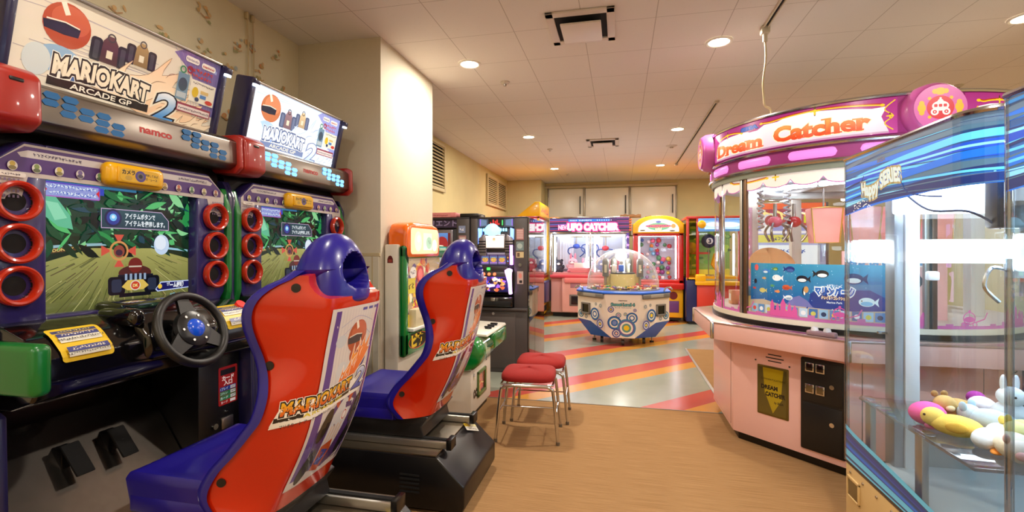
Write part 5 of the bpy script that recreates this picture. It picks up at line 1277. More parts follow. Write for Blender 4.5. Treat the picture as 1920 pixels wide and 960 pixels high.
for xx in (mx0 + .105, mx1 - .13): MB().box((xx - .015, my0 + .08, .82), (xx + .015, my0 + .11, 1.62), M_CABLIGHT, .01).build('tube_lamp', t)
MB().box((mx0 + .12, my0 + .12, 1.625), (mx1 - .12, my0 + .20, 1.65), M_CABLIGHT, .006).build('tube_lamp', t)  # extra tube added overhead to whiten the capsule window
arch = [(mx0 - .01, 1.68), (mx1 + .01, 1.68), (mx1 + .01, 1.86)] + [(.705 + .465 * math.cos(math.radians(a_)), 1.80 + .22 * math.sin(math.radians(a_))) for a_ in range(15, 166, 10)] + [(mx0 - .01, 1.86)]
MB().prism(arch, 'y', my0 - .03, my1 - .2, M_YCAB, .02, 3).build('arched_header', t)
a = Art()
a.poly([(-.37, 0), (.37, 0)] + [(.37 * math.cos(math.radians(d)), .05 + .20 * math.sin(math.radians(d))) for d in range(0, 181, 10)], (250, 244, 226)); a.ell(0, .10, .2, .07, (120, 190, 150)); a.ell(0, .11, .24, .03, (236, 120, 110)); a.scrib(0, .115, .44, .04, (150, 60, 150), 12); a.text('mini', 0, .06, .05, (255, 250, 200), .06, out=[(.1, (60, 150, 110))]); a.ell(.27, .11, .04, .04, (236, 160, 96)); a.ell(-.29, .03, .05, .012, (96, 76, 60)); a.ell(0, .19, .05, .02, (110, 120, 190)); a.ell(.25, .02, .05, .012, (70, 60, 60))
a.build('arch_sign', t.children[-1], plane_map((.705, my0 - .031, 1.705), X1, Z1), art_mat('arch_lit', .3, emit=.9, base=.4))
CAPS = [(206, 60, 70), (70, 150, 96), (240, 236, 230), (60, 110, 200), (236, 150, 60), (236, 120, 150), (120, 196, 226), (226, 206, 80), (150, 70, 150)]
protos = []
for c in CAPS:
    o = MB().sph((0, 0, 0), .04, mat('capsule_%02x%02x%02x' % c, c, .25, coat=.4), 14).build('capsule', None, org=(0, 0, 0), smooth=60)
    protos.append(o)
cp_used = set(); names_c = ['red', 'green', 'white', 'blue', 'orange', 'pink', 'pale blue', 'yellow', 'purple']
for r_ in range(9):
    for k in range(6):
        if rnd.random() < (.28 if r_ > 2 else .05): continue
        i = rnd.randrange(len(CAPS)); z = .815 + r_ * .092
        x = mx0 + .19 + k * .103 + rnd.uniform(-.034, .034); z += rnd.uniform(-.025, .025); y = my1 - .095 - rnd.uniform(0, .03) if r_ > 2 else my1 - .12 - rnd.uniform(0, .3)
        if r_ == 0: z = .811
        elif r_ <= 2: y = my1 - .092; 
        o = protos[i] if i not in cp_used else protos[i].copy()
        if i in cp_used: COL.objects.link(o)
        cp_used.add(i)
        o.location = (x, y, z); sc_ = rnd.uniform(.85, 1.35) if r_ else 1.0; o.scale = (sc_, sc_, sc_)
        tag(o, f'{names_c[i]} capsule ball in the lit window of the arched capsule machine', 'capsule', 'capsule balls in the arched machine')
for i, o in enumerate(protos):
    if i not in cp_used: bpy.data.objects.remove(o)

# small children's crane at the far corner
t = thing('small_crane_machine', "small crane machine with red, blue and yellow panels, partly behind the round pink machine", 'crane machine', (1.66, 9.7, 0))
kx0, kx1, ky0, ky1 = 1.185, 2.12, 9.3, 10.15
MB().box((kx0, ky0, .05), (kx0 + .18, ky1, .84), M_BCAB, .012).box((kx0 + .18, ky0 + .01, .05), (kx1, ky1, .74), mat('coral_red_panel', (214, 60, 44), .35, coat=.2), .012).box((kx0 + .04, ky0 + .04, 0), (kx1 - .04, ky1 - .04, .06), BLACK).build('lower_body', t)
MB().box((kx0 + .15, ky0 - .06, .72), (kx1, ky0 + .10, .80), M_YCAB, .02, 3).box((kx0 + .15, ky0 - .06, .78), (kx0 + .33, ky0 + .08, .92), M_YCAB, .025, 3).build('control_shelf', t)
f = MB()
for xx in (kx0, kx0 + .17, kx1 - .05): f.box((xx, ky0, .80), (xx + .05, ky0 + .06, 1.96), M_RCAB, .012)
f.box((kx0, ky1 - .06, .80), (kx0 + .05, ky1, 1.96), M_RCAB, .012).box((kx0, ky0, 1.93), (kx1, ky1, 1.98), M_RCAB, .012).box((kx0, ky0, .80), (kx0 + .2, ky0 + .05, .86), M_YCAB, .008)
f.build('window_frame_posts', t)
MB().box((kx0 + .05, ky0 + .02, .86), (kx0 + .17, ky0 + .026, 1.93), pane_mat('yellow_tinted_pane', (226, 216, 110), 1.45)).build('side_window', t)
MB().box((kx0 + .012, ky0 + .06, .86), (kx0 + .018, ky1 - .06, 1.93), MATS['yellow_tinted_pane']).build('side_pane', t)
MB().box((kx0 + .22, ky0 + .02, .92), (kx1 - .05, ky0 + .026, 1.70), GLASS).build('front_pane', t)
a = Art(); W, H = kx1 - kx0 - .07, 1.05
a.rect(0, 0, W, H, (120, 150, 70), (96, 140, 80)); R = random.Random(21)
for k in range(60): a.ell(R.uniform(.03, W - .03), R.uniform(.03, H - .03), R.uniform(.02, .07), R.uniform(.02, .05), R.choice([(60, 110, 60), (96, 150, 60), (150, 180, 70), (206, 200, 90), (46, 80, 60), (120, 160, 96)]), 14)
a.rect(.1, .42, .5, .46, (190, 50, 40)); a.rect(.0, .0, W, .12, (190, 180, 60))
a.build('interior_picture', t, plane_map((kx0 + .04, ky1 - .04, .86), X1, Z1), art_mat('kid_picture', .5, emit=.25))
MB().box((kx0 + .05, ky0 + .03, .84), (kx1 - .05, ky1 - .04, .88), M_YCAB).build('interior_floor', t)
MB().box((kx0 + .2, ky0 - .01, 1.70), (kx1, ky0 + .06, 1.94), mat('small_header_blue', (90, 150, 220), .3, emit=.4), .02, 3).build('header_sign', t)
a = Art(); a.rect(0, 0, .62, .16, (190, 220, 250), (110, 160, 230)); a.ell(.4, .08, .2, .05, (230, 244, 255)); a.ell(.15, .09, .12, .04, (226, 240, 255))
a.build('header_print', t.children[-1], plane_map((kx0 + .31, ky0 - .0115, 1.74), X1, Z1), art_mat('kid_lit', .3, emit=1.2, base=.3))
MB().lathe([(.0001, -.03), (.05, -.026), (.07, -.012), (.075, 0)], (kx0 + .265, ky0 - .012, 1.83), M_YCAB, 'y', 28).build('round_lamp', t)
MB().box((kx1 - .12, ky0 + .10, .9), (kx1 - .09, ky0 + .13, 1.66), M_CABLIGHT, .01).build('tube_lamp', t)
MB().tube([(kx0 + .62, ky0 + .28, .92), (kx0 + .52, ky0 + .28, 1.10), (kx0 + .56, ky0 + .28, 1.26), (kx0 + .70, ky0 + .28, 1.32)], [.03, .06, .06, .03], M_YCAB, smooth=0).build('yellow_crescent', t)
bl = thing('plush_ball', 'navy plush ball with a white figure 3 in the small far crane machine', 'plush toy', (1.62, 9.62, 1.40), group=None)
MB().sph((1.62, 9.62, 1.53), .13, mat('navy_plush', (30, 36, 84), .9, bump=.2), 24).build('ball', bl, smooth=60)
MB().cyl((1.62, 9.62, .86), (1.62, 9.62, 1.41), .008, STEEL).cyl((1.62, 9.62, .88), (1.62, 9.62, .90), .10, STEEL).build('stand', bl)
a = Art(); a.ell(0, 0, .06, .06, (230, 230, 236)); a.text('3', 0, 0, .075, (30, 36, 84), .05)
a.build('number_patch', bl, lambda u, v, h: V((1.62 + u * 1.0, 9.62 - math.sqrt(max(0, .131 ** 2 - u * u - v * v)) - h, 1.53 + v)), PRINT, cut=(.015, .015))
bl = thing('plush_ball', 'yellow plush ball behind the tinted side window of the small crane machine', 'plush toy', (1.31, 9.62, 1.30))
MB().sph((1.31, 9.62, 1.40), .11, mat('yellow_plush', (226, 186, 40), .9, bump=.2), 24).build('ball', bl, smooth=60)
MB().cyl((1.31, 9.62, .86), (1.31, 9.62, 1.30), .008, STEEL).cyl((1.31, 9.62, .88), (1.31, 9.62, .90), .09, STEEL).build('stand', bl)
# ------------------------------------------------------------------ domed sweets pusher in the middle of the striped floor
cx, cy = .035, 7.56
t = thing('domed_sweets_machine', 'white octagonal sweets machine with a clear dome and blue circle pattern, on the striped floor', 'arcade machine', (cx, cy, 0))
M_SWWHITE = mat('warm_white_panel', (244, 234, 222), .3, coat=.2)
M_SWBLUE = mat('royal_blue_panel', (28, 96, 206), .35)
M_SWGREY = mat('grey_bumper', (120, 116, 110), .45)
def octv(n, a):   # narrow half-width n, apothem a
    return [(n, -a), (a, -n), (a, n), (n, a), (-n, a), (-a, n), (-a, -n), (-n, -a)]
n_, a_ = .25, .66
TOP = [V((cx + p[0], cy + p[1], .74)) for p in octv(n_, a_)]
def P_(x, y, z): return V((cx + x, cy + y, z))
def corner(sx, sy):
    """wide slanting side with the blue fold-under panel below it"""
    tf, to = P_(sx * n_, sy * a_, .74), P_(sx * a_, sy * n_, .74)
    ol, d, fl, c = P_(sx * a_, sy * n_, .34), P_(sx * .46, sy * .45, .33), P_(sx * .16, sy * .60, .12), P_(sx * .47, sy * .20, .085)
    return tf, to, ol, d, fl, c
b = MB(); bb = MB()
for sy in (-1, 1):
    L, R = corner(-1, sy), corner(1, sy)
    b.poly([L[0], R[0], R[4], L[4]], M_SWWHITE)
    for q in (L, R):
        b.poly([q[0], q[1], q[2], q[3]], M_SWWHITE); b.poly([q[0], q[3], q[4]], M_SWWHITE)
        bb.poly([q[2], q[3], q[5]], M_SWBLUE); bb.poly([q[3], q[4], q[5]], M_SWBLUE)
for sx in (-1, 1):
    q0, q1 = corner(sx, -1), corner(sx, 1)
    b.poly([q0[1], q1[1], q1[2], q0[2]], M_SWWHITE); bb.poly([q0[2], q1[2], q1[5], q0[5]], M_SWBLUE)
bb.poly([corner(-1, -1)[4], corner(1, -1)[4], corner(1, -1)[5], corner(1, 1)[5], corner(1, 1)[4], corner(-1, 1)[4], corner(-1, 1)[5], corner(-1, -1)[5]], M_SWGREY)
b.poly(TOP, M_SWWHITE)
for q in (b, bb): bmesh.ops.remove_doubles(q.bm, verts=q.bm.verts[:], dist=1e-5); bmesh.ops.recalc_face_normals(q.bm, faces=q.bm.faces[:])
body = b.build('cabinet_body', t, smooth=10)
bb.build('blue_kick_panel', t, smooth=10)
MB().prism([(cx + p[0], cy + p[1]) for p in octv(.262, .682)], 'z', .742, .772, M_SWBLUE, .010, 3).build('blue_top_rim', t)
CIRC = [((26, 74, 156), (236, 226, 210)), ((60, 130, 176), (246, 236, 220)), ((110, 90, 160), (236, 226, 214)), ((40, 100, 170), (226, 216, 200)), ((96, 150, 140), (236, 226, 206))]
def rings_(a, x, y, r, k, ctr):
    c0, c1 = CIRC[k % 5]
    a.ell(x, y, r, r, c0, 30); a.ell(x, y, r * .84, r * .84, CIRC[(k + 1) % 5][0], 28); a.ell(x, y, r * .70, r * .70, c1, 26); a.ell(x, y, r * .5, r * .5, CIRC[(k + 3) % 5][0], 24); a.ell(x, y, r * .30, r * .30, ctr, 20)
def face_map(f, up=True):
    """flat map on a side: u from its middle, v is height; f: 'front', or the sign pair of a wide side"""
    if f in ('front', 'rear'):
        sy = -1 if f == 'front' else 1; m0 = P_(0, sy * .60, .12); m1 = P_(0, sy * a_, .74); du = V((-sy, 0, 0)) * 1.0
    else:
        q = corner(*f); m1 = (q[0] + q[1]) / 2; m0 = V((m1.x, m1.y, .33)); du = (q[1] - q[0]).normalized()
    n = du.cross((m1 - m0).normalized())
    if n.dot(V((m1.x - cx, m1.y - cy, 0))) < 0: du = -du; n = -n
    return lambda u, v, h: m0 + (m1 - m0) * ((v - m0.z) / (m1.z - m0.z)) + du * u + n * (h + .0012)
for f in ('front', 'rear'):
    a = Art()
    a.text('namco', 0, .655, .018, (40, 34, 34), .04, w=.115); a.text('Sweet Land 4', 0, .598, .038, (96, 170, 170), .05, w=.32, out=[(.12, (246, 236, 220)), (.09, (40, 60, 70))]); a.text('BLUE VERSION', 0, .553, .018, (110, 120, 150), .0, w=.22)
    for (x, y, r, k, c) in ((-.165, .525, .045, 2, (236, 190, 40)), (-.06, .445, .038, 4, (226, 180, 206)), (.035, .46, .026, 4, (206, 220, 90)), (.125, .41, .078, 0, (240, 236, 230)), (-.115, .335, .098, 0, (120, 140, 200)), (.165, .52, .024, 2, (206, 150, 190)), (.05, .265, .128, 1, (244, 206, 30)), (-.09, .185, .062, 2, (226, 190, 170))): rings_(a, x, y, r, k, c)
    a.build('circle_print', body, face_map(f), PRINT)
for f in ((-1, -1), (1, -1), (1, 1), (-1, 1)):
    a = Art(); s_ = f[0] * -f[1]
    for (x, y, r, k, c) in ((.215, .42, .058, 3, (60, 130, 190)), (-.085, .44, .09, 0, (240, 206, 40) if s_ > 0 else (240, 236, 230)), (-.195, .31, .068, 2, (236, 206, 60)), (-.205, .57, .026, 4, (206, 220, 190)), (-.11, .585, .022, 4, (206, 210, 110)), (.04, .535, .016, 2, (190, 160, 206)), (.10, .385, .03, 4, (230, 226, 200))): rings_(a, x * s_, y, r, k, c)
    a.build('circle_print', body, face_map(f), PRINT)
    # low corner of the wide side, towards the front panel
    m = face_map(f, True)
    def orient(b, m=m):
        o = m(0, .5, 0); du = (m(1, .5, 0) - o).normalized(); n = du.cross(Z1).normalized()
        b.bm.transform(Matrix(((du.x, n.x * -1, 0, o.x), (du.y, n.y * -1, 0, o.y), (0, 0, 1, 0), (0, 0, 0, 1))))
        return b
    xo = .10 * s_
    q = MB()
    for A, B in (((xo - .095, -.02, .565), (xo + .095, .0, .59)), ((xo - .095, -.02, .42), (xo + .095, .0, .448)), ((xo - .095, -.02, .42), (xo - .07, .0, .59)), ((xo + .07, -.02, .42), (xo + .095, .0, .59))): q.box((A[0], -.002, A[2]), (B[0], .024, B[2]), M_SWGREY, .008)
    q.box((xo - .08, 0.0, .435), (xo + .08, .004, .575), mat('dark_smoked_flap', (14, 18, 14), .15))
    # local y points inwards in orient(), so mirror it
    q.bm.transform(Matrix.Diagonal((1, -1, 1, 1)))
    orient(q).build('prize_door', t)
    q = MB().box((-.28, -.03, .675), (.28, .004, .742), M_SWGREY, .018, 3); orient(q).build('grey_bumper', t)
    q = MB().box((-.13, -.034, .69), (.13, -.028, .735), mat('light_grey_bumper', (160, 156, 148), .4), .006); orient(q).build('coin_slot_plate', t)
M_CAST = mat('caster_grey', (60, 54, 50), .5)
for (dx, dy) in ((.0, -.5), (-.30, -.30), (.30, -.30), (.0, .4)):
    MB().cyl((cx + dx - .02, cy + dy, .045), (cx + dx + .02, cy + dy, .045), .045, M_CAST, seg=20).cyl((cx + dx, cy + dy, .045), (cx + dx, cy + dy, .12), .016, STEEL).build('caster', t)
for (dx, dy) in ((-.42, -.12), (.42, -.16), (-.2, .45), (.25, .45)):
    MB().cyl((cx + dx, cy + dy, .0), (cx + dx, cy + dy, .02), .03, BLACK).cyl((cx + dx, cy + dy, .02), (cx + dx, cy + dy, .2), .010, STEEL).build('levelling_foot', t)
prof = [(.535, .772), (.535, .86)] + [(.535 * math.cos(math.radians(d)), .86 + .52 * math.sin(math.radians(d))) for d in range(6, 91, 6)]
prof[-1] = (.0001, prof[-1][1])
MB().lathe(prof, (cx, cy, 0), pane_mat('dome_acrylic', (246, 248, 250), 1.6, .03, .02, 2.4, .45), seg=56).build('clear_dome', t, smooth=60)
MB().lathe([(.0001, .775), (.53, .775), (.55, .79), (.55, .772)], (cx, cy, 0), mat('turntable_grey', (176, 170, 158), .3, .4), seg=48).build('turntable', t)
M_CREAMD = mat('cream_drum', (226, 206, 130), .35)
MB().lathe([(.20, .776), (.20, 1.0), (.17, 1.0)], (cx, cy, 0), M_CREAMD, seg=32).box((cx + .18, cy - .06, .86), (cx + .27, cy + .06, .98), M_CREAMD, .01).box((cx - .28, cy - .05, .80), (cx - .18, cy + .05, .96), M_CREAMD, .01).lathe([(.0001, 1.02), (.185, 1.02), (.19, .98), (.2, .97)], (cx, cy, 0), BLACK, seg=32).build('centre_drum', t)
for an in (200, 340, 70, 120):
    x, y = cx + .27 * math.cos(math.radians(an)), cy + .20 * math.sin(math.radians(an))
    MB().cyl((x, y, .96), (x, y, 1.19), .05, mat('grey_shovel_tower', (96, 96, 92), .35, .3), seg=24).sph((x, y, 1.19), .05, MATS['grey_shovel_tower'], 20).box((x - .018, y - .06, 1.02), (x + .018, y - .045, 1.14), mat('beige_label', (200, 186, 150), .5)).cyl((x, y, .78), (x, y, .96), .018, STEEL).build('shovel_tower', t)
MB().box((cx - .06, cy - .16, 1.04), (cx + .02, cy - .14, 1.14), M_SWBLUE, .004).cyl((cx - .02, cy, 1.02), (cx - .02, cy, 1.22), .02, STEEL).build('display_plate', t)
MB().box((cx - .16, cy - .10, 1.03), (cx - .09, cy - .08, 1.13), mat('cream_plate', (230, 220, 200), .4), .004).build('display_plate', t)
MB().sph((cx - .02, cy, 1.27), (.085, .085, .075), mat('dome_lamp', (255, 255, 255), .3, emit=60.0, ecol=(255, 250, 240)), 20).build('dome_lamp', t)
for sx in (-1, 1):
    MB().tube([(cx + sx * .58, cy - .36, .775), (cx + sx * .60, cy - .38, .82), (cx + sx * .66, cy - .36, .83), (cx + sx * .69, cy - .34, .80)], .012, CHROME, smooth=4).build('lever', t)
SWEET = [(206, 60, 60), (236, 220, 190), (96, 60, 40), (70, 140, 90), (236, 190, 60), (150, 110, 160), (226, 150, 120)]
nm = ['red', 'cream', 'brown', 'green', 'yellow', 'mauve', 'peach']
sp = []
for c in SWEET:
    q = MB().sph((0, 0, 0), (.028, .018, .017), mat('wrapper_%02x%02x%02x' % c, c, .3), 10)
    for s in (-1, 1): q.cyl((s * .024, 0, 0), (s * .046, 0, 0), .006, MATS['wrapper_%02x%02x%02x' % c], .018, 8)
    sp.append(q.build('wrapped_sweet', None, org=(0, 0, 0)))
used = set()
for k in range(64):
    i = k % 7; an = math.radians(rnd.uniform(170, 370)); rr = rnd.uniform(.30, .48)
    o = sp[i] if i not in used else sp[i].copy()
    if i in used: COL.objects.link(o)
    used.add(i)
    o.location = (cx + rr * math.cos(an), cy + rr * math.sin(an), .793 + (.028 if k % 3 == 0 else 0)); o.rotation_euler = (rnd.uniform(-.2, .2), rnd.uniform(-.2, .2), rnd.uniform(0, 3.1))
    tag(o, f'{nm[i]} wrapped sweet lying on the turntable under the clear dome', 'sweet', 'sweets under the clear dome')
# ------------------------------------------------------------------ the big round pink crane machine
DX, DY = 1.70, 4.13
M_DPINK = mat('salmon_pink_panel', (240, 190, 180), .38, coat=.15)
M_MAG = mat('magenta_header', (170, 56, 140), .35)
M_CREAMR = mat('cream_ring', (250, 242, 220), .4)
t = thing('round_crane_machine', 'large round pink crane machine with a curved magenta header, on the tan carpet', 'crane machine', (DX, DY, 0))
def octo(ap, z=None, n=8):
    R = ap / math.cos(PI / 8)
    return [(DX + R * math.cos(math.radians(22.5 + 45 * k)), DY + R * math.sin(math.radians(22.5 + 45 * k))) for k in range(8)]
MB().prism(octo(.90), 'z', .06, .735, M_DPINK, .004).prism(octo(.86), 'z', .0, .065, BLACK).build('octagon_base', t)
base = t.children[-1]
MB().prism(octo(1.055), 'z', .728, .842, M_DPINK, .003).build('apron', t)
MB().prism(octo(1.058), 'z', .838, .852, mat('pink_steel_counter', (214, 184, 178), .22, .7), .003).build('counter_top', t)
for (x, y) in octo(1.055): MB().box((x - .012, y - .012, .728), (x + .012, y + .012, .85), CHROME, .005).build('corner_strip', t)
def face(ang, ap):
    """map on the octagon side whose outward direction is ang degrees"""
    a_ = math.radians(ang); n = V((math.cos(a_), math.sin(a_), 0)); du = V((-math.sin(a_), math.cos(a_), 0)); o = V((DX, DY, 0)) + n * ap
    return lambda u, v, h: o + du * u + Z1 * v + n * (h + .0008)
def face_mb(b, ang, ap):
    a_ = math.radians(ang); n = (math.cos(a_), math.sin(a_)); du = (-n[1], n[0])
    b.bm.transform(Matrix(((du[0], -n[0], 0, DX + n[0] * ap), (du[1], -n[1], 0, DY + n[1] * ap), (0, 0, 1, 0), (0, 0, 0, 1))))
    return b
# local frame of face_mb: x along the side, y into the machine, z up
for ang in (225, 270, 180, 315):
    if ang in (225, 315):
        b = MB()
        for k, (x0, x1) in enumerate(((-.12, -.03), (-.135, -.015), (-.12, -.03))): b.box((x0 + .005, -.002, .655 - k * .022), (x1 + .005, .01, .661 - k * .022), DARK)
        face_mb(b, ang, .90).build('speaker_slots', base)
        b = MB().box((-.19, -.006, .24), (.025, .01, .58), mat('bronze_door_frame', (110, 96, 40), .3, .6), .008)
        dr = face_mb(b, ang, .90).build('prize_window', t)
        a = Art(); W, H = .19, .31
        a.rect(0, 0, W, H, (96, 80, 26), (84, 74, 34)); a.poly([(.03, H), (W - .02, H), (W - .035, .13), (W - .02, .13), (.10, .01), (.05, .13), (.045, .13)], (170, 146, 24))
        a.text('CONGRATULATIONS', .10, .235, .011, (60, 50, 10), .02, w=.165); a.text('DREAM', .075, .18, .026, (30, 26, 16), .06, w=.11); a.text('CATCHER', .115, .135, .026, (30, 26, 16), .06, w=.13); a.text('by SEGA', .14, .085, .014, (40, 34, 16), .03, w=.06)
        mp = face(ang, .906)
        a.build('window_print', dr, lambda u, v, h, mp=mp: mp(u - .178, v + .255, h), art_mat('window_bronze', .12, coat=.4))
        b = MB().box((.10, -.012, .10), (.36, .012, .685), mat('black_door', (20, 19, 20), .4, bump=.05, nscale=200), .012, 2).box((.118, -.016, .12), (.345, -.010, .40), MATS['black_door'], .008).box((.118, -.016, .415), (.345, -.010, .67), MATS['black_door'], .008)
        cd = face_mb(b, ang, .90).build('coin_door', t)
        for (zz, c) in ((.60, 'led'), (.465, 'slot')):
            for k in range(2):
                x0 = .135 + k * .062
                b = MB().box((x0, -.024, zz), (x0 + .054, -.012, zz + .058), CHROME, .004).box((x0 + .008, -.026, zz + .008), (x0 + .046, -.022, zz + .05), mat('dark_display', (30, 16, 18), .15) if c == 'led' else mat('bronze_slot', (120, 100, 66), .3, .5), .002)
                face_mb(b, ang, .90).build('coin_plate', cd)
        for zz in (.53, .30):
            b = MB().cyl((.29, -.022, zz), (.29, -.01, zz), .014, CHROME, seg=16); face_mb(b, ang, .90).build('key_lock', cd)
        for xx, zz in ((-.20, .605), (.03, .60)):
            b = MB().cyl((xx, -.006, zz), (xx, .0, zz), .006, CHROME, seg=10); face_mb(b, ang, .90).build('bolt', base)
    else:
        b = MB().box((-.30, -.004, .09), (.30, .01, .70), M_DPINK, .004).box((-.305, -.001, .085), (.305, .008, .705), mat('panel_gap', (70, 44, 40), .6), .003); face_mb(b, ang, .90).build('side_panel', base)
a = Art()
for (u, c) in ((-.25, (96, 60, 140)), (-.12, (206, 130, 60)), (-.02, (96, 60, 140)), (.1, (170, 80, 150)), (.18, (150, 120, 60))): a.ell(u, 0, .06, .018, c, 16)
a.rect(-.30, -.024, .24, .024, (150, 80, 140)); a.ell(-.2, 0, .045, .017, (206, 120, 60), 16); a.ell(-.08, 0, .05, .017, (96, 50, 120), 16); a.ell(.05, 0, .05, .017, (206, 150, 180), 16)
n_ = V((math.cos(math.radians(225)), math.sin(math.radians(225)), 0)); d_ = V((-n_.y, n_.x, 0))
a.build('counter_sticker', [c for c in t.children if c.name.startswith('counter_top')][0], lambda u, v, h: V((DX, DY, .8527 + h)) + n_ * (1.005 - v * -1) + d_ * u, PRINT)
b = MB().box((.20, .01, .852), (.36, .06, .882), mat('control_acrylic', (180, 150, 160), .1, .3), .01).lathe([(.0001, .905), (.016, .902), (.02, .89), (.022, .88)], (.24, .035, 0), mat('clear_button', (230, 226, 230), .1), seg=20).lathe([(.0001, .905), (.016, .902), (.02, .89), (.022, .88)], (.31, .035, 0), mat('clear_button', (230, 226, 230), .1), seg=20)
face_mb(b, 225, 1.055).build('control_box', t)
MB().lathe([(.945, .852), (.962, .856), (.962, .884), (.945, .886)], (DX, DY, 0), BLACK, seg=96).lathe([(.945, .886), (.955, .886), (.955, .918), (.945, .918), (.92, .918)], (DX, DY, 0), M_CREAMR, seg=96).lathe([(.0001, .93), (.92, .93), (.925, .91)], (DX, DY, 0), mat('inner_deck', (236, 220, 214), .5), seg=64).build('drum_ring', t)
RG = .943
MB().lathe([(RG, .918), (RG, 1.868)], (DX, DY, 0), pane_mat('drum_glass', (250, 252, 250), 1.45, .01), seg=120).build('glass_drum', t, smooth=60)
for k, an in enumerate((207, 271, 333, 33, 93, 150, 190)):
    a_ = math.radians(an); b = MB()
    if an == 190: b.box((-.012, -.006, .918), (.012, .012, 1.868), CHROME, .004)
    else: b.box((-.030, -.012, .918), (-.006, .012, 1.868), ALU, .003).box((-.005, -.008, .918), (.007, .008, 1.868), BLACK).box((.008, -.012, .918), (.034, .012, 1.868), mat('bronze_mullion', (120, 90, 64), .35, .6), .003)
    b.bm.transform(Matrix(((-math.sin(a_), -math.cos(a_), 0, DX + RG * math.cos(a_)), (math.cos(a_), -math.sin(a_), 0, DY + RG * math.sin(a_)), (0, 0, 1, 0), (0, 0, 0, 1))))
    b.build('glass_mullion', t)
MB().lathe([(.955, 1.866), (.965, 1.868), (.968, 1.90), (.95, 1.905)], (DX, DY, 0), mat('grey_green_ring', (150, 160, 146), .4), seg=96).lathe([(.968, 1.90), (.985, 1.902), (.992, 1.912), (.985, 1.924), (.97, 1.926)], (DX, DY, 0), CHROME, seg=96).build('lower_chrome_ring', t)
MB().lathe([(.970, 1.924), (.972, 2.008)], (DX, DY, 0), M_MAG, seg=96).lathe([(.972, 2.005), (.992, 2.008), (.998, 2.018), (.992, 2.03), (.985, 2.032)], (DX, DY, 0), CHROME, seg=96).build('lamp_band', t)
band = t.children[-1]
MB().lathe([(.985, 2.03), (.992, 2.09), (.995, 2.15), (.99, 2.245)], (DX, DY, 0), M_MAG, seg=96).lathe([(.99, 2.245), (.96, 2.25), (.0001, 2.25)], (DX, DY, 0), mat('drum_roof_grey', (120, 110, 104), .8), seg=96).lathe([(.988, 2.242), (.999, 2.246), (1.002, 2.256), (.995, 2.266), (.975, 2.266)], (DX, DY, 0), CHROME, seg=96).build('curved_header', t)  # unseen roof coloured grey so it throws no magenta onto the ceiling
hd = t.children[-1]
def on_drum(ang, R, z0):
    a0 = math.radians(ang)
    return lambda u, v, h: V((DX + (R + h + .002) * math.cos(a0 + u / R), DY + (R + h + .002) * math.sin(a0 + u / R), z0 + v))
def scroll(a, x0, x1, y, amp, flip=1, c=(246, 196, 40)):
    pts = [(x0 + (x1 - x0) * k / 10, y + amp * math.sin(PI * k / 10) * flip + (.012 if k in (0,) else 0)) for k in range(11)]
    a.line([(p[0], p[1] + .006) for p in pts], .009, (176, 56, 30), 3); a.line(pts, .0075, c, 3); a.ell(pts[0][0], pts[0][1], .012, .008, c, 14); a.ell(pts[-1][0], pts[-1][1], .012, .008, c, 14)
def fleur(a, x, y, s, c=(246, 200, 40), rot=0):
    for k in range(4): a.ell(x + s * .6 * math.cos(rot + k * PI / 2), y + s * .6 * math.sin(rot + k * PI / 2), s * .6, s * .22, (90, 60, 20) if k % 2 else c, 12, rot + k * PI / 2)
    a.ell(x, y, s * .4, s * .4, c, 12); a.ell(x, y - s * .4, s * .22, s * .6, c, 12)
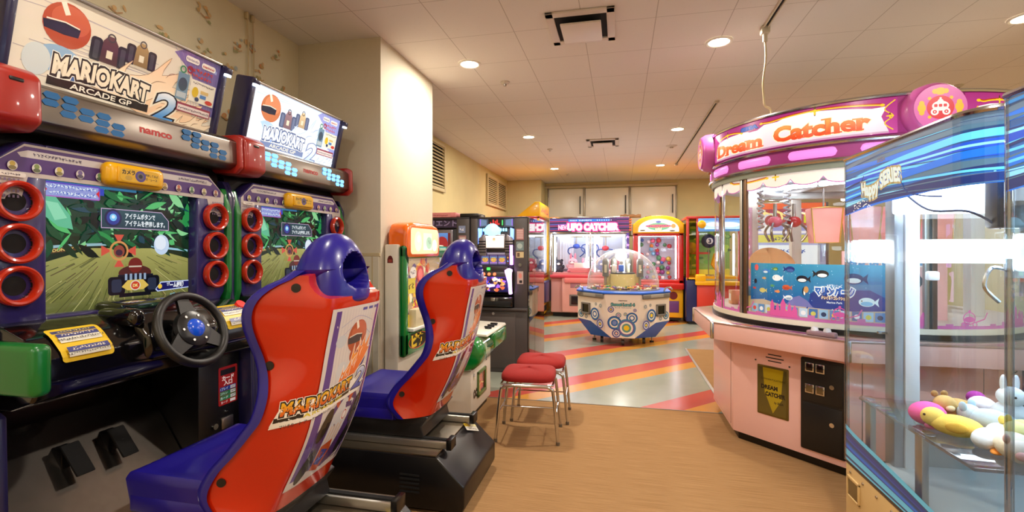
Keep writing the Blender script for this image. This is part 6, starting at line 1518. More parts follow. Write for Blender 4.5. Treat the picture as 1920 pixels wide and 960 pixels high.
for ang in (225, 315):
    a = Art()
    a.rect(-.62, 0, .62, .205, (186, 70, 150), (164, 44, 120))
    top = [(-.57, .085), (-.545, .13), (-.48, .145), (-.40, .150), (-.30, .150), (-.26, .165), (-.20, .14), (-.14, .14), (-.09, .165), (.0, .165), (.05, .18), (.2, .185), (.36, .17), (.50, .150), (.57, .155), (.545, .10), (.56, .06), (.58, .012), (-.585, .012)]
    a.poly(top, (226, 206, 220), (255, 253, 250))
    a.rect(-.585, .004, .58, .014, (190, 150, 176))
    scroll(a, -.545, -.27, .150, .018); scroll(a, -.11, .55, .165, .022); fleur(a, -.42, .168, .022); fleur(a, .22, .186, .026)
    a.line([(-.575, .04), (-.59, .06), (-.575, .09), (-.55, .13)], .006, (236, 190, 50), 4); a.line([(.61, .19), (.56, .14), (.60, .10), (.56, .06), (.60, .02)], .006, (236, 190, 50), 5); fleur(a, .585, .10, .016)
    a.ell(-.205, .165, .075, .018, (190, 120, 150)); a.text('SEGA', -.205, .170, .022, (30, 90, 190), .07, w=.13, out=[(.1, (20, 50, 120))])
    ox = [(.07, (250, 240, 200))]
    a.text('Dream', -.33, .066, .078, (226, 70, 30), .03, w=.44, col2=(250, 170, 90), out=[(.055, (255, 240, 190)), (.022, (206, 90, 60))]); a.text('Catcher', .235, .080, .088, (226, 70, 30), .03, w=.50, col2=(250, 170, 90), out=[(.055, (255, 240, 190)), (.022, (206, 90, 60))])
    def slabs(word, cxx, cyy, size, w, spec):
        x0 = min(p[0] for p in text_polys(word, 0.0)[0]); x1 = max(p[0] for p in text_polys(word, 0.0)[0]); k = w / (x1 - x0)
        for i, marks in spec.items():
            vs = [p[0] for p in text_polys(word[:i + 1], 0.0)[0]]; pv = [p[0] for p in text_polys(word[:i], 0.0)[0]] if i else [x0]
            l, r_ = max(pv) + (.05 if i else 0), max(vs)
            for f, yy in marks:
                xx = cxx + (l + (r_ - l) * f - (x0 + x1) / 2) * k; yc_ = cyy - size / 2 if yy == 'b' else cyy + size / 2 * (1 if yy == 't' else .46)
                a.rect(xx - .026, yc_ - .004, xx + .026, yc_ + .005, (232, 84, 40) if yy == 'b' else (248, 150, 80))
    slabs('Dream', -.33, .066, .078, .44, {0: ((.1, 'b'), (.1, 't')), 1: ((.18, 'b'), (.12, 'x')), 3: ((.92, 'b'),), 4: ((.06, 'b'), (.5, 'b'), (.94, 'b'), (.04, 'x'))})
    slabs('Catcher', .235, .080, .088, .50, {1: ((.92, 'b'),), 4: ((.1, 'b'), (.9, 'b'), (.06, 't')), 6: ((.2, 'b'), (.12, 'x'))})
    a.build('header_picture', hd, on_drum(ang, .996, 2.035), art_mat('drum_header_lit', .25, emit=.72, base=.5, coat=.3), cut=(.02, 0), eps=6e-5)
for ang in (180, 270):
    m = on_drum(ang, .99, 2.145); c0 = m(0, 0, 0); a_ = math.radians(ang); n = V((math.cos(a_), math.sin(a_), 0)); du = V((-n.y, n.x, 0))
    b = MB().lathe([(.0001, .075), (.115, .075), (.13, .068), (.146, .04), (.152, -.01), (.150, -.06)], (0, 0, 0), mat('medallion_pink', (206, 96, 176), .3, coat=.4), 'y', 48)
    b.bm.transform(Matrix(((du.x, n.x, 0, c0.x), (du.y, n.y, 0, c0.y), (0, 0, 1, c0.z), (0, 0, 0, 1))))
    md = b.build('medallion', t)
    a = Art(); a.ell(0, 0, .125, .125, (206, 96, 170), 40)
    for k in range(4):
        th = k * PI / 2; x, y = .088 * math.cos(th), .088 * math.sin(th)
        a.ell(x, y, .020, .026, (226, 180, 20), 14, th); 
        for s in (-1, 1): a.ell(x + s * .026 * math.sin(th), y + s * .026 * math.cos(th), .013, .014, (226, 180, 20), 12)
        a.ell(.072 * math.cos(th + PI / 4), .072 * math.sin(th + PI / 4), .009, .009, (226, 180, 20), 10)
    a.ell(0, 0, .064, .064, (206, 36, 50), 32)
    WH, RD = (240, 232, 232), (206, 36, 50)
    a.ell(0, .008, .040, .027, WH, 22); a.rect(-.034, -.012, .034, .004, WH); a.poly([(-.016, .032), (.016, .032), (.008, .044), (-.008, .044)], WH); a.ell(0, .049, .006, .006, WH, 10)
    for k in (-1, 0, 1): a.rrect(k * .022 - .008, .002, k * .022 + .008, .018, .004, RD)
    for k in (-1, 1): a.ell(k * .027, -.024, .019, .019, WH, 18); a.ell(k * .027, -.024, .010, .010, RD, 14); a.ell(k * .027, -.024, .004, .004, WH, 10)
    a.build('medallion_print', md, lambda u, v, h, c0=c0, n=n, du=du: c0 + n * (.0765 + h) + du * u + Z1 * v, art_mat('medallion_lit', .3, emit=.28))
M_CAPS = mat('lit_magenta_lamp', (226, 130, 216), .3, emit=.62, ecol=(226, 130, 216))
q = MB(); 
for k in range(16):
    a0 = 180 + 22.5 * k + 11.25
    if not (165 < (a0 % 360) < 340): continue
    def cap(u, v, a0=a0):
        x = (u - .5) * .27; y = (v - .5) * .058; r = .029
        ex = max(0, abs(x) - (.135 - r)); hh = math.sqrt(max(0, r * r - ex * ex)); y = max(-hh, min(hh, y))
        e = 1 - (abs(2 * v - 1)) ** 4
        R = .974 + .006 * e * (1 if ex < r * .9 else 0); th = math.radians(a0) + x / .97
        return V((DX + R * math.cos(th), DY + R * math.sin(th), 1.966 + y))
    MB().grid(cap, 28, 8, M_CAPS).build('band_lamp', band)
# scalloped white valance and gold scrolls on the glass
a = Art()
for k in range(18):
    x0 = -1.65 + k * .185
    pts = [(x0, .09)] + [(x0 + .185 * j / 8, .03 - .022 * math.sin(PI * j / 8) + (.02 if j in (0, 8) else 0)) for j in range(9)] + [(x0 + .185, .09)]
    a.poly([(x, max(y - .005, 0)) if y < .06 else (x, y) for x, y in pts], (190, 110, 180)); a.poly([(p[0], p[1] + .002) for p in pts], (246, 238, 230))
for u0 in (.05, .9, -.85): scroll(a, u0, u0 + .34, .075, -.012); fleur(a, u0 + .40, .075, .022)
a.build('valance_print', t.children[[c.name.split('.')[0] for c in t.children].index('glass_drum')], on_drum(250, .9435, 1.775), art_mat('valance', .5, emit=.3), cut=(.03, 0))
gl = [c for c in t.children if c.name.startswith('glass_drum')][0]
a = Art()
PK = (226, 96, 170)
def castle(u, s):
    for (dx, w, h) in ((-.09, .035, .085), (-.045, .03, .06), (0, .04, .10), (.05, .03, .07), (.09, .035, .055)):
        a.rect(u + (dx - w / 2) * s, .0, u + (dx + w / 2) * s, h * s, PK); a.poly([(u + (dx - w * .6) * s, h * s), (u + (dx + w * .6) * s, h * s), (u + dx * s, (h + .05) * s)], PK)
    a.rect(u - .11 * s, 0, u + .11 * s, .05 * s, PK)
def coach(u, s):
    a.ring(u, .055 * s, .034 * s, .040 * s, PK); a.ell(u, .048 * s, .034 * s, .018 * s, PK, 16); a.ring(u - .035 * s, .016 * s, .010 * s, .016 * s, PK, 16); a.ring(u + .035 * s, .016 * s, .010 * s, .016 * s, PK, 16); a.line([(u, .015 * s), (u, .09 * s)], .004 * s, PK); a.line([(u + .04 * s, .03 * s), (u + .10 * s, .05 * s), (u + .12 * s, .09 * s)], .008 * s, PK); a.ell(u, .10 * s, .008 * s, .008 * s, PK, 12)
a.rect(-1.7, -.012, 1.6, .006, (206, 110, 176))
for k in range(40): a.rect(-1.7 + k * .085, .004, -1.66 + k * .085, .006 + .01 * (k % 3), (206, 120, 180))
for u in (-1.04, -.40, .24, .88): castle(u, .8)
for u in (-.72, -.085, .55, 1.2): coach(u, .9)
a.build('glass_stickers', gl, on_drum(250, .9438, .932), art_mat('pink_film', .5, emit=.1), cut=(.03, 0))
# light ring and interior
MB().lathe([(.0001, 1.86), (.93, 1.86), (.93, 1.872)], (DX, DY, 0), M_CABWHITE, seg=64).build('inner_roof', t)
for k in range(4):
    a_ = math.radians(225 + 90 * k); x, y = DX + .62 * math.cos(a_), DY + .62 * math.sin(a_)
    MB().box((-.32, -.02, 1.80), (.32, .02, 1.83), M_CABLIGHT, .01, mtx=Matrix.Translation((x, y, 0)) @ Matrix.Rotation(a_ + PI / 2, 4, 'Z')).build('tube_lamp', t)
for (x, y) in ((1.11, 4.5), (1.56, 4.85), (2.05, 4.75), (2.35, 4.3), (2.3, 3.8)):
    MB().box((x - .04, y - .04, .93), (x + .04, y + .04, 1.86), mat('inner_post', (226, 220, 206), .35), .006).build('inner_post', t)
for (x, y) in ((1.0, 3.82), (1.17, 3.8)):
    MB().tube([(x + .02 * math.cos(k * .8), y + .02 * math.sin(k * .8), 1.80 - .0048 * k) for k in range(60)], .008, mat('coiled_cable', (206, 206, 206), .3, .5), seg=6).build('coiled_cable', t)
MB().box((1.02, 3.90, 1.74), (1.75, 3.95, 1.79), STEEL, .005).box((1.30, 3.62, 1.79), (1.36, 4.6, 1.84), STEEL, .005).build('claw_gantry', t)
for (x, y, c) in ((1.09, 3.80, (226, 110, 130)), (1.22, 3.82, (206, 70, 66))):
    MB().sph((x, y, 1.57), (.048, .048, .04), mat('claw_cap_%d' % c[1], c, .3), 18).cyl((x, y, 1.59), (x, y, 1.70), .012, STEEL).build('claw_head', t)
    ch = t.children[-1]
    for k in range(3):
        th = k * 2.09; MB().tube([(x + .04 * math.cos(th), y + .04 * math.sin(th), 1.56), (x + .09 * math.cos(th), y + .09 * math.sin(th), 1.50), (x + .05 * math.cos(th), y + .05 * math.sin(th), 1.43)], .009, STEEL, smooth=4).build('claw_arm', ch)
# hanging pink baskets
for k, (x, y) in enumerate(((1.385, 3.75), (1.595, 3.70), (1.81, 3.68), (2.02, 3.72))):
    o = thing('pink_basket', ['gold-rimmed pink basket hanging first in the row inside the round machine', 'gold-rimmed pink basket hanging second, beside the first one', 'pink hanging basket seen through the blue machine, third in the row', 'last pink hanging basket of the row, behind the blue machine'][k], 'basket', (x, y, 1.41), group='pink baskets in the round crane machine')
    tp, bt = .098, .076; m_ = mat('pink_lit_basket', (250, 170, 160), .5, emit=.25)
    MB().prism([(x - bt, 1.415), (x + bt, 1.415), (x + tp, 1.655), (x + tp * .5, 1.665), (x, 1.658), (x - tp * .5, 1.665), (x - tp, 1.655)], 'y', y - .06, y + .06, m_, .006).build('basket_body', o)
    MB().tube([(x - bt, y - .063, 1.417), (x + bt, y - .063, 1.417), (x + tp, y - .063, 1.657), (x, y - .063, 1.662), (x - tp, y - .063, 1.657)], .005, mat('gold_edge', (236, 190, 90), .3, .4), closed=True).build('gold_rim', o)
    MB().cyl((x, y, 1.66), (x, y, 1.86), .006, STEEL).cyl((x, y, 1.0), (x, y, 1.415), .035, pane_mat('tube_glass', (230, 232, 236), 1.45, .1)).cyl((x, y, .93), (x, y, 1.0), .045, STEEL).build('hanger_rod', o)
# sea-life poster board standing behind the front glass
a = Art(); Wp, Hp = 1.02, .285; VS = 1.2
a.rect(0, 0, Wp, Hp, (20, 60, 150), (56, 150, 190)); R = random.Random(17)
for k in range(90): a.ell(R.uniform(0, Wp), R.uniform(.06, Hp), R.uniform(.001, .003), R.uniform(.001, .003), (206, 236, 246), 8)
a.poly([(.42, 0), (.5, .06), (.52, .13), (.56, .15), (.9, .16), (1.0, .12), (Wp, 0)], (24, 56, 140))
a.poly([(0, .07), (.14, .08), (.28, .06), (.42, .075), (.55, .055), (.8, .05), (Wp, .06), (Wp, 0), (0, 0)], (190, 170, 150)); a.poly([(.34, .06), (.38, .10), (.44, .115), (.50, .09), (.54, .055)], (120, 120, 180))
def fish(x, y, s, c, d=1, c2=None):
    a.ell(x, y, s, s * .45, c, 18); a.poly([(x - d * s * .8, y), (x - d * s * 1.5, y + s * .45), (x - d * s * 1.35, y), (x - d * s * 1.5, y - s * .45)], c)
    if c2: a.ell(x, y - s * .16, s * .75, s * .22, c2, 14)
    a.ell(x + d * s * .6, y + s * .1, s * .08, s * .08, (20, 20, 26), 8)
for (x, y, s, c, d, c2) in ((.26, .205, .038, (240, 244, 248), -1, None), (.37, .255, .036, (30, 56, 130), 1, (70, 100, 170)), (.46, .205, .042, (26, 30, 44), -1, (230, 236, 240)), (.60, .235, .044, (18, 22, 34), 1, (240, 244, 246)), (.80, .215, .06, (30, 50, 110), -1, (226, 234, 240)), (.88, .10, .05, (226, 240, 246), -1, (120, 190, 230)), (.25, .255, .022, (96, 140, 80), 1, (170, 190, 110)), (.16, .24, .028, (70, 130, 206), -1, (220, 236, 246)), (.15, .20, .016, (206, 160, 110), 1, None), (.22, .16, .016, (96, 160, 110), -1, None), (.34, .155, .032, (206, 96, 60), -1, (180, 70, 50)), (.13, .13, .03, (206, 190, 110), -1, None), (.27, .13, .018, (236, 150, 90), 1, None), (.36, .10, .03, (236, 240, 244), 1, (150, 170, 190)), (.05, .14, .014, (206, 70, 60), 1, None)): fish(x, y, s, c, d, c2)
a.ell(.07, .26, .02, .018, (226, 90, 90)); a.ell(.06, .18, .014, .014, (30, 30, 50)); a.ell(.475, .14, .012, .022, (26, 30, 40)); a.ell(.478, .135, .007, .016, (240, 240, 236)); a.ell(.49, .15, .018, .018, (206, 150, 90), 10)
a.text('水族館シリーズ', .68, .175, .012, (236, 244, 250), .02, w=.10); a.text('マリンパーク', .68, .145, .032, (30, 96, 190), .06, w=.25, out=[(.14, (240, 246, 250))]); a.text('ぬいぐるみコレクション', .68, .112, .013, (250, 236, 206), .04, w=.17, out=[(.1, (150, 90, 40))]); a.text('Marine Park', .68, .09, .010, (236, 244, 250), .02, w=.10); a.text('全 20 種', .69, .05, .010, (240, 236, 220), .02, w=.06)
for k in range(14):
    x = .02 + k * .07; a.rect(x, .004, x + .06, .05, [(150, 190, 220), (96, 140, 190), (190, 210, 226), (60, 110, 170)][k % 4]); a.ell(x + .03, .025, .018, .012, [(226, 90, 80), (240, 240, 240), (206, 196, 90), (30, 50, 90), (236, 190, 70)][k % 5], 14)
a0 = 250; RP = .905
po = thing('sea_poster_board', 'blue sea-life poster board curved along the front glass of the round crane machine', 'poster', (DX + RP * math.cos(math.radians(232)), DY + RP * math.sin(math.radians(232)), .93))
def board(u, v): th = math.radians(208.5) + u * Wp * .8 / RP; return V((DX + (RP - .004) * math.cos(th), DY + (RP - .004) * math.sin(th), .935 + v * Hp * 1.2))
q = MB().grid(board, 40, 2, mat('board_backing', (230, 228, 224), .6)); q.build('board', po)
a.build('poster_print', po, lambda u, v, h: V((DX + (RP + h) * math.cos(math.radians(208.5) + u * .8 / RP), DY + (RP + h) * math.sin(math.radians(208.5) + u * .8 / RP), .935 + v * VS)), art_mat('sea_poster_print', .4, emit=.35), cut=(.03, 0), eps=3e-5)  # glow put into the print so the board reads brightly lit
for k in range(3): MB().cyl((DX + .9 * math.cos(math.radians(215 + 20 * k)), DY + .9 * math.sin(math.radians(215 + 20 * k)), .93), (DX + .9 * math.cos(math.radians(215 + 20 * k)), DY + .9 * math.sin(math.radians(215 + 20 * k)), .937), .006, STEEL).build('support_pin', po)
po = thing('pink_poster_board', 'small pink board with blue lettering standing behind the sea-life poster', 'poster', (1.80, 3.5, .93))
MB().box((1.40, 3.50, .93), (1.98, 3.51, 1.36), mat('pink_board', (240, 176, 180), .5)).build('board', po)
a = Art(); a.rect(0, 0, .58, .43, (246, 190, 190))
for k in range(20): a.rect(.01 + k * .024, .18, .018 + k * .024, .34, (236, 206, 200))
a.text('なかよし♥ネコ', .25, .375, .07, (96, 160, 220), .05, w=.44, out=[(.1, (250, 246, 246))]); a.ell(.40, .24, .05, .045, (60, 60, 70)); a.poly([(.365, .27), (.375, .30), (.39, .28)], (60, 60, 70)); a.poly([(.41, .28), (.43, .30), (.435, .27)], (60, 60, 70)); a.ell(.40, .23, .03, .025, (240, 236, 230))
a.build('poster_print', po, plane_map((1.40, 3.4995, .93), X1, Z1), art_mat('poster_print', .4, emit=.12))
o = MB().lathe([(.0001, .02), (.15, .015), (.16, 0), (.155, -.02), (.0001, -.02)], (1.09, 3.86, 1.25), mat('tan_disc', (216, 160, 110), .6), seg=32)
o.bm.transform(Matrix.Translation((1.09, 3.86, 1.25)) @ Matrix.Rotation(math.radians(58), 4, 'X') @ Matrix.Rotation(.3, 4, 'Z') @ Matrix.Translation((-1.09, -3.86, -1.25)))
o.cyl((1.09, 3.86, .93), (1.09, 3.86, 1.25), .01, STEEL)
o = o.build('tan_disc', None, org=(1.09, 3.86, .93)); tag(o, 'round tan disc on a rod showing above the sea-life poster', 'prize')
# prize tower of pink lights and small boxes near the side glass
o = thing('prize_tower', 'tower of pink lamps and small prizes by the side glass of the round crane machine', 'prize tower', (.99, 4.12, .93))
MB().cyl((.99, 4.12, .93), (.99, 4.12, 1.70), .028, pane_mat('tower_tube', (255, 230, 250), 1.45, .1), seg=20).cyl((.99, 4.12, .93), (.99, 4.12, .96), .07, STEEL, seg=24).build('clear_tube', o)
for k in range(12): MB().sph((.965, 4.10, 1.0 + k * .05), .014, mat('pink_led', (255, 120, 226), .3, emit=3.0, ecol=(255, 110, 220)), 10).build('pink_lamp', o)
for k, (x, y, z, s, c, nm) in enumerate(((.95, 4.0, .93, .09, (236, 226, 150), 'cream'), (1.06, 3.94, .93, .10, (206, 110, 150), 'rose'), (.96, 4.0, 1.02, .07, (110, 170, 220), 'sky blue'), (1.06, 3.94, 1.03, .08, (240, 236, 230), 'white'), (.93, 4.22, .93, .11, (226, 170, 120), 'peach'), (1.07, 4.2, .93, .10, (120, 170, 130), 'green'))):
    o = MB().box((x - s / 2, y - s / 2, z), (x + s / 2, y + s / 2, z + s), mat('prizebox_%d' % k, c, .4), .006).box((x - s / 2 - .0008, y - s * .3, z + s * .25), (x + s / 2 + .0008, y + s * .3, z + s * .75), mat('prizelabel_%d' % k, (250, 250, 246), .4)).build('prize_box', None, org=(x, y, z))
    tag(o, f'small {nm} prize box by the pink lamp tower in the round crane machine', 'box', 'prize boxes in the round crane machine')
M_SHELF = None
# lit advert stand seen through the drum
t = thing('advert_stand', 'free-standing purple and white advert stand seen through the round crane machine', 'sign', (2.55, 8.2, 0))
MB().box((2.0, 8.2, .05), (3.1, 8.35, 2.1), mat('stand_frame_grey', (96, 90, 100), .4), .01).box((2.0, 8.05, 0), (3.1, 8.5, .06), BLACK, .01).build('stand_body', t)
a = Art(); a.rect(0, 0, 1.02, 1.0, (190, 200, 236), (110, 110, 190)); a.rect(0, .62, 1.02, .66, (226, 226, 240)); a.rect(0, .48, 1.02, .60, (206, 200, 96)); a.rect(.08, .06, .94, .44, (226, 236, 250)); a.ell(.25, .82, .12, .12, (206, 206, 220)); a.ell(.25, .82, .085, .085, (150, 50, 60)); a.ell(.18, .70, .08, .05, (226, 230, 240)); a.text('14', .78, .84, .10, (206, 206, 60), .06); a.scrib(.5, .54, .5, .05, (60, 60, 120)); a.scrib(.5, .34, .5, .07, (60, 90, 170), 3)
a.build('stand_print', t.children[-1], plane_map((2.04, 8.1995, 1.0), X1, Z1), art_mat('advert_lit', .4, emit=.55, base=.5))
a = Art(); a.rect(0, 0, 1.02, .35, (226, 96, 50)); a.scrib(.5, .17, .75, .16, (255, 230, 150), 3)
a.build('stand_topper', t.children[-1], plane_map((2.04, 8.1995, 1.74), X1, Z1), art_mat('advert_lit', .4, emit=.55, base=.5))
# ------------------------------------------------------------------ blue-striped claw machines at the right
M_BEIGE = mat('beige_steel_base', (206, 176, 120), .45, coat=.1)
M_POST = mat('white_post', (232, 236, 238), .35)
M_POSTG = mat('grey_post', (166, 172, 176), .35, .4)
def blue_claw(y0, label, first):
    x0, x1, y1 = 1.035, 1.95, y0 + .86
    t = thing('blue_claw_machine', label, 'crane machine', ((x0 + x1) / 2, (y0 + y1) / 2, 0), group='blue striped claw machines')
    zb, zt = .385, 1.785; rc = .11
    def path(s):
        """along the aisle glass from the far corner to the rounded near corner, outward normal"""
        L1 = (y1 - y0) - rc; L2 = rc * PI / 2
        if s <= L1: return V((x0, y1 - s, 0)), V((-1, 0, 0))
        a_ = min(1, (s - L1) / L2) * PI / 2; c = V((x0 + rc, y0 + rc, 0))
        n = V((-math.cos(a_), -math.sin(a_), 0))
        if s > L1 + L2: return V((x0 + rc + (s - L1 - L2), y0, 0)), V((0, -1, 0))
        return c + n * rc, n
    L1 = (y1 - y0) - rc; LC = L1 + rc * PI / 2; LT = LC + (x1 - x0 - rc)
    ss = [0, L1] + [L1 + (LC - L1) * k / 12 for k in range(1, 13)] + [LT]
    outline = [path(s)[0] for s in ss] + [V((x1, y1, 0))]
    MB().prism([(p.x, p.y) for p in outline], 'z', .0, zb - .012, M_BEIGE, .006).build('beige_base', t)
    ba = t.children[-1]
    MB().prism([(p.x, p.y) for p in outline], 'z', zb - .012, zb + .004, mat('dark_sill', (60, 60, 66), .3, .5), .003).build('window_sill', t)
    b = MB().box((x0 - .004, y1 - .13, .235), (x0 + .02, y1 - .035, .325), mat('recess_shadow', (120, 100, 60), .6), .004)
    for A, B in (((x0 - .008, y1 - .14, .315), (x0 + .002, y1 - .025, .328)), ((x0 - .008, y1 - .14, .23), (x0 + .002, y1 - .025, .24)), ((x0 - .008, y1 - .14, .23), (x0 + .002, y1 - .13, .328)), ((x0 - .008, y1 - .035, .23), (x0 + .002, y1 - .025, .328))): b.box(A, B, M_BEIGE, .003)
    b.build('hand_recess', ba)
    for k in range(7): MB().cyl((x0 - .004, y1 - .05 - k * .115, .345), (x0 + .002, y1 - .05 - k * .115, .345), .006, STEEL, seg=10).build('bolt', ba)
    def wall(u, v): p, n = path(LT * u); return p + Z1 * (zb + (zt - zb) * v)
    q = MB()
    def wallss(i, v): p, n = path(ss[i]); return p + Z1 * (zb + (zt - zb) * v)
    q.grid(lambda u, v: wallss(round(u * (len(ss) - 1)), v), len(ss) - 1, 1, pane_mat('claw_acrylic', (246, 252, 255), 1.49, .03))
    q.build('curved_front_glass', t, smooth=60); gl = t.children[-1]
    MB().box((x0 + .01, y1 - .01, zb), (x1, y1 - .005, zt), MATS['claw_acrylic']).build('far_pane', t)
    # chrome cap and roof
    q = MB()
    q.tube([path(s)[0] + Z1 * (zt + .006) for s in ss], .011, CHROME, seg=8)
    q.prism([(p.x, p.y) for p in outline], 'z', zt + .002, zt + .016, mat('roof_grey', (96, 96, 100), .4)).build('chrome_roof_edge', t)
    q = MB(); q.cyl((x0 + .004, y1 - .004, zb), (x0 + .004, y1 - .004, zt), .010, pane_mat('clear_corner', (206, 216, 220), 1.5, .25)); q.build('corner_strip', t)
    # wavy blue films printed on the glass
    def film(u, v, h): p, n = path(min(LT, max(0, u))); return p + n * (h + .0012) + Z1 * v
    a = Art(); R = random.Random(31); BL = [(16, 66, 120), (20, 96, 176), (30, 150, 236), (90, 200, 246), (20, 44, 110), (10, 110, 226), (70, 110, 140), (130, 214, 250), (14, 76, 206), (80, 110, 140)]
    def wave(z0, amp, ph): return lambda s: z0 + amp * math.sin(s * 2.2 + ph) - .02 * math.cos(s * 1.3)
    N = 22; ztop = zt - .004
    lo = lambda s: 1.535 + .05 * (s / LC) + .014 * math.sin(s * 5)
    a.poly([(LT * k / N, lo(LT * k / N)) for k in range(N + 1)] + [(LT * k / N, ztop) for k in range(N, -1, -1)], (16, 110, 220), (36, 70, 104))
    for k in range(40):
        f0 = R.random(); w = R.choice((.003, .004, .008, .016, .024)); c = R.choice(BL); sl = R.uniform(-.22, .22)
        pts = []
        for j in range(N + 1):
            s = LT * j / N; L = lo(s); f = min(.97, max(.02, f0 + sl * (s / LC - .4) + .04 * math.sin(s * 3 + k))); pts.append((s, L + (ztop - L) * f))
        a.line(pts, w, c)
    s0 = .15
    a.text('Happy SERIES', s0 + .16, 1.645, .052, (206, 226, 226), .05, w=.30, out=[(.10, (176, 160, 110))], rot=.12, fn=lambda x, y: (x, y + .010 * math.sin(x * 26)))
    a.text('SEGA', s0 + .17, 1.737, .018, (96, 100, 120), .05, w=.06)
    a.line([(s0 + .02, 1.60), (s0 + .0, 1.65), (s0 + .03, 1.69)], .005, (16, 60, 120), 5); a.line([(s0 + .30, 1.66), (s0 + .34, 1.59), (s0 + .44, 1.56), (s0 + .55, 1.545)], .005, (16, 60, 130), 6)
    for k in range(30): a.ell(s0 - .06 + R.uniform(0, .16), 1.565 + R.uniform(-.02, .02), .004, .003, (236, 240, 236), 8)
    a.build('blue_header_film', gl, film, art_mat('blue_film', .3, emit=.42, coat=.3), cut=(.03, 0))
    a = Art()
    hi = lambda s: .555 - .10 * min(1, s / LC) ** .7 + .01 * math.sin(s * 4)
    for k in range(13):
        w = R.uniform(.007, .020); c = R.choice(BL[:6] + [(16, 60, 150), (20, 80, 180), (170, 190, 214)])
        f = k / 13; a.line([(LT * j / N, zb + .012 + (hi(LT * j / N) - zb - .012) * f) for j in range(N + 1)], w, c)
    a.build('blue_sill_film', gl, film, art_mat('blue_film_low', .3, emit=.08, coat=.3), cut=(.03, 0))
    # inner frame, lamp and shelf
    MB().box((1.185, y1 - .10, zb), (1.225, y1 - .02, zt), M_POSTG, .008).box((1.225, y1 - .105, zb), (1.283, y1 - .02, zt), M_POST, .006).build('inner_post', t)
    MB().box((1.283, y1 - .09, .60), (x1, y1 - .02, .645), M_POST, .006).box((1.28, y1 - .06, zb), (x1, y1 - .03, .60), mat('grey_inner_panel', (176, 180, 178), .5)).box((x1 - .03, y0 + .04, zb), (x1 - .005, y1 - .02, zt), mat('inner_side_wall', (206, 212, 218), .4)).box((x1 - .1, y1 - .1, zb), (x1 - .02, y1 - .02, zt), M_POST, .006).build('inner_frame', t)
    MB().box((x0 + .03, y1 - .05, 1.31), (x1 - .03, y1 - .022, 1.415), mat('claw_lamp', (255, 255, 255), .3, emit=9.0, ecol=(236, 246, 255)), .012).build('tube_lamp', t)
    MB().box((x0 + .03, y0 + .2, 1.755), (x1 - .05, y1 - .2, 1.775), mat('added_fill_panel', (255, 255, 255), .3, emit=8.0, ecol=(232, 244, 255)), .004).build('added_fill_panel', t)  # hidden glowing panel added under the roof to brighten the inner post
    MB().box((x0 + .10, y1 - .22, 1.52), (x1 - .05, y1 - .18, 1.68), mat('claw_light_box', (255, 255, 255), .3, emit=3.0, ecol=(226, 242, 255)), .01).build('light_box', t)
    MB().box((x0 + .03, y0 + .03, zb + .004), (x1 - .03, y1 - .06, zb + .02), mat('grey_floor_pan', (170, 174, 174), .5)).build('floor_pan', t)
    MB().box((x0 + .02, y0 + .05, .692), (x1 - .04, y1 - .08, .704), pane_mat('shelf_acrylic', (236, 244, 246), 1.49, .12), .002).build('toy_shelf', t)
    for (xx, yy) in ((x0 + .045, y1 - .13), (x0 + .045, y0 + .36), (x1 - .08, y1 - .13), (x1 - .08, y0 + .2)):
        MB().box((xx - .012, yy - .022, zb + .02), (xx + .012, yy + .022, .692), ALU, .003).box((xx - .022, yy - .045, .69), (xx + .022, yy + .045, .712), pane_mat('clear_clip', (240, 244, 246), 1.49, .2), .004).build('shelf_leg', t)
    # gantry and claw
    MB().box((1.20, y0 + .13, 1.44), (1.31, y0 + .25, 1.70), BLACK, .012).box((1.16, y0 + .10, 1.66), (x1 - .05, y0 + .14, 1.70), BLACK, .004).build('claw_carriage', t)
    MB().cyl((1.265, y0 + .17, 1.22), (1.265, y0 + .17, 1.44), .014, STEEL).cyl((1.265, y0 + .17, 1.28), (1.265, y0 + .17, 1.34), .045, M_POST).build('claw_head', t)
    ch = t.children[-1]
    for s in (-1, 1): MB().tube([(1.265 + s * .04, y0 + .17, 1.30), (1.265 + s * .09, y0 + .17, 1.31), (1.265 + s * .11, y0 + .17, 1.25), (1.265 + s * .07, y0 + .17, 1.20)], .006, CHROME, smooth=5).build('claw_arm', ch)
    MB().tube([(1.22, y0 + .2, 1.44), (1.16, y0 + .25, 1.5), (1.12, y0 + .4, 1.52), (1.1, y0 + .55, 1.62)], .004, mat('thin_cable', (60, 70, 90), .5), smooth=6).build('thin_cable', t)
    MB().box((1.15, y1 - .045, .985), (1.20, y1 - .03, .995), CHROME).box((1.305, y1 - .12, 1.235), (1.35, y1 - .09, 1.275), M_POST, .008).build('latch', t)
    return t
YB = 1.69
blue_claw(YB, 'blue-striped glass claw machine with plush toys on its shelf, beside the round pink machine', True)
blue_claw(YB - .965, 'second blue-striped claw machine, mostly outside the picture edge', False)
SCL = .62
def soft(name, label, p, rz, parts):
    """a lying soft toy; parts: (part name, centre, radii, colour)"""
    t = thing(name, label, 'plush toy', p, rz, 'plush toys on the clear shelf')
    M = Matrix.Translation(p) @ Matrix.Rotation(rz, 4, 'Z')
    for (n, c, r, col) in parts:
        b = MB().sph([v * SCL for v in c], [v * SCL for v in r], mat('soft_%02x%02x%02x' % col, col, .95, noise=.04, nscale=90, bump=.15), 20); b.bm.transform(M); b.build(n, t, smooth=60)
    return t
ZS = .704
EY = (24, 20, 22)
soft('plush_toy', 'round magenta pink plush on the clear shelf, nearest the white post', (1.14, 2.13, ZS), .3, [('body', (0, 0, .07), (.10, .085, .07), (232, 96, 168)), ('tail', (.10, .0, .03), (.05, .03, .025), (120, 60, 140)), ('foot', (-.05, -.07, .02), (.03, .03, .02), (226, 120, 180)), ('foot', (.05, -.07, .02), (.03, .03, .02), (226, 120, 180))])
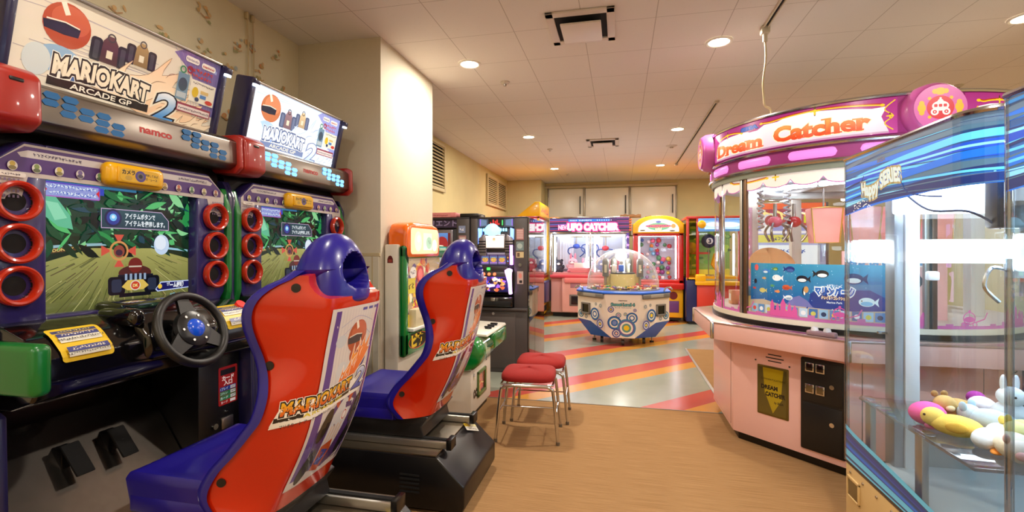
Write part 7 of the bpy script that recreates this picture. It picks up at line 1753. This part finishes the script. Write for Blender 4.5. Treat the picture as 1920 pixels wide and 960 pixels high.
soft('plush_toy', 'yellow plush lying on its side with an orange beak and orange feet', (1.17, 2.02, ZS), -.5, [('body', (0, 0, .06), (.12, .07, .06), (240, 206, 96)), ('head', (-.10, .02, .085), (.06, .055, .055), (240, 212, 110)), ('beak', (.09, -.05, .05), (.03, .03, .018), (240, 140, 40)), ('foot', (.11, -.02, .025), (.04, .025, .02), (240, 150, 50)), ('foot', (.10, .04, .03), (.04, .025, .02), (240, 150, 50)), ('eye', (-.14, -.02, .10), (.007, .007, .007), EY), ('wing', (.0, -.065, .065), (.05, .015, .03), (226, 180, 70))])
soft('plush_toy', 'tan plush with a short snout behind the pink and yellow plush toys', (1.27, 2.19, ZS), .2, [('body', (0, 0, .075), (.10, .075, .07), (200, 160, 96)), ('head', (-.09, -.02, .12), (.06, .055, .05), (206, 168, 104)), ('ear', (-.12, .02, .17), (.02, .015, .02), (170, 130, 80)), ('ear', (-.06, .02, .17), (.02, .015, .02), (170, 130, 80)), ('snout', (-.10, -.07, .105), (.025, .02, .018), (226, 206, 160))])
soft('plush_toy', 'white and grey seal plush with an orange flipper near the shelf front', (1.20, 1.915, ZS), .7, [('body', (0, 0, .055), (.11, .065, .055), (226, 230, 236)), ('head', (.10, -.01, .07), (.06, .055, .055), (236, 240, 244)), ('marking', (.06, -.05, .07), (.03, .022, .03), (90, 96, 110)), ('flipper', (-.06, -.06, .02), (.06, .03, .014), (240, 150, 60)), ('eye', (.13, -.05, .085), (.008, .008, .008), EY), ('snout', (.15, -.02, .06), (.02, .02, .016), (70, 60, 56))])
soft('plush_toy', 'pale cream pig plush lying nearest on the clear shelf', (1.225, 1.845, ZS), 1.1, [('body', (0, 0, .065), (.12, .08, .065), (244, 232, 206)), ('head', (-.11, -.01, .07), (.06, .06, .055), (246, 226, 214)), ('snout', (-.165, -.01, .065), (.018, .026, .022), (240, 176, 176)), ('ear', (-.11, .04, .125), (.018, .014, .024), (240, 190, 190)), ('ear', (-.11, -.05, .125), (.018, .014, .024), (240, 190, 190))])
soft('plush_toy', 'white long-eared plush standing up behind the heap', (1.42, 2.16, ZS), .1, [('body', (0, 0, .08), (.09, .08, .08), (236, 238, 240)), ('head', (0, -.01, .19), (.07, .065, .06), (242, 244, 246)), ('ear', (-.035, 0, .27), (.018, .014, .05), (238, 240, 242)), ('ear', (.035, 0, .27), (.018, .014, .05), (238, 240, 242)), ('eye', (-.025, -.07, .20), (.007, .007, .007), EY), ('eye', (.025, -.07, .20), (.007, .007, .007), EY)])
soft('plush_toy', 'pale blue plush in the middle of the heap between the yellow and cream ones', (1.315, 2.075, ZS), 2.2, [('body', (0, 0, .07), (.12, .08, .07), (206, 226, 236)), ('head', (.11, 0, .085), (.06, .06, .055), (216, 232, 240)), ('ear', (.12, .05, .13), (.02, .015, .03), (190, 214, 230)), ('ear', (.12, -.05, .13), (.02, .015, .03), (190, 214, 230))])
soft('plush_toy', 'light yellow plush with a red patch toward the inner wall', (1.335, 1.97, ZS), .5, [('body', (0, 0, .07), (.11, .08, .07), (244, 226, 140)), ('head', (-.10, -.02, .10), (.06, .055, .05), (246, 232, 160)), ('marking', (.04, -.06, .08), (.04, .03, .04), (206, 70, 60)), ('ear', (-.12, .03, .145), (.02, .014, .024), (236, 210, 110)), ('ear', (-.07, .03, .145), (.02, .014, .024), (236, 210, 110))])
soft('plush_toy', 'purple and white plush at the rear of the heap by the far ledge', (1.42, 2.30, ZS), 1.4, [('body', (0, 0, .06), (.09, .07, .06), (236, 232, 240)), ('head', (.08, 0, .09), (.05, .05, .045), (170, 60, 150)), ('foot', (-.08, .03, .03), (.03, .025, .02), (206, 160, 206)), ('foot', (-.08, -.03, .03), (.03, .025, .02), (206, 160, 206))])
